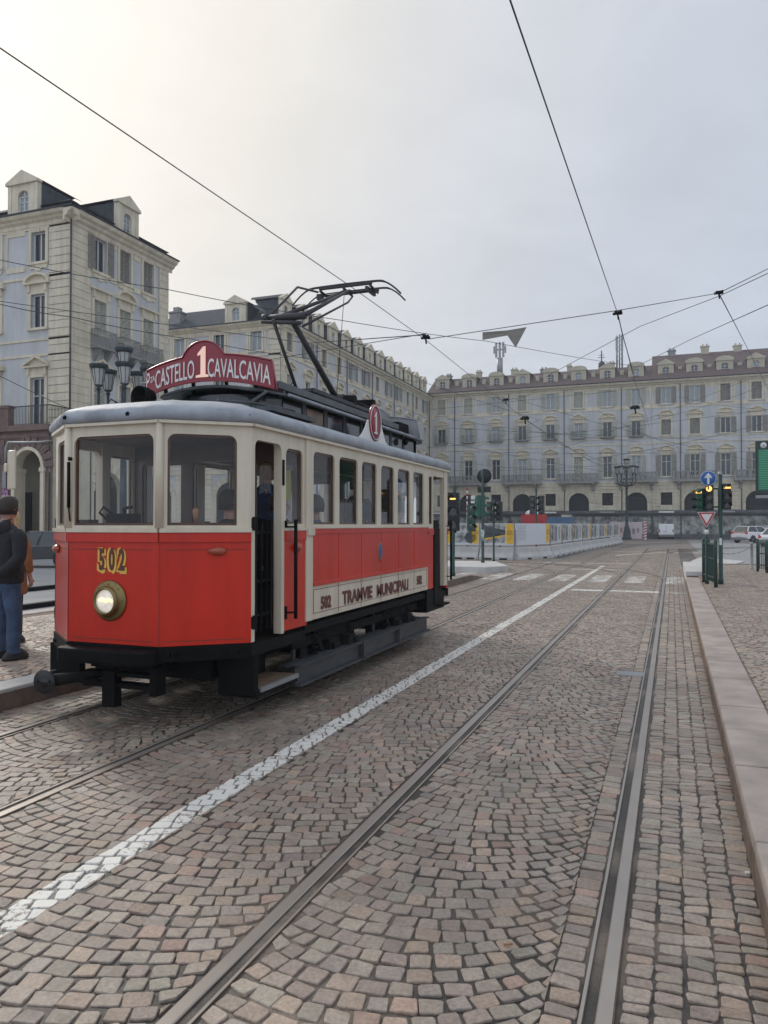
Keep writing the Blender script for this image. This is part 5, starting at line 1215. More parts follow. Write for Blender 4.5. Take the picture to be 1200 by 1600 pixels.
def far_block(name, label, x0, x1, bays, roof_h, shutm, pal='plaster', arches=None, y=103., first_tri=True, mansard=4.0, solid=False, doordir=0, balc3=True):
    t = thing(name, label, 'building', (x0, y, 0)); L = x1-x0; S = [b_-x0 for b_ in bays]
    holes = []
    for i, s in enumerate(S):
        for (a, c), w_ in ((Z_TOP, 1.15), (Z_F3, 1.15), (Z_F2, 1.15)): holes.append((s-w_/2, s+w_/2, a, c))
    b = MB(); wall_holes(b, L, 7.3, 19.3, holes); b.add([(0, 12, 0), (L, 12, 0), (L, 12, 20), (0, 12, 20)], [(3, 2, 1, 0)]).add([(0, 0, 0), (0, 12, 0), (0, 12, 20), (0, 0, 20)], [(3, 2, 1, 0)]).add([(L, 0, 0), (L, 12, 0), (L, 12, 20), (L, 0, 20)], [(0, 1, 2, 3)])
    b.build('wall', M[pal], t)
    # mezzanine band of rusticated cream with arches and square lights
    gh = []; b = MB(); ring = MB()
    for i, s in enumerate(S):
        if arches[i]: gh.append((s-1.3, s+1.3, 3.4, 5.9))
        else: gh.append((s-.68, s+.68, 4.25, 5.85))
    wall_holes(b, L, 3.4, 7.3, gh)
    gh2 = [(a-.55, c+.55, u, v+.5) if c-a > 2 else (a, c, u, v) for a, c, u, v in gh]
    rusticated(b, L, 3.65, 7.0, gh2, h=.44, pr=.11, gap=.085)
    for i, s in enumerate(S):
        if arches[i]: arch_infill(b, s, 2.6, 4.6, 5.9); arch_ring(b, s, 2.6, 4.6, 5.9, t=.5, pr=.11, gap=.055)
    b.build('mezzanine_wall', M['cream'], t)
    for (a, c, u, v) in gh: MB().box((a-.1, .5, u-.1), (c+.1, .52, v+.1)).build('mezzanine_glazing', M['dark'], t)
    # street level: dark arcade front, shop light painted as pale patches in the panes
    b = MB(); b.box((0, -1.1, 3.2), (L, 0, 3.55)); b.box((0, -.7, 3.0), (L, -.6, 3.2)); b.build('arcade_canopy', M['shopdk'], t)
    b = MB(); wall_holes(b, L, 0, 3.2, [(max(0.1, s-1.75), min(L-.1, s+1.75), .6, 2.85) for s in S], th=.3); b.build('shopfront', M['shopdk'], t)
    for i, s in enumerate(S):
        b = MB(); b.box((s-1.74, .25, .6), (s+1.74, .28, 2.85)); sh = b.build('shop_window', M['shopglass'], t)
        b = MB()
        for q in (-.6, .55): b.box((s+q-.03, .16, .6), (s+q+.03, .25, 2.85))
        b.box((s-1.74, .16, 2.3), (s+1.74, .25, 2.35)); b.build('mullion', M['galv'], sh)
        if i % 2 == 0: MB().box((s-.9, -1.14, 3.26), (s+.9, -1.1, 3.46)).build('shop_sign', M['ltr'] if i % 4 == 0 else M['galv'], t)
    bands(t, L, [(7.1, .22), (12.0, .16), (12.75, .12), (16.55, .16), (19.25, .16)])
    # cream field of the top storey
    tops = [(s-.95, s+.95) for s in S]; x = 0.
    for a, c in tops+[(L, L)]:
        if a-x > .5:
            b = MB()
            for (u0, u1, v0, v1) in ((x, a, 18.85, 19.25), (x, a, 16.71, 17.05), (x, x+.18, 17.05, 18.85), (a-.18, a, 17.05, 18.85)): b.box((u0, -.05, v0), (u1, 0, v1))
            b.build('panel_trim', M['cream'], t)
        x = c
    for i, s in enumerate(S):
        r = random.random(); tri = (i % 2 == 0) == first_tri
        window(t, s, Z_TOP[0], 1.15, 2.1, 'm' if r < .5 else 't', None, (shutm, (r < .62)), curtain=r < .4)
        window(t, s, Z_F3[0], 1.15, 1.95, 'm', 'seg' if tri else 'tri', (shutm, not (solid and i < 2)), curtain=random.random() < .35, balcony='iron' if balc3 else None)
        window(t, s, Z_F2[0], 1.15, 2.75, 't', 'tri' if tri else 'seg', (shutm, random.random() < .8 or solid), curtain=random.random() < .2)
        if arches[i]: stone_balcony(t, s, 7.35, 2.6)
        dormer(t, s, .5, 20.35, 1.9, 1.75, 'creamdk', 'tile', 'seg' if i % 3 else 'tri')
    for i in range(len(S)-1):
        if i % 2 == 0: downpipe(t, (S[i]+S[i+1])/2, 3.5, 19.6)
    cornice(t, L, 19.95, .8)
    b = MB(); b.prism([(0, -.7, 20.1), (0, mansard, 20.1+roof_h), (0, mansard+5, 20.1+roof_h+.4), (0, 12, 20.1)], (L, 0, 0)); rf = b.build('roof', M['tile'], t)
    for k in range(int(L/4.6)):
        s = 1.5+k*4.6+random.uniform(-1, 1); zc = 20.1+roof_h; hh = random.uniform(.35, .75)
        b = MB(); ww = random.uniform(.22, .5); b.box((s-ww, mansard-.3, zc-.5), (s+ww, mansard+.4, zc+hh)); b.box((s-ww-.08, mansard-.38, zc+hh), (s+ww+.08, mansard+.48, zc+hh+.12))
        for q in (-.5, .5): b.box((s+q*ww-.1, mansard-.1, zc+hh+.12), (s+q*ww+.1, mansard+.15, zc+hh+.4))
        b.build('chimney', M['creamdk'] if k % 3 else M['stone'], rf)
    for k in range(len(S)-1):
        s = (S[k]+S[k+1])/2; MB().box((s-.25, 1.2, 21.2), (s+.25, 2.2, 21.9)).build('roof_vent', M['creamdk'], rf)
    return t
def shopglass():
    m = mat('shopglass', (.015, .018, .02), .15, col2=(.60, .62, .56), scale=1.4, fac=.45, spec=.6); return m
M['shopglass'] = shopglass()
BX = [-30.04, -26.2, -22.36, -18.79, -15.05, -11.41, -7.77, -4.23, -.63, 2.74, 6.24, 9.72, 13.3, 16.9, 20.5, 24.1]
far_block('apartment_building', 'long grey block at the far end of the square, lower brown roof', -32.0, -2.35, BX[:8], 2.6, 'shutw', arches=[0, 1, 0, 1, 0, 1, 0, 1], mansard=3.6)
far_block('apartment_building', 'far block on the right with taller roof and plain grey shutters, behind the traffic lights', -2.33, 26.5, BX[8:], 4.0, 'shutg', arches=[0, 1, 0, 1, 0, 1, 0, 1], y=103.05, mansard=4.6, solid=True, balc3=False)

# ---- left block with the long row of dormers
def street_block():
    t = thing('apartment_building', 'long cream and grey block with a row of pointed stone dormers, beyond the tram', 'building', (-31.7, 59.0, 0), radians(90))
    L = 44.; S = [1.6+3.62*k for k in range(12)]       # local x runs along +y, outward is local -y = world +x
    holes = []
    for s in S:
        for a, c in (Z_TOP, Z_F3, Z_F2): holes.append((s-.55, s+.55, a, c))
    b = MB(); wall_holes(b, L, 7.3, 19.4, holes); wall_holes(b, L, 0, 7.3, [(s-1.2, s+1.2, 0, 5.6) for s in S]); 
    for s in S: arch_infill(b, s, 2.4, 4.4, 5.6)
    b.box((0, 3.9, 0), (L, 4.0, 7)); b.build('wall', M['plaster'], t)
    bands(t, L, [(7.1, .22), (12.0, .16), (12.75, .12), (16.55, .16), (18.75, .13)])
    for i, s in enumerate(S):
        r = random.random()
        window(t, s, Z_TOP[0], 1.1, 2.1, 'm', 'ears', ('shutg', r < .5), curtain=r < .3)
        window(t, s, Z_F3[0], 1.1, 1.95, 'm', 'seg' if i % 2 else 'tri', ('shutw', False) if r > .4 else None)
        window(t, s, Z_F2[0], 1.1, 2.75, 't', 'tri' if i % 2 else 'seg', None)
        if i % 2: downpipe(t, s+1.8, 3.5, 19.4)
        dormer(t, 1.0+3.35*i if i < 13 else s, .0, 19.6, 1.9, 1.8, 'cream', 'slate', 'tri', False, 2.6)
    dormer(t, 1.0+3.35*12, .0, 19.6, 1.9, 1.8, 'cream', 'slate', 'tri', False, 2.6)
    quoins(t, -.06, .95, 3.2, 18.85); quoins(t, L-.9, L, 3.2, 18.85)
    for i in range(11):
        x = S[i]+.8; c = S[i+1]-.8; b = MB()
        for (u0, u1, v0, v1) in ((x, c, 18.75, 19.25), (x, c, 16.71, 17.05), (x, x+.2, 17.05, 18.75), (c-.2, c, 17.05, 18.75)): b.box((u0, -.05, v0), (u1, 0, v1))
        b.build('panel_trim', M['cream'], t)
    cornice(t, L, 19.5, .62, e0=.62)
    # end wall facing the side street
    e = MB(); ang = radians(-180-0)
    E0 = 17.0
    S2 = [2.6, 6.6, 10.8, 14.6]
    def end_wall():
        q = thing('end_facade', None, None); q.parent = t; q.rotation_euler = (0, 0, radians(-90)); q.location = (0, E0, 0)   # local x: towards world +x
        hs = []
        for s in S2:
            for a, c in (Z_TOP, Z_F3, Z_F2): hs.append((s-.55, s+.55, a, c))
        b = MB(); wall_holes(b, E0, 0, 19.4, hs); b.build('end_wall', M['plaster'], q)
        b = MB()
        for (z, h) in [(7.1, .22), (12.0, .16), (12.75, .12), (16.55, .16), (18.75, .13)]: b.box((0, -.06, z), (E0, 0, z+h))
        ah = [(3.2, 5.8, 0, 5.5), (10.6, 13.2, 0, 5.5)]; rusticated(b, E0, .1, 7.0, [(a-.5, c+.5, u, v+.5) for a, c, u, v in ah], h=.44, pr=.08, gap=.06)
        for a, c, u, v in ah: arch_ring(b, (a+c)/2, c-a, 4.3, 5.5, t=.5, pr=.08); b.box((a-.5, -.08, 0), (a-.02, 0, 4.3)); b.box((c+.02, -.08, 0), (c+.5, 0, 4.3))
        for a, c, u, v in ah: MB().prism([(a, -.01, 0)]+[((a+c)/2-1.3*cos(pi*k/10), -.01, 4.3+1.2*sin(pi*k/10)) for k in range(11)]+[(c, -.01, 0)], (0, .008, 0)).build('end_arch', M['dark'], q)  # flat dark panel on the solid wall, painted as the arch's shade
        x = 0
        for s in S2+[E0+.2]:
            for (u0, u1, v0, v1) in ((x, s-.8, 18.75, 19.25), (x, s-.8, 16.71, 17.05), (x, x+.2, 17.05, 18.75), (s-1.0, s-.8, 17.05, 18.75)): b.box((u0, -.05, v0), (u1, 0, v1))
            x = s+.8
        z = 3.2
        while z < 19.: b.box((E0-1.15, -.06, z), (E0+.06, 0, z+.41)); z += .46
        pr = [(0, 18.88), (-.10, 18.88), (-.12, 19.08), (-.30, 19.18), (-.34, 19.25), (-.54, 19.33), (-.62, 19.44), (-.62, 19.5), (0, 19.5)]
        b.prism([(0, y, z_) for y, z_ in pr], (E0+.62, 0, 0)); b.build('end_trim', M['cream'], q)
        b = MB(); b.box((-.1, -.70, 19.5), (E0+.68, 0, 19.58)); b.build('end_gutter', M['slate'], q)
        for s in S2:
            for (a, c) in (Z_TOP, Z_F3, Z_F2):
                o = window(t, 0, 0, 1.1, c-a, 'm', None, None, curtain=random.random() < .3); o.location = (0, E0-s, a); o.rotation_euler = (0, 0, radians(-90))
    end_wall()
    # hipped roof
    b = MB(); z = 19.57; D = 13.
    b.add([(-.05, -.05, z), (L, -.05, z), (L, E0, z), (-.05, E0, z), (4.5, 4.5, z+3.0), (L, 4.5, z+3.0), (L, E0-4, z+3.0), (4.5, E0-4, z+3.0)], [(0, 1, 5, 4), (1, 2, 6, 5), (2, 3, 7, 6), (3, 0, 4, 7), (4, 5, 6, 7), (3, 2, 1, 0)]); rf = b.build('roof', M['slate'], t)
    o = dormer(t, 0, 0, 0, 2.1, 1.75, 'cream', 'slate', 'tri', True, 2.4); o.location = (-.2, 4.4, 19.58); o.rotation_euler = (0, 0, radians(-90))
    for (x, y, h) in ((2.2, 12.2, 2.2), (2.2, 15.6, 1.7)): MB().box((x-.5, y-.6, z+.3), (x+.5, y+.6, z+h)).box((x-.6, y-.7, z+h), (x+.6, y+.7, z+h+.15)).box((x-.3, y-.3, z+h+.15), (x+.3, y+.3, z+h+.6)).build('chimney', M['stone'], rf)
    MB().box((40.5, 1.6, 20.3), (43.0, 3.4, 22.0)).build('skylight', M['galv'], rf)
street_block()

# ---- nearest block on the left: corner with balconies
def corner_block():
    t = thing('apartment_building', 'nearest cream stucco corner block on the left with iron balconies and two big dormers', 'building', (-31.7, 34.15, 0), radians(90))
    L = 8.95; S = [2.4, 4.6, 6.85]
    F2w = (8.0, 10.3)
    holes = [(s-.52, s+.52, a, c) for s in S for a, c in ((16.7, 18.7), (13.05, 15.0), F2w)]
    b = MB(); wall_holes(b, L, 7.3, 19.4, holes); b.add([(L, 0, 0), (L, 14, 0), (L, 14, 20), (L, 0, 20)], [(0, 1, 2, 3)]); b.build('wall', M['plaster'], t)
    gh = [(2.0, 4.4, 0, 4.9), (6.2, 8.4, 0, 4.9), (4.75, 5.75, 4.9, 6.3), (1.0, 1.7, 2.6, 4.6)]
    b = MB(); wall_holes(b, L, 0, 7.3, gh); rusticated(b, L, .1, 7.0, [(a-.5, c+.5, u, v+.5) if c-a > 2 else (a-.12, c+.12, u-.12, v+.12) for a, c, u, v in gh], h=.44)
    for (a, c) in ((2.0, 4.4), (6.2, 8.4)): arch_infill(b, (a+c)/2, c-a, 3.7, 4.9); arch_ring(b, (a+c)/2, c-a, 3.7, 4.9, t=.5)
    b.build('ground_storey', M['cream'], t)
    b = MB(); b.box((4.76, .15, 4.9), (5.74, .2, 6.3)).box((1.01, .15, 2.6), (1.69, .2, 4.6)); b.build('mezzanine_panel', M['plaster'], t)
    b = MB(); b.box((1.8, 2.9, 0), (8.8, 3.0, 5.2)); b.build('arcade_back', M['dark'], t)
    bands(t, L, [(7.1, .22), (12.3, .14), (18.75, .13)])
    quoins(t, -.06, 1.6, 7.4, 18.85, m='cream'); quoins(t, L-1.0, L, 7.4, 18.85)
    for i, s in enumerate(S):
        window(t, s, 16.7, 1.04, 2.0, 'm', 'ears', ('shutg', i == 0))
        window(t, s, 13.05, 1.04, 1.95, 'm', ('flat', 'seg', 'flat')[i], ('shutw', False))
        balcony_bulge(t, s, 12.2, .84, n=20, proj=.6)
        window(t, s, 8.0, 1.04, 2.3, 'g', 'tri' if i != 1 else 'seg', ('shutw', False))
        if i == 1: balcony_bulge(t, s, 7.5, 1.5, n=22)
    for (x, c) in ((3.2, 3.8), (5.4, 6.05)):
        for (u0, u1, v0, v1) in ((x, c, 18.45, 18.8), (x, c, 16.4, 16.7)): MB().box((u0, -.05, v0), (u1, 0, v1)).build('panel_trim', M['cream'], t)
    cornice(t, L, 19.5, .62, e0=.62, e1=.3); downpipe(t, -.10, 3, 19.1, y=-.12); 
    o = dormer(t, 4.65, -.15, 19.6, 1.95, 1.85, 'cream', 'slate', 'tri', True, 3.0)
    # front facade towards the square
    D = 16.0
    q = thing('front_facade', None, None); q.parent = t; q.rotation_euler = (0, 0, radians(-90)); q.location = (0, D, 0)
    S2 = [D-2.3, D-5.7, D-9.1, D-12.5]
    hs = [(s-.52, s+.52, a, c) for s in S2 for a, c in ((16.85, 18.6), (13.05, 15.0), (6.9, 10.2))]
    b = MB(); wall_holes(b, D, 0, 19.4, hs); b.build('front_wall', M['plaster'], q)
    b = MB()
    for z, h in ((7.1, .2), (11.4, .14), (12.3, .12), (15.9, .14), (18.75, .13)): b.box((0, -.06, z), (D, 0, z+h))
    z = 7.4
    while z < 19.: b.box((D-1.5, -.06, z), (D+.06, 0, z+.41)); z += .46
    pr = [(0, 18.88), (-.10, 18.88), (-.12, 19.08), (-.30, 19.18), (-.34, 19.25), (-.54, 19.33), (-.62, 19.44), (-.62, 19.5), (0, 19.5)]
    b.prism([(0, y, z_) for y, z_ in pr], (D+.62, 0, 0))
    for s in S2:
        for (u0, u1, v0, v1) in ((s+1.0, s+2.4, 16.4, 16.7), (s+1.0, s+2.4, 18.5, 19.0), (s+.95, s+1.1, 16.7, 18.5)):
            if u1 < D-1.2: b.box((u0, -.05, v0), (u1, 0, v1))
    b.build('front_trim', M['cream'], q)
    b = MB(); b.box((-.1, -.70, 19.5), (D+.68, 0, 19.58)); b.build('front_gutter', M['slate'], q)
    for s in S2:
        for (a, c, pd) in ((16.85, 18.6, 'ears'), (13.05, 15.0, 'seg'), (6.9, 10.2, 'tri')):
            o = window(t, 0, 0, 1.04, c-a, 't' if c-a > 3 else 'm', pd, None); o.location = (0, D-s, a); o.rotation_euler = (0, 0, radians(-90))
    # roof and the front dormers
    b = MB(); z = 20.1
    b.add([(-.05, -.05, z), (L+.1, -.05, z), (L+.1, D, z), (-.05, D, z), (4.0, 4.0, z+2.3), (5.4, 4.0, z+2.3), (5.4, D, z+2.3), (4.0, D, z+2.3)], [(0, 1, 5, 4), (1, 2, 6, 5), (2, 3, 7, 6), (3, 0, 4, 7), (4, 5, 6, 7), (3, 2, 1, 0)]); b.build('roof', M['slate'], t)
    for yy_ in (3.3, 10.3): o = dormer(t, 0, 0, 0, 2.2, 1.85, 'cream', 'slate', 'tri', True, 3.2); o.location = (-.2, yy_, 19.58); o.rotation_euler = (0, 0, radians(-90))
corner_block()

# ---- brown stone portico with terrace in front of it
def portico():
    t = thing('portico', 'brown stone portico with cream-lined arch and railed terrace, left of the tram', 'arcade', (-30.1, 31.0, 0), 0)
    def bw(b, s, w, zs, zt, L, z1):
        pass
    b = MB(); A = [(-2.42, -.25)]; A += [(-5.9, -3.7), (-9.3, -7.1)]
    L = 12.; hs = [(L+a, L+c, 0, 5.83) for a, c in A]; m_ = MB(); wall_holes(m_, L, 0, 6.9, hs, th=.6)
    rusticated(m_, L, 4.1, 6.5, [(a-.55, c+.55, u, v+.45) for a, c, u, v in hs], h=.44, pr=.07)
    for a, c, u, v in hs: arch_ring(m_, (a+c)/2, c-a, 4.7, 5.8, t=.55, pr=.09, n=11)
    m_.v = [(x-L, y, z) for x, y, z in m_.v]
    m_.box((-L, -.25, 6.65), (.15, .3, 6.95)); m_.box((-L, -.1, .0), (-2.7, 0, 4.0)); m_.build('arch_wall', M['brownstone'], t)
    c_ = MB()
    for a, c in A:
        for q in (a, c-.02 if False else c): pass
        s = (a+c)/2; w_ = c-a
        for q, sg in ((a, 1), (c, -1)): c_.box((q, -.12, 0), (q+sg*.22, .62, 4.55)); c_.box((q-sg*.05, -.16, 4.5), (q+sg*.27, .64, 4.72))
        arch_infill(c_, s, w_, 4.7, 5.83, th=.62, y=-.02)
        n = 12; R = w_/2
        for i in range(n):
            a0, a1 = pi*i/n, pi*(i+1)/n; k_ = 1.13/R
            c_.prism([(s+r*cos(x), -.13, 4.7+r*k_*sin(x)) for r, x in ((R-.17, a0), (R, a0), (R, a1), (R-.17, a1))], (0, .6, 0))
    c_.build('arch_lining', M['cream'], t)
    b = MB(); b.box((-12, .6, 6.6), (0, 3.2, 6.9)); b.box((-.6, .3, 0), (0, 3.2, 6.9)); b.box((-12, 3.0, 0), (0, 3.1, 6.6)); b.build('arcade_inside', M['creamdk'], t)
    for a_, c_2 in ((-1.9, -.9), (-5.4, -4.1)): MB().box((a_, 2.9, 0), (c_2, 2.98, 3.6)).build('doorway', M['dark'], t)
    b = MB(); 
    for k in range(26): x = -2.55+.1*k; b.box((x-.01, -.05, 7.0), (x+.01, -.03, 7.95))
    b.box((-2.6, -.07, 7.93), (.05, -.01, 7.98)).box((-2.6, -.06, 7.0), (.05, -.02, 7.03)); 
    for k in range(28): y = .1*k; b.box((.03, y-.01, 7.0), (.05, y+.01, 7.95))
    b.box((.02, -.05, 7.93), (.07, 3.1, 7.98)); b.build('railing', M['iron'], t)
    b = MB(); b.box((-12, -.15, 6.95), (-2.62, .25, 7.9)).box((-12, -.2, 7.9), (-2.58, .3, 8.05)); b.build('parapet', M['brownstone'], t)
    b = MB(); b.tube([(-1.35, 1.4, 6.6), (-1.35, 1.4, 5.6)], .015, 5); b.lathe((-1.35, 1.4, 4.85), [(.12, 0), (.2, .5), (.22, .55), (.05, .75)], 8); lp = b.build('hanging_lantern', M['black'], t); MB().lathe((-1.35, 1.4, 4.88), [(.13, .0), (.205, .45)], 8).build('lantern_glass', M['lantern'], lp)
    MB().box((-2.62, -.13, 2.6), (-3.05, -.11, 3.6)).build('poster', mat('poster_pink', (.10, .04, .10), .6, col2=(.55, .30, .50), scale=9, fac=.2), t)
portico()
# ================================================================== street lamps
def candelabrum(name, label, x, y, H=10.2):
    t = thing(name, label, 'street lamp', (x, y, 0)); s = H/10.2
    b = MB(); b.lathe((0, 0, 0), [(.55, 0), (.55, .25), (.45, .3), (.42, .9), (.34, 1.0), (.30, 1.5), (.20, 1.7), (.17, 1.9), (.15, 4), (.125, 6.2), (.16, 6.3), (.12, 6.5), (.10, 8.2), (.14, 8.3), (.06, 8.6), (.05, 8.75)], 14); b.build('pole', M['bluepl'], t)
    spots = [(0, 0, 8.75)]
    for k in range(5): a = 2*pi*k/5+.4; spots.append((1.15*cos(a), 1.15*sin(a), 7.85))
    b = MB()
    for (px, py, pz) in spots[1:]:
        c = Vector((px, py, 0)); b.tube([(0, 0, 6.5), tuple(c*.35+Vector((0, 0, 6.62))), tuple(c*.75+Vector((0, 0, 6.75))), tuple(c*1.0+Vector((0, 0, 7.15))), tuple(c+Vector((0, 0, pz)))], [.07, .065, .06, .06, .075], 7)
        b.tube([tuple(c*.2+Vector((0, 0, 7.3))), tuple(c*.5+Vector((0, 0, 7.5))), tuple(c*.7+Vector((0, 0, 7.2))), tuple(c*.5+Vector((0, 0, 6.95))), tuple(c*.35+Vector((0, 0, 7.1)))], .035, 6)
        for q in (.3, .6): b.lathe(tuple(c*q+Vector((0, 0, 6.66))), [(.02, -.1), (.10, 0), (.02, .1)], 6)
    b.build('arm', M['bluepl'], t)
    for (px, py, pz) in spots:
        b = MB(); b.lathe((px, py, pz), [(.05, 0), (.13, .05), (.06, .12), (.17, .2), (.19, .24)], 8)
        for k in range(8): a = 2*pi*k/8; b.tube([(px+.18*cos(a), py+.18*sin(a), pz+.24), (px+.30*cos(a), py+.30*sin(a), pz+.98)], .016, 4)
        b.lathe((px, py, pz), [(.30, .96), (.38, 1.0), (.42, 1.10), (.40, 1.17), (.2, 1.2), (.03, 1.22)], 8)
        for k in range(14): a = 2*pi*k/14; b.box((px+.385*cos(a)-.02, py+.385*sin(a)-.02, pz+1.08), (px+.385*cos(a)+.02, py+.385*sin(a)+.02, pz+1.18))
        o = b.build('lantern', M['bluepl'], t); MB().lathe((px, py, pz), [(.17, .24), (.285, .96)], 8, smooth=False).build('lantern_glass', M['lantern'], o)
    t.scale = (s, s, s); return t
pt = xp(190, 560, -24.6); candelabrum('street_lamp', 'ornate dark blue lamp post with several lanterns, behind the left end of the tram', -24.0, 29.3, 10.3)
candelabrum('street_lamp', 'ornate dark lamp post with several lanterns, far off in front of the grey block', -5.05, 96., 9.9)

# ================================================================== traffic lights, signs, rails at the crossing
def signal(t, x, y, z, yaw=0., lit='amber', n=3, back=False, s=1.):
    b = MB(); c, s_ = cos(yaw), sin(yaw)
    def R(px, py, pz): return (x+px*c-py*s_, y+px*s_+py*c, z+pz)
    def rbox(b, a, d, mi=0):
        p = [(a[0], a[1], a[2]), (d[0], a[1], a[2]), (d[0], d[1], a[2]), (a[0], d[1], a[2])]; b.prism([R(*q) for q in p], (0, 0, d[2]-a[2]), mi)
    rbox(b, (-.13*s, 0, 0), (.13*s, .20, .30*n*s)); o = b.build('signal_head', M['tldk'] if not back else M['tlg'], t, bevel=.02)
    for k in range(n):
        b = MB(); zc = (.15+.30*k)*s; ring = []
        for q in range(13): a = -.15+(pi+.3)*q/12; ring.append((.112*s*cos(a), .112*s*sin(a)))
        b.loft([[R(px, -.0, zc+pz) for px, pz in ring], [R(px*1.02, -.20, zc+pz*1.0-.01) for px, pz in ring]], cap=False, closed=False)
        b.build('visor', M['tlg'] if back else M['tldk'], o, fix=False)
    for k in range(n):
        zc = (.15+.30*k)*s; on = lit and k == n-1
        if on and lit == 'bar': b = MB(); rbox(b, (-.085, -.012, zc-.022), (.085, -.003, zc+.022)); b.build('lens', M['amber'], o)
        else:
            b = MB(); b.add([R(.095*s*cos(2*pi*q/18), -.006, zc+.095*s*sin(2*pi*q/18)) for q in range(18)], [list(range(18))]); b.build('lens', M['amber'] if (on and lit == 'amber') else M['wdark'], o)
    return o
def pole(t, x, y, z0, z1, r=.055, m='green'):
    return MB().lathe((x, y, 0), [(r*1.25, z0), (r*1.25, z0+.12), (r, z0+.14), (r, z1), (r*.3, z1+.05)], 12).build('pole', M[m], t)
t = thing('traffic_light', 'tall green traffic light pole with three signal heads and amber light, right of the track', 'traffic light', (1.19, 22., .2))
pole(t, 0, 0, 0, 2.84); signal(t, .165, -.06, 1.95, .12, 'bar', s=.76); signal(t, -.27, -.05, 1.93, -.12, 'amber', s=.76); signal(t, -.52, .02, 1.90, -.6, 'bar', back=True, s=.68)
MB().beam((-.55, .09, 2.50), (.2, .09, 2.50), .04, .04).beam((-.55, .09, 2.02), (.2, .05, 2.02), .04, .04).build('bracket', M['green'], t)
MB().lathe((0, -.062, 0), [(.001, 0)], 4).box((-.03, -.062, 1.02), (.03, -.056, 1.2)).build('sticker', M['white'], t)
MB().lathe((0, 0, 2.85), [(.06, 0), (.065, .04), (.04, .09), (.005, .11)], 10).build('cap', M['galv'], t)
# blue ahead-only sign
t = thing('arrow_sign', 'round blue sign with white arrow pointing up, above the left signal head', 'road sign', (.90, 21.90, 2.97))
MB().lathe((0, 0, 0), [(.001, -.012), (.20, -.012), (.205, 0), (.20, .012)], 32, 'y').build('disc', M['signblue'], t)
ar = [(-.028, -.15), (.028, -.15), (.028, .03), (.085, .0), (.085, .04), (0, .15), (-.085, .04), (-.085, .0), (-.028, .03)]
MB().prism([(x, -.018, z) for x, z in ar], (0, .005, 0)).build('arrow', M['white'], t); ring = [(.188*cos(2*pi*k/32), -.013, .188*sin(2*pi*k/32)) for k in range(33)]; MB().tube(ring, .007, 4, cap=False).build('rim', M['white'], t); MB().box((-.02, .015, -.30), (.02, .04, .1)).build('bracket', M['galv'], t)
# yield sign on its own pole
t = thing('yield_sign', 'white triangle yield sign with red border on a dark post among railings', 'road sign', (.853, 21.9, .2))
pole(t, 0, .05, 0, 1.88, .04); tri = [(-.225, 1.885), (.225, 1.885), (.0, 1.475)]
MB().prism([(x, 0, z) for x, z in tri], (0, .012, 0)).build('plate', M['white'], t)
tr2 = [(-.205, 1.873), (.205, 1.873), (0, 1.498)]; tr3 = [(-.14, 1.836), (.14, 1.836), (0, 1.58)]
b = MB()
for i in range(3):
    j = (i+1) % 3; b.prism([(tr2[i][0], -.004, tr2[i][1]), (tr2[j][0], -.004, tr2[j][1]), (tr3[j][0], -.004, tr3[j][1]), (tr3[i][0], -.004, tr3[i][1])], (0, .003, 0))
b.build('red_border', M['signred'], t); MB().lathe((0, .05, 1.30), [(.044, 0), (.046, .12)], 10).build('sticker', M['white'], t)
def guard(name, label, pts, h, group=None, m='green', z=.2, fine=False):
    t = thing(name, label, 'railing', (pts[0][0], pts[0][1], z), group=group); o = Vector((pts[0][0], pts[0][1], 0)); P_ = [Vector((p[0], p[1], 0))-o for p in pts]
    for p in P_: MB().lathe(tuple(p), [(.045, -.02), (.045, h+.02), (.03, h+.05), (.002, h+.06)], 10).build('post', M[m], t)
    b = MB()
    for i in range(len(P_)-1):
        a, c = P_[i], P_[i+1]
        for zz_ in ((.22, h*.62, h-.06) if not fine else (.15, h-.06)): b.beam(a+Vector((0, 0, zz_)), c+Vector((0, 0, zz_)), .03, .04)
        n = max(2, int((c-a).length/.13))
        for k in range(1, n): p = a+(c-a)*k/n; b.box((p.x-.011, p.y-.011, .1), (p.x+.011, p.y+.011, h-.06))
    b.build('bars', M[m], t); return t
guard('railing', 'dark green pedestrian railing behind the yield sign, beside the concrete block', [(1.02, 27.9), (.97, 23.9)], 1.08)
guard('railing', 'dark green pedestrian railing in front of the yield sign post', [(.80, 22.6), (1.01, 20.8)], 1.12)
guard('railing', 'green railing at the right edge of the photo beyond the pavement', [(2.66, 28.3), (2.86, 27.6), (3.1, 27.0), (3.4, 26.3)], .98)
def chain_post(x, y, lab):
    t = thing('bollard', lab, 'bollard', (x, y, .2), group='posts with a chain at the pavement end'); MB().lathe((0, 0, 0), [(.06, 0), (.06, .03), (.045, .05), (.045, .86), (.055, .87), (.055, .93), (.02, .95)], 12).build('post', M['galv'], t); return t
chain_post(2.60, 29.6, 'grey post holding the right end of the chain'); chain_post(1.15, 29.6, 'grey post holding the left end of the chain, behind the railing')
pts = [(1.15+1.45*k/16, 29.6, .2+.80-.28*(1-(2*k/16-1)**2)) for k in range(17)]; b = MB()
for k in range(16):
    a, c = Vector(pts[k]), Vector(pts[k+1]); m_ = (a+c)/2; b.tube([a, m_+Vector((0, 0, .012)), c], .016 if k % 2 else .011, 5)
tag(b.build('chain', M['galv']), 'sagging metal chain between two grey posts', 'chain')
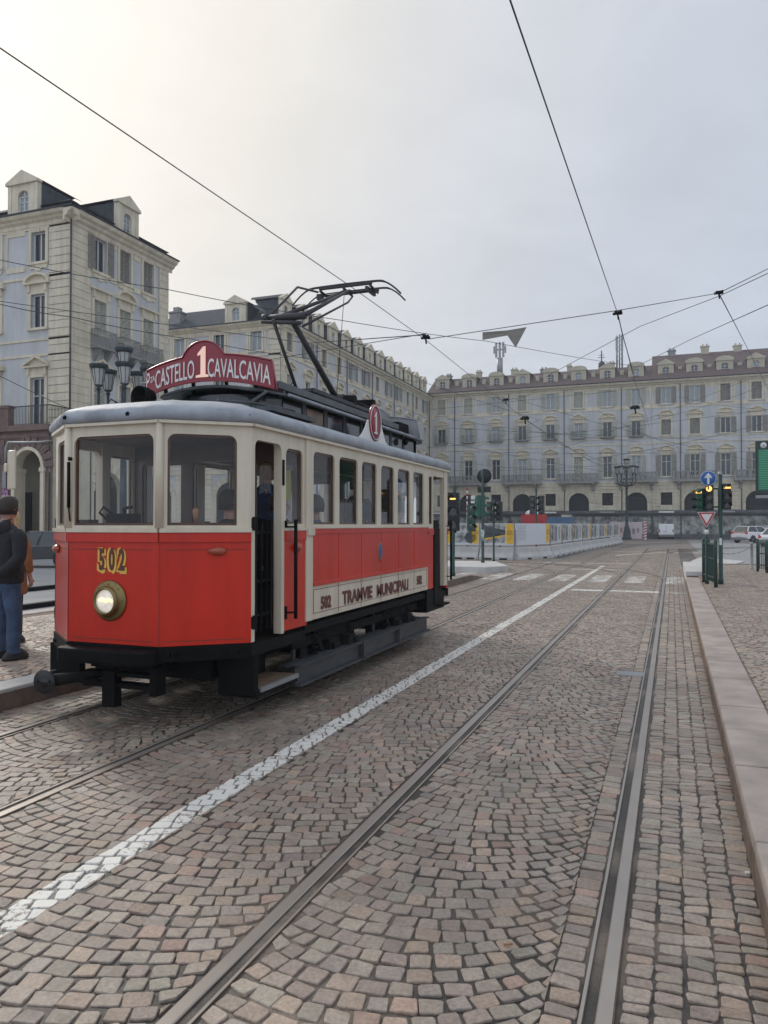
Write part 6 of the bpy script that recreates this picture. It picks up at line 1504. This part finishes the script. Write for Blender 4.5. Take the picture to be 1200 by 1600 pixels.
# display board at the right edge
t = thing('display_board', 'black tram departure board with green list, cut by the right edge of the photo', 'display board', (2.42, 22., 0))
MB().box((-.385, -.05, 2.52), (.6, .05, 3.92)).build('case', M['board'], t, bevel=.015); b = MB()
for k in range(22): w_ = random.uniform(.20, .34); b.box((-.31, -.056, 2.68+.046*k), (-.31+w_, -.05, 2.700+.046*k))
b.build('led_lines', M['ledg'], t); MB().box((-.335, -.054, 2.64), (.5, -.051, 3.70)).build('screen', mat('screen_green', (.01, .09, .055), .3, emit=(.02, .22, .12), estr=.10), t)
MB().lathe((-.20, -.051, 3.80), [(.001, -.006), (.075, -.006), (.075, 0)], 20, 'y').build('logo_disc', M['white'], t); MB().box((-.21, -.06, 3.77), (-.195, -.057, 3.83)).box((-.19, -.06, 3.78), (-.18, -.057, 3.82)).build('logo_mark', M['signblue'], t)
MB().lathe((.75, .0, 0), [(.09, .2), (.08, 4.2)], 12).beam((.1, 0, 3.0), (.75, 0, 3.0), .06, .06).beam((.1, 0, 3.6), (.75, 0, 3.6), .06, .06).build('mast', M['galv'], t)
MB().box((-.38, -.04, 2.44), (.6, .04, 2.515)).build('lower_rim', M['galv'], t)
# crossing poles left of the track, behind the tram
t = thing('traffic_light', 'traffic light with glowing amber bar on a green pole just behind the tram', 'traffic light', (-6.2, 22.5, .2))
pole(t, 0, 0, 0, 1.40, .05); b = signal(t, 0.0, -.05, 1.36, 0, 'bar', s=1.3); signal(t, .50, .35, 1.35, .5, None, back=True, s=.9)
pole(t, 0, .17, 1.3, 2.75, .05); MB().beam((0, .1, 2.3), (.55, .4, 2.3), .04, .04).build('bracket', M['green'], t)
t = thing('traffic_light', 'green pole with signals and the back of a round sign, on the far island', 'traffic light', (-7.17, 30.5, .2))
pole(t, 0, 0, 0, 3.75, .06); signal(t, -.2, .12, 1.85, pi+.5, None, back=True); signal(t, .0, .16, 1.85, 2.4, None, back=True); MB().lathe((.05, .06, 3.52), [(.001, .012), (.29, .012), (.30, 0), (.001, -.005)], 28, 'y').build('sign_back', M['tldk'], t); MB().box((-.22, .05, 2.86), (.32, .08, 3.10)).build('plate_back', M['tldk'], t)
MB().lathe((0, 0, 0), [(.063, .9), (.063, 1.35)], 12).build('stickers', mat('stickers', (.05, .2, .2), .6, col2=(.55, .6, .5), scale=14, fac=.2), t)
t = thing('traffic_light', 'dark traffic light heads over the barrier, left of the red container', 'traffic light', (-8.0, 36.3, 0)); pole(t, 0, 0, 0, 2.9, .05); signal(t, -.2, 0, 1.95, .3, None); signal(t, .2, .05, 1.95, -.5, None)
t = thing('traffic_light', 'traffic light seen dark against the arches, above the blue container', 'traffic light', (-5.6, 33.5, 0)); 
t.location = tuple(gp(838, 872)); pole(t, 0, 0, 0, 3.7, .05); signal(t, -.2, 0, 2.3, .2, None, s=1.1); signal(t, .22, .05, 2.3, -.3, None, s=1.1)
t = thing('traffic_light', 'small green signal pole behind the barrier, nearest the tent', 'traffic light', tuple(gp(781, 862))); pole(t, 0, 0, 0, 3.1, .06, 'tlg'); signal(t, 0, 0, 2.2, pi, None, back=True)
t = thing('warning_post', 'red and white striped post standing above the hoardings', 'marker post', tuple(gp(730, 862)))
for k in range(10): MB().lathe((0, 0, 0), [(.05, 2.35+.18*k), (.05, 2.53+.18*k)], 8).build('stripe', M['cred'] if k % 2 else M['white'], t)
MB().lathe((0, 0, 0), [(.045, 0), (.045, 2.35)], 8).build('post', M['galv'], t); MB().box((.25, -.02, 3.15), (.5, .02, 3.65)).build('notice', M['white'], t)

# ================================================================== building-site barrier
line = [(-13.2, 38.4), (-10.6, 38.4), (-9.15, 38.25), (-7.35, 38.1), (-6.12, 41.5), (-6.02, 45.4), (-5.9, 49.4), (-5.72, 53.5), (-5.55, 57.7), (-5.3, 62.), (-5.1, 66.5), (-4.85, 71.2), (-4.6, 76.0)]
G1, G2 = 'concrete barriers round the building site', 'printed hoarding panels on the concrete barriers'
for i in range(len(line)-1):
    a, c = Vector((*line[i], 0)), Vector((*line[i+1], 0)); L = (c-a).length; rz = atan2(c.y-a.y, c.x-a.x)
    lab = ['leftmost concrete barrier, partly behind the tram', 'concrete barrier under the wheel photo poster', 'concrete barrier under the photo of a dark tram', 'concrete barrier under the grey notice with text', 'concrete barrier at the corner where the hoarding turns away'][min(i, 4)] if i < 5 else 'concrete barrier %s past the hoarding corner, counting towards the far lamp post' % ['one', 'two', 'three', 'four', 'five', 'six', 'seven'][i-5]
    t = thing('concrete_barrier', lab, 'barrier', tuple(a), rz, G1)
    b = MB(); pr = [(-.28, 0), (-.28, .14), (-.13, .35), (-.09, .62), (.09, .62), (.13, .35), (.28, .14), (.28, 0)]
    b.prism([(.03, y, z) for y, z in pr], (L-.06, 0, 0)); o = b.build('block', M['concrete'], t, bevel=.012); b = MB()
    for q in (.28, .72): b.box((L*q-.2, -.285, .0), (L*q+.2, -.20, .09))
    b.build('foot_slot', M['dark'], t)
    labs = ['hoarding panel at far left, partly behind the tram', 'hoarding panel with a wheel photo and yellow stripe, right behind the tram', 'hoarding panel with photo of a dark and yellow tram and yellow stripe', 'grey hoarding panel of printed text with yellow stripe at its right', 'first hoarding panel after the corner, pale with dark photo']
    lb = labs[i] if i < 5 else 'hoarding panel %s past the corner one, counting towards the far lamp post' % ['one', 'two', 'three', 'four', 'five', 'six', 'seven'][i-5]
    h = thing('hoarding_panel', lb, 'hoarding', (a.x, a.y, .62), rz, G2); y = -.015
    MB().box((.04, y, .10), (L-.04, y+.02, 1.20)).build('board', M['poster'], h)
    b = MB(); b.box((0, y, 0), (.035, y+.03, 1.24)); b.box((L-.035, y, 0), (L, y+.03, 1.24)); b.beam((.15, -.02, -.3), (.0, -.05, .9), .03, .03); b.build('frame', M['galv'], h)
    b = MB()
    if i == 3:
        for k in range(11): b.box((.15, y-.004, .35+.072*k), (random.uniform(1.0, 1.18), y, .365+.072*k))
        b.build('text_lines', M['shutg'], h)
    else:
        b.box((.06, y-.004, .22), (L-.46 if i < 3 else L-1.6, y, 1.16)); b.build('photo', M['pimg'], h)
        b = MB()
        if i == 2: b.prism([(.25, y-.006, .45), (1.35, y-.006, .62), (1.35, y-.006, .86), (.75, y-.006, .98), (.25, y-.006, 1.12)], (0, .001, 0)); b.build('photo_tram', M['pdark'], h); MB().prism([(.3, y-.009, .36), (1.35, y-.009, .56), (1.35, y-.009, .63), (.3, y-.009, .45)], (0, .001, 0)).build('photo_stripe', M['yellow'], h)
        if i == 1: b.lathe((1.0, y-.004, .5), [(.05, -.003), (.28, -.003), (.32, 0)], 18, 'y'); b.build('photo_wheel', M['pdark'], h)
        if i > 3:
            for k in range(3): x0 = L*(.12+.3*k)+random.uniform(0, .3); b.box((x0, y-.006, .3), (x0+random.uniform(.12, .35), y-.001, 1.0+random.uniform(0, .1)))
            b.build('photo_patch', M['pdark'], h)
    x1 = L-.06; ws = .36 if i < 4 else (.5 if i % 2 else .25)
    b = MB(); b.box((x1-ws, y-.007, .18), (x1, y-.001, 1.17)); b.build('stripe', M['yellow'], h)
    b = MB(); b.prism([(x1-ws+.03, y-.010, .62), (x1-.03, y-.010, .62), (x1-.03, y-.010, .80), (x1-ws/2, y-.010, .92), (x1-ws+.03, y-.010, .80)], (0, .001, 0)); 
    for k in range(3): b.box((x1-ws+.05, y-.010, .50-.06*k), (x1-.07, y-.008, .52-.06*k))
    b.build('print', mat('poster_ochre', (.55, .30, .02), .5), h)
for i, (x0, x1) in enumerate(((-7.1, -5.35), (-5.2, -3.35))):
    t = thing('hoarding_panel', ['white hoarding with pinkish marks, left of the far lamp post', 'white hoarding with pinkish marks behind the far lamp post'][i], 'hoarding', (x0, 97.4, 0), 0, 'white hoardings by the far lamp post')
    MB().box((0, 0, .05), (x1-x0, .06, 2.1)).build('board', M['pink'], t); b = MB()
    for k in range(3): b.box((.2+.5*k, -.012, .4+.2*k), (.5+.5*k, 0, 1.2+.1*k))
    b.build('marks', mat('mauve_print', (.30, .22, .26), .6, var=.4, scale=4), t)
t = thing('warning_board', 'red and white diagonal striped warning board at the right end of the white hoardings', 'warning board', (-3.2, 97.3, 0)); MB().box((0, 0, 0), (.35, .05, 2.15)).build('board', M['white'], t); b = MB()
for k in range(6): z = .1+.34*k; b.prism([(.0, -.006, z), (.35, -.006, z+.14), (.35, -.006, z+.30), (0, -.006, z+.16)], (0, .005, 0))
b.build('stripes', M['cred'], t)
# site things above the hoarding
t = thing('site_tent', 'white domed cover on a red box standing behind the hoardings', 'site tent', tuple(gp(835, 850)+Vector((0, 0, 0)))); d = 1.0
MB().box((-.95, -1., 0), (.95, 1., 2.1)).box((-1., -1.05, 2.1), (1., 1.05, 2.68)).build('box', M['cred'], t)
b = MB(); b.lathe((0, 0, 2.68), [(.85*cos(k*pi/16), .5*sin(k*pi/16)) for k in range(9)], 18); b.build('dome', M['tentw'], t)
t = thing('site_container', 'blue grey container behind the hoardings', 'container', tuple(gp(876, 846))); MB().box((-1.5, -1.2, .2), (1.2, 1.2, 2.55)).build('body', M['cblue'], t); b = MB()
for k in range(12): b.box((-1.45+.21*k, -1.24, .35), (-1.37+.21*k, -1.2, 2.45))
b.build('ribs', M['cblue'], t); MB().box((.2, -1.0, 2.55), (1.1, .6, 2.8)).build('roof_load', M['creamdk'], t)

# ================================================================== vehicles (nose along local +y)
def wheel(t, x, y, r, w=.2):
    s = 1 if x > 0 else -1
    o = MB().lathe((x, y, r), [(r*.62, -w/2), (r*.95, -w/2), (r, -w/2+.03), (r, w/2-.03), (r*.95, w/2), (r*.62, w/2)], 24, 'x').build('wheel', M['tyre'], t)
    b = MB(); b.lathe((x+s*w*.42, y, r), [(.02, .02*s), (r*.14, .02*s), (r*.62, -.01*s), (r*.64, .012*s)], 20, 'x')
    b.build('rim', M['rim'], o)
def car(name, label, loc, rz, body='carw', L=4.3, W_=1.82, H=1.6, kind='suv'):
    t = thing(name, label, 'car', loc, rz); hw = W_/2; r = .34; hl = L/2
    if kind == 'van': prof = [(-hl, .35), (-hl, .9), (-hl+.05, H-.12), (-hl+.18, H), (hl-1.5, H), (hl-.85, 1.15), (hl-.08, .95), (hl, .7), (hl, .35)]; roof = [(-hl+.1, H-.1), (hl-1.55, H-.08)]
    elif kind == 'suv': prof = [(-hl, .42), (-hl-.02, .85), (-hl+.12, 1.05), (-hl+.25, 1.1), (hl-1.25, 1.04), (hl-.15, .86), (hl, .65), (hl, .35)]
    else: prof = [(-hl, .38), (-hl-.02, .75), (-hl+.10, .92), (-hl+.6, .96), (hl-1.2, .94), (hl-.15, .76), (hl, .55), (hl, .3)]
    def ring(x): 
        f = 1 if abs(x) < hw-.05 else .97; return [(x, y*(1 if f == 1 else .985), z if z < .5 else (z-(0 if f == 1 else .06))) for y, z in prof]
    b = MB(); b.loft([ring(-hw), ring(-hw+.07), ring(hw-.07), ring(hw)], smooth=False); o = b.build('body', M[body], t, bevel=.03)
    for q in (-1, 1):      # wheel arches
        for yy_ in (-hl+.82, hl-.85): MB().lathe((q*(hw-.0), yy_, r+.02), [(.40, -.012*q), (.40, .008*q), (.001, .008*q)], 20, 'x').build('wheel_arch', M['tyre'], t)
    if kind != 'van':
        zb = 1.05 if kind == 'suv' else .93; yr0, yr1, yf0, yf1 = (-hl+.12, -hl+.55, hl-1.95, hl-1.25) if kind == 'suv' else (-hl+.55, -hl+1.2, hl-2.1, hl-1.2)
        base = [(-hw+.06, yr0, zb), (hw-.06, yr0, zb), (hw-.06, yf1, zb), (-hw+.06, yf1, zb)]; top = [(-hw+.24, yr1, H-.05), (hw-.24, yr1, H-.05), (hw-.24, yf0, H-.05), (-hw+.24, yf0, H-.05)]
        b = MB(); b.loft([base, top], smooth=False); b.build('windows', M['carg'], t)
        b = MB(); b.loft([[(x*1.01, y-.03 if i < 2 else y+.03, z) for i, (x, y, z) in enumerate(top)], [(x*.93, y, H) for x, y, z in top]], smooth=False); b.build('roof', M[body], t, bevel=.02)
        b = MB()
        for i in range(4): b.beam(base[i], top[i], .07, .07)
        for q in (0, 1): m0 = Vector(base[1 if q else 0]).lerp(Vector(base[2 if q else 3]), .5); m1 = Vector(top[1 if q else 0]).lerp(Vector(top[2 if q else 3]), .5); b.beam(m0, m1, .06, .06)
        b.build('pillar', M[body], t)
    else:
        MB().prism([(-hw+.15, hl-1.46, H-.06), (hw-.15, hl-1.46, H-.06), (hw-.1, hl-.88, 1.2), (-hw+.1, hl-.88, 1.2)], (0, .03, .03)).build('windows', M['carg'], t)
        MB().box((-.01, -hl-.006, .5), (.01, -hl+.0, H-.15)).box((-.30, -hl-.01, .88), (-.12, -hl, .96)).build('rear_doors', M['tyre'], t)
    MB().box((-hw+.02, -hl-.05, .28), (hw-.02, -hl+.15, .55)).box((-hw+.02, hl-.15, .25), (hw-.02, hl+.04, .50)).build('bumper', M['bumper'], t, bevel=.03)
    MB().box((-.26, -hl-.065, .60 if kind == 'suv' else .55), (.26, -hl-.02, .72 if kind == 'suv' else .67)).build('number_plate', M['pl'], t)
    for q in (-1, 1):
        z = 1.0 if kind == 'suv' else .8
        if kind == 'van': MB().box((q*(hw-.02), -hl-.02, .85), (q*(hw-.16), -hl+.04, 1.2)).build('tail_light', M['tail'], t)
        else: MB().prism([(q*(hw-.0), -hl-.03, z-.16), (q*(hw-.22), -hl-.03, z-.1), (q*(hw-.26), -hl-.03, z+.0), (q*(hw-.02), -hl+.02, z+.16)], (0, .12, 0)).build('tail_light', M['tail'], t)
        MB().box((q*(hw-.05), hl-.1, .62), (q*(hw-.45), hl+.02, .76)).build('headlight', M['wframe'], t)
        MB().box((q*hw, hl-1.6, .98), (q*(hw+.16), hl-1.45, 1.12)).build('side_mirror', M[body], t)
        for yy_ in (-hl+.82, hl-.85): wheel(t, q*(hw-.09), yy_, r)
    if kind == 'suv': MB().box((-hw+.15, -hl-.02, .98), (hw-.15, -hl+.05, 1.03)).build('light_bar', M['tail'], t)
    return t
car('parked_car', 'white car with red tail light bar before the far shops on the right', (gp(1163, 848).x+.9, gp(1163, 848).y, 0), radians(-44), 'carw', 4.3, 1.85, 1.62, 'suv')
q = gp(1218, 853); car('parked_car', 'white car cut off by the right edge of the photo', (q.x, q.y, 0), radians(-25), 'carw', 4.4, 1.8, 1.45, 'sedan')
q = gp(1041, 840.8); car('delivery_van', 'small white van seen from behind in front of the far shops', (q.x, q.y-6, 0), radians(2), 'carw', 3.9, 1.75, 1.85, 'van')['category'] = 'van'
q = gp(50, 887); car('parked_car', 'black car parked before the brown stone portico, between the people and the tram', (q.x-.3, q.y+.6, 0), radians(112), 'cark', 4.4, 1.8, 1.5, 'sedan')

# ================================================================== overhead wires
def wirething(label, pts, r=.011, sag=0., n=1):
    P_ = [Vector(p) for p in pts]
    if sag:
        Q = []
        for i in range(len(P_)-1):
            for k in range(10): u = k/10; q = P_[i].lerp(P_[i+1], u); q.z -= sag*4*u*(1-u); Q.append(q)
        P_ = Q+[P_[-1]]
    b = MB().tube(P_, r, 5); return tag(b.build('overhead_wire', M['wire']), label, 'wire', 'overhead tram wires')
D = lambda u, v, d: _C+ray(u, v)*d
wirething('contact wire over the tram, from the top left past the pantograph to the far crossing', [(-4.5, -6, 5.0), xp(0, 75, -4.5), xp(540, 442, -4.5), xp(665, 531, -4.5), xp(820, 655, -4.45), xp(1000, 770, -4.4)], .006)
wirething('contact wire over the empty track, from the top edge down to the middle right', [(-.96, -6, 5.0), xp(797, 0, -.96), xp(965, 490, -.96), xp(990, 590, -.96), xp(1010, 650, -1.), xp(1030, 745, -1.)], .0065)
A_ = xp(965, 490, -.96); B_ = xp(665, 531, -4.5)
wirething('span wire carrying the grey pennant plate, from the tram wire to the right knot', [D(190, 600, 30), tuple(B_+Vector((0, 0, .12))), D(668, 530, 15.3), tuple(A_+Vector((0, 0, .06))), D(1123, 458, 17)], .008)
wirething('span wire running to the top right corner from the knot', [D(1123, 458, 17), D(1210, 415, 18)], .009)
wirething('lower span wire running to the top right corner below the other', [D(850, 590, 26), D(1000, 510, 21), D(1123, 463, 18), D(1215, 420, 16)], .009)
wirething('thin stay falling from the knot to the right-hand roof', [D(1123, 458, 17), D(1170, 548, 40), D(1215, 640, 60)], .012)
wirething('span wire dropping in from the right edge to the roofs', [D(1210, 472, 22), D(1080, 530, 34), D(960, 590, 50)], .014)
wirething('span wire crossing in front of the corner block at its third floor', [D(-20, 402, 24), D(260, 452, 24), D(530, 500, 27), D(760, 533, 34), D(990, 572, 48)], .013, .05)
wirething('upper of two close wires across the corner block above the portico', [D(-20, 468, 22), D(280, 510, 26), D(480, 536, 24), tuple(B_+Vector((0, 0, .10)))], .011, .0)
wirething('lower of two close wires across the corner block above the portico', [D(-20, 470, 21), D(110, 495, 22), D(300, 530, 26), D(480, 560, 32), D(670, 600, 44), D(840, 655, 60)], .013, .05)
wirething('thin stay sloping down over the corner block towards the tram roof', [D(-20, 578, 22), D(70, 622, 24), D(130, 648, 26)], .011)
R_ = random.Random(3)
far = [((665, 700), (1200, 640), 'far span wire across the second floor, sloping up to the right'), ((672, 640), (1010, 606), 'far span wire from the block corner up to the dormers'), ((680, 668), (1200, 690), 'far wire across the pediments of the grey block'), ((690, 690), (1000, 745), 'far wire sagging across the grey block towards the lamp'),
       ((700, 705), (1200, 705), 'far level wire across the first floor balconies'), ((800, 622), (1200, 725), 'far wire descending to the right across the shutters'), ((880, 700), (1200, 580), 'far wire climbing to the right roofline'), ((700, 720), (900, 735), 'far short wire left above the round sign'),
       ((905, 720), (1200, 660), 'far wire climbing from the middle bay to the right edge'), ((820, 655), (965, 740), 'far contact wire continuing down to the lamp post'), ((865, 690), (1010, 745), 'far contact wire branch left of the lamp post'), ((1000, 660), (1200, 600), 'far wire rising right of the second contact wire'),
       ((740, 700), (845, 655), 'far stay holding the contact wire over the left bays'), ((790, 625), (840, 612), 'far short stay under the dormers on the left'), ((930, 640), (1060, 700), 'far stay crossing the downpipe in the middle'), ((700, 655), (995, 690), 'far wire above the iron balconies on the left'),
       ((1060, 620), (1200, 640), 'far wire at the top floor on the right'), ((670, 735), (1000, 722), 'far low wire above the arches on the left')]
for (a, c, lab) in far: wirething(lab, [D(a[0], a[1], R_.uniform(48, 62)), D(c[0], c[1], R_.uniform(48, 62))], .012, R_.uniform(.0, .25))
def hanger(label, p, s=1.):
    t = thing('wire_insulator', label, 'insulator', tuple(p), group='insulators on the overhead wires'); b = MB(); b.tube([(-.12*s, 0, 0), (.12*s, 0, 0)], .035*s, 8).box((-.08*s, -.03*s, -.02), (.08*s, .03*s, .06*s)).tube([(0, 0, 0), (.02*s, 0, -.16*s)], .022*s, 6).tube([(-.1*s, .1*s, .02), (.1*s, -.1*s, .02)], .03*s, 6); b.build('clamp', M['black'], t)
hanger('wire clamp on the contact wire just right of the pantograph', B_+Vector((0, 0, .04)), .75); hanger('wire clamp at the top of the wire over the empty track', A_, .75); hanger('wire clamp far over the tram track before the grey facade', D(820, 654, 30), 1.4)
hanger('wire clamp where the wires fork left of the second one', D(790, 625, 48), 1.6); hanger('wire clamp pair above the far lamp post', D(992, 637, 52), 2.6); hanger('wire clamp at the knot of wires at upper right', D(1123, 458, 17), .8)
wirething('short double drop wire below the clamp over the empty track', [A_+Vector((0, 0, .02)), A_+Vector((.05, .6, -.25)), xp(990, 590, -.96)+Vector((0, 0, .1))], .01)
# pennant plate
t = thing('pennant_plate', 'grey arrow-shaped plate hanging from the span wire in the sky', 'hanging plate', tuple(D(753, 518, 16))); o = D(753, 518, 16)
pl = [D(u, v, 16)-o for u, v in ((754, 519), (793, 516), (823, 511), (806, 543), (793, 524), (754, 531))]; MB().prism(pl, _F*.015).build('plate', M['shutg'], t)
MB().prism([D(u, v, 15.99)-o for u, v in ((754, 519.5), (793, 516.5), (793, 518), (754, 521))], _F*.004).build('rim', M['stone'], t)
# ================================================================== masts on the far roofs
def mast(lab, u, v0, v1, kind):
    d = 108.; p = D(u, v1, d); h = (v1-v0)/1200*d; t = thing('antenna_mast', lab, 'antenna', tuple(p)); b = MB()
    b.lathe((0, 0, 0), [(.10, -1), (.08, h)], 8)
    if kind == 'cell':
        for q in (-.5, 0, .5): b.box((q-.14, -.15, h*.45), (q+.14, .1, h*.98))
        for q in (-.8, .8): b.box((q-.1, -.1, h*.6), (q+.1, .1, h*.85)); 
        b.box((-.85, -.05, h*.7), (.85, .05, h*.75)).lathe((0, 0, 0), [(.42, -.8), (.42, h*.42)], 10)
    if kind == 'lattice':
        for q in (-.35, .35): b.lathe((q, 0, 0), [(.12, -1), (.12, h*.95)], 6); b.box((q-.16, -.2, h*.4), (q+.16, 0, h*.9))
        for k in range(6): b.beam((-.35, 0, k*h/6), (.35, 0, (k+1)*h/6), .06, .06)
    if kind == 'fin': b.lathe((0, 0, 0), [(.45, -.8), (.45, h*.2), (.15, h*.3)], 8); b.box((-.5, -.03, h*.55), (.5, .03, h*.58)).box((-.35, -.03, h*.7), (.35, .03, h*.73))
    b.build('mast', M['galv'] if kind != 'fin' else M['pipe'], t)
mast('grey cell antenna mast on the roof right of the pennant plate tip', 781, 534, 578, 'cell'); mast('thin finial aerial beside the lattice mast', 940, 548, 572, 'fin'); mast('pale lattice antenna mast on the far roof below the wire clamp', 968, 522, 566, 'lattice')
# small litter
t = MB().tube([(0, 0, .006), (.035, .015, .008)], .004, 6).build('cigarette_end', M['copper'], None, loc=tuple(gp(787, 1478))); tag(t, 'small orange and white cigarette end between the cobbles', 'litter')
t = MB().prism([(0, 0, .002), (.02, .01, .002), (.015, .03, .004), (-.004, .02, .003)], (0, 0, .01)).build('glass_shard', M['white'], None, loc=(.335, 4.25, 0)); tag(t, 'small white scrap lying at the foot of the kerb', 'litter')
# ================================================================== thin winter haze
HZ = 0.0009
if HZ:
    b = MB(); b.box((-90, -25, -1.2), (70, 125, 34)); m = bpy.data.materials.new('haze_air'); m.use_nodes = True; nt_ = m.node_tree; nt_.nodes.remove(nt_.nodes['Principled BSDF'])
    pv = nt_.nodes.new('ShaderNodeVolumePrincipled'); pv.inputs['Color'].default_value = (.90, .95, 1, 1); pv.inputs['Density'].default_value = HZ; nt_.links.new(pv.outputs[0], nt_.nodes['Material Output'].inputs['Volume'])
    o = b.build('haze', m); tag(o, kind='stuff')
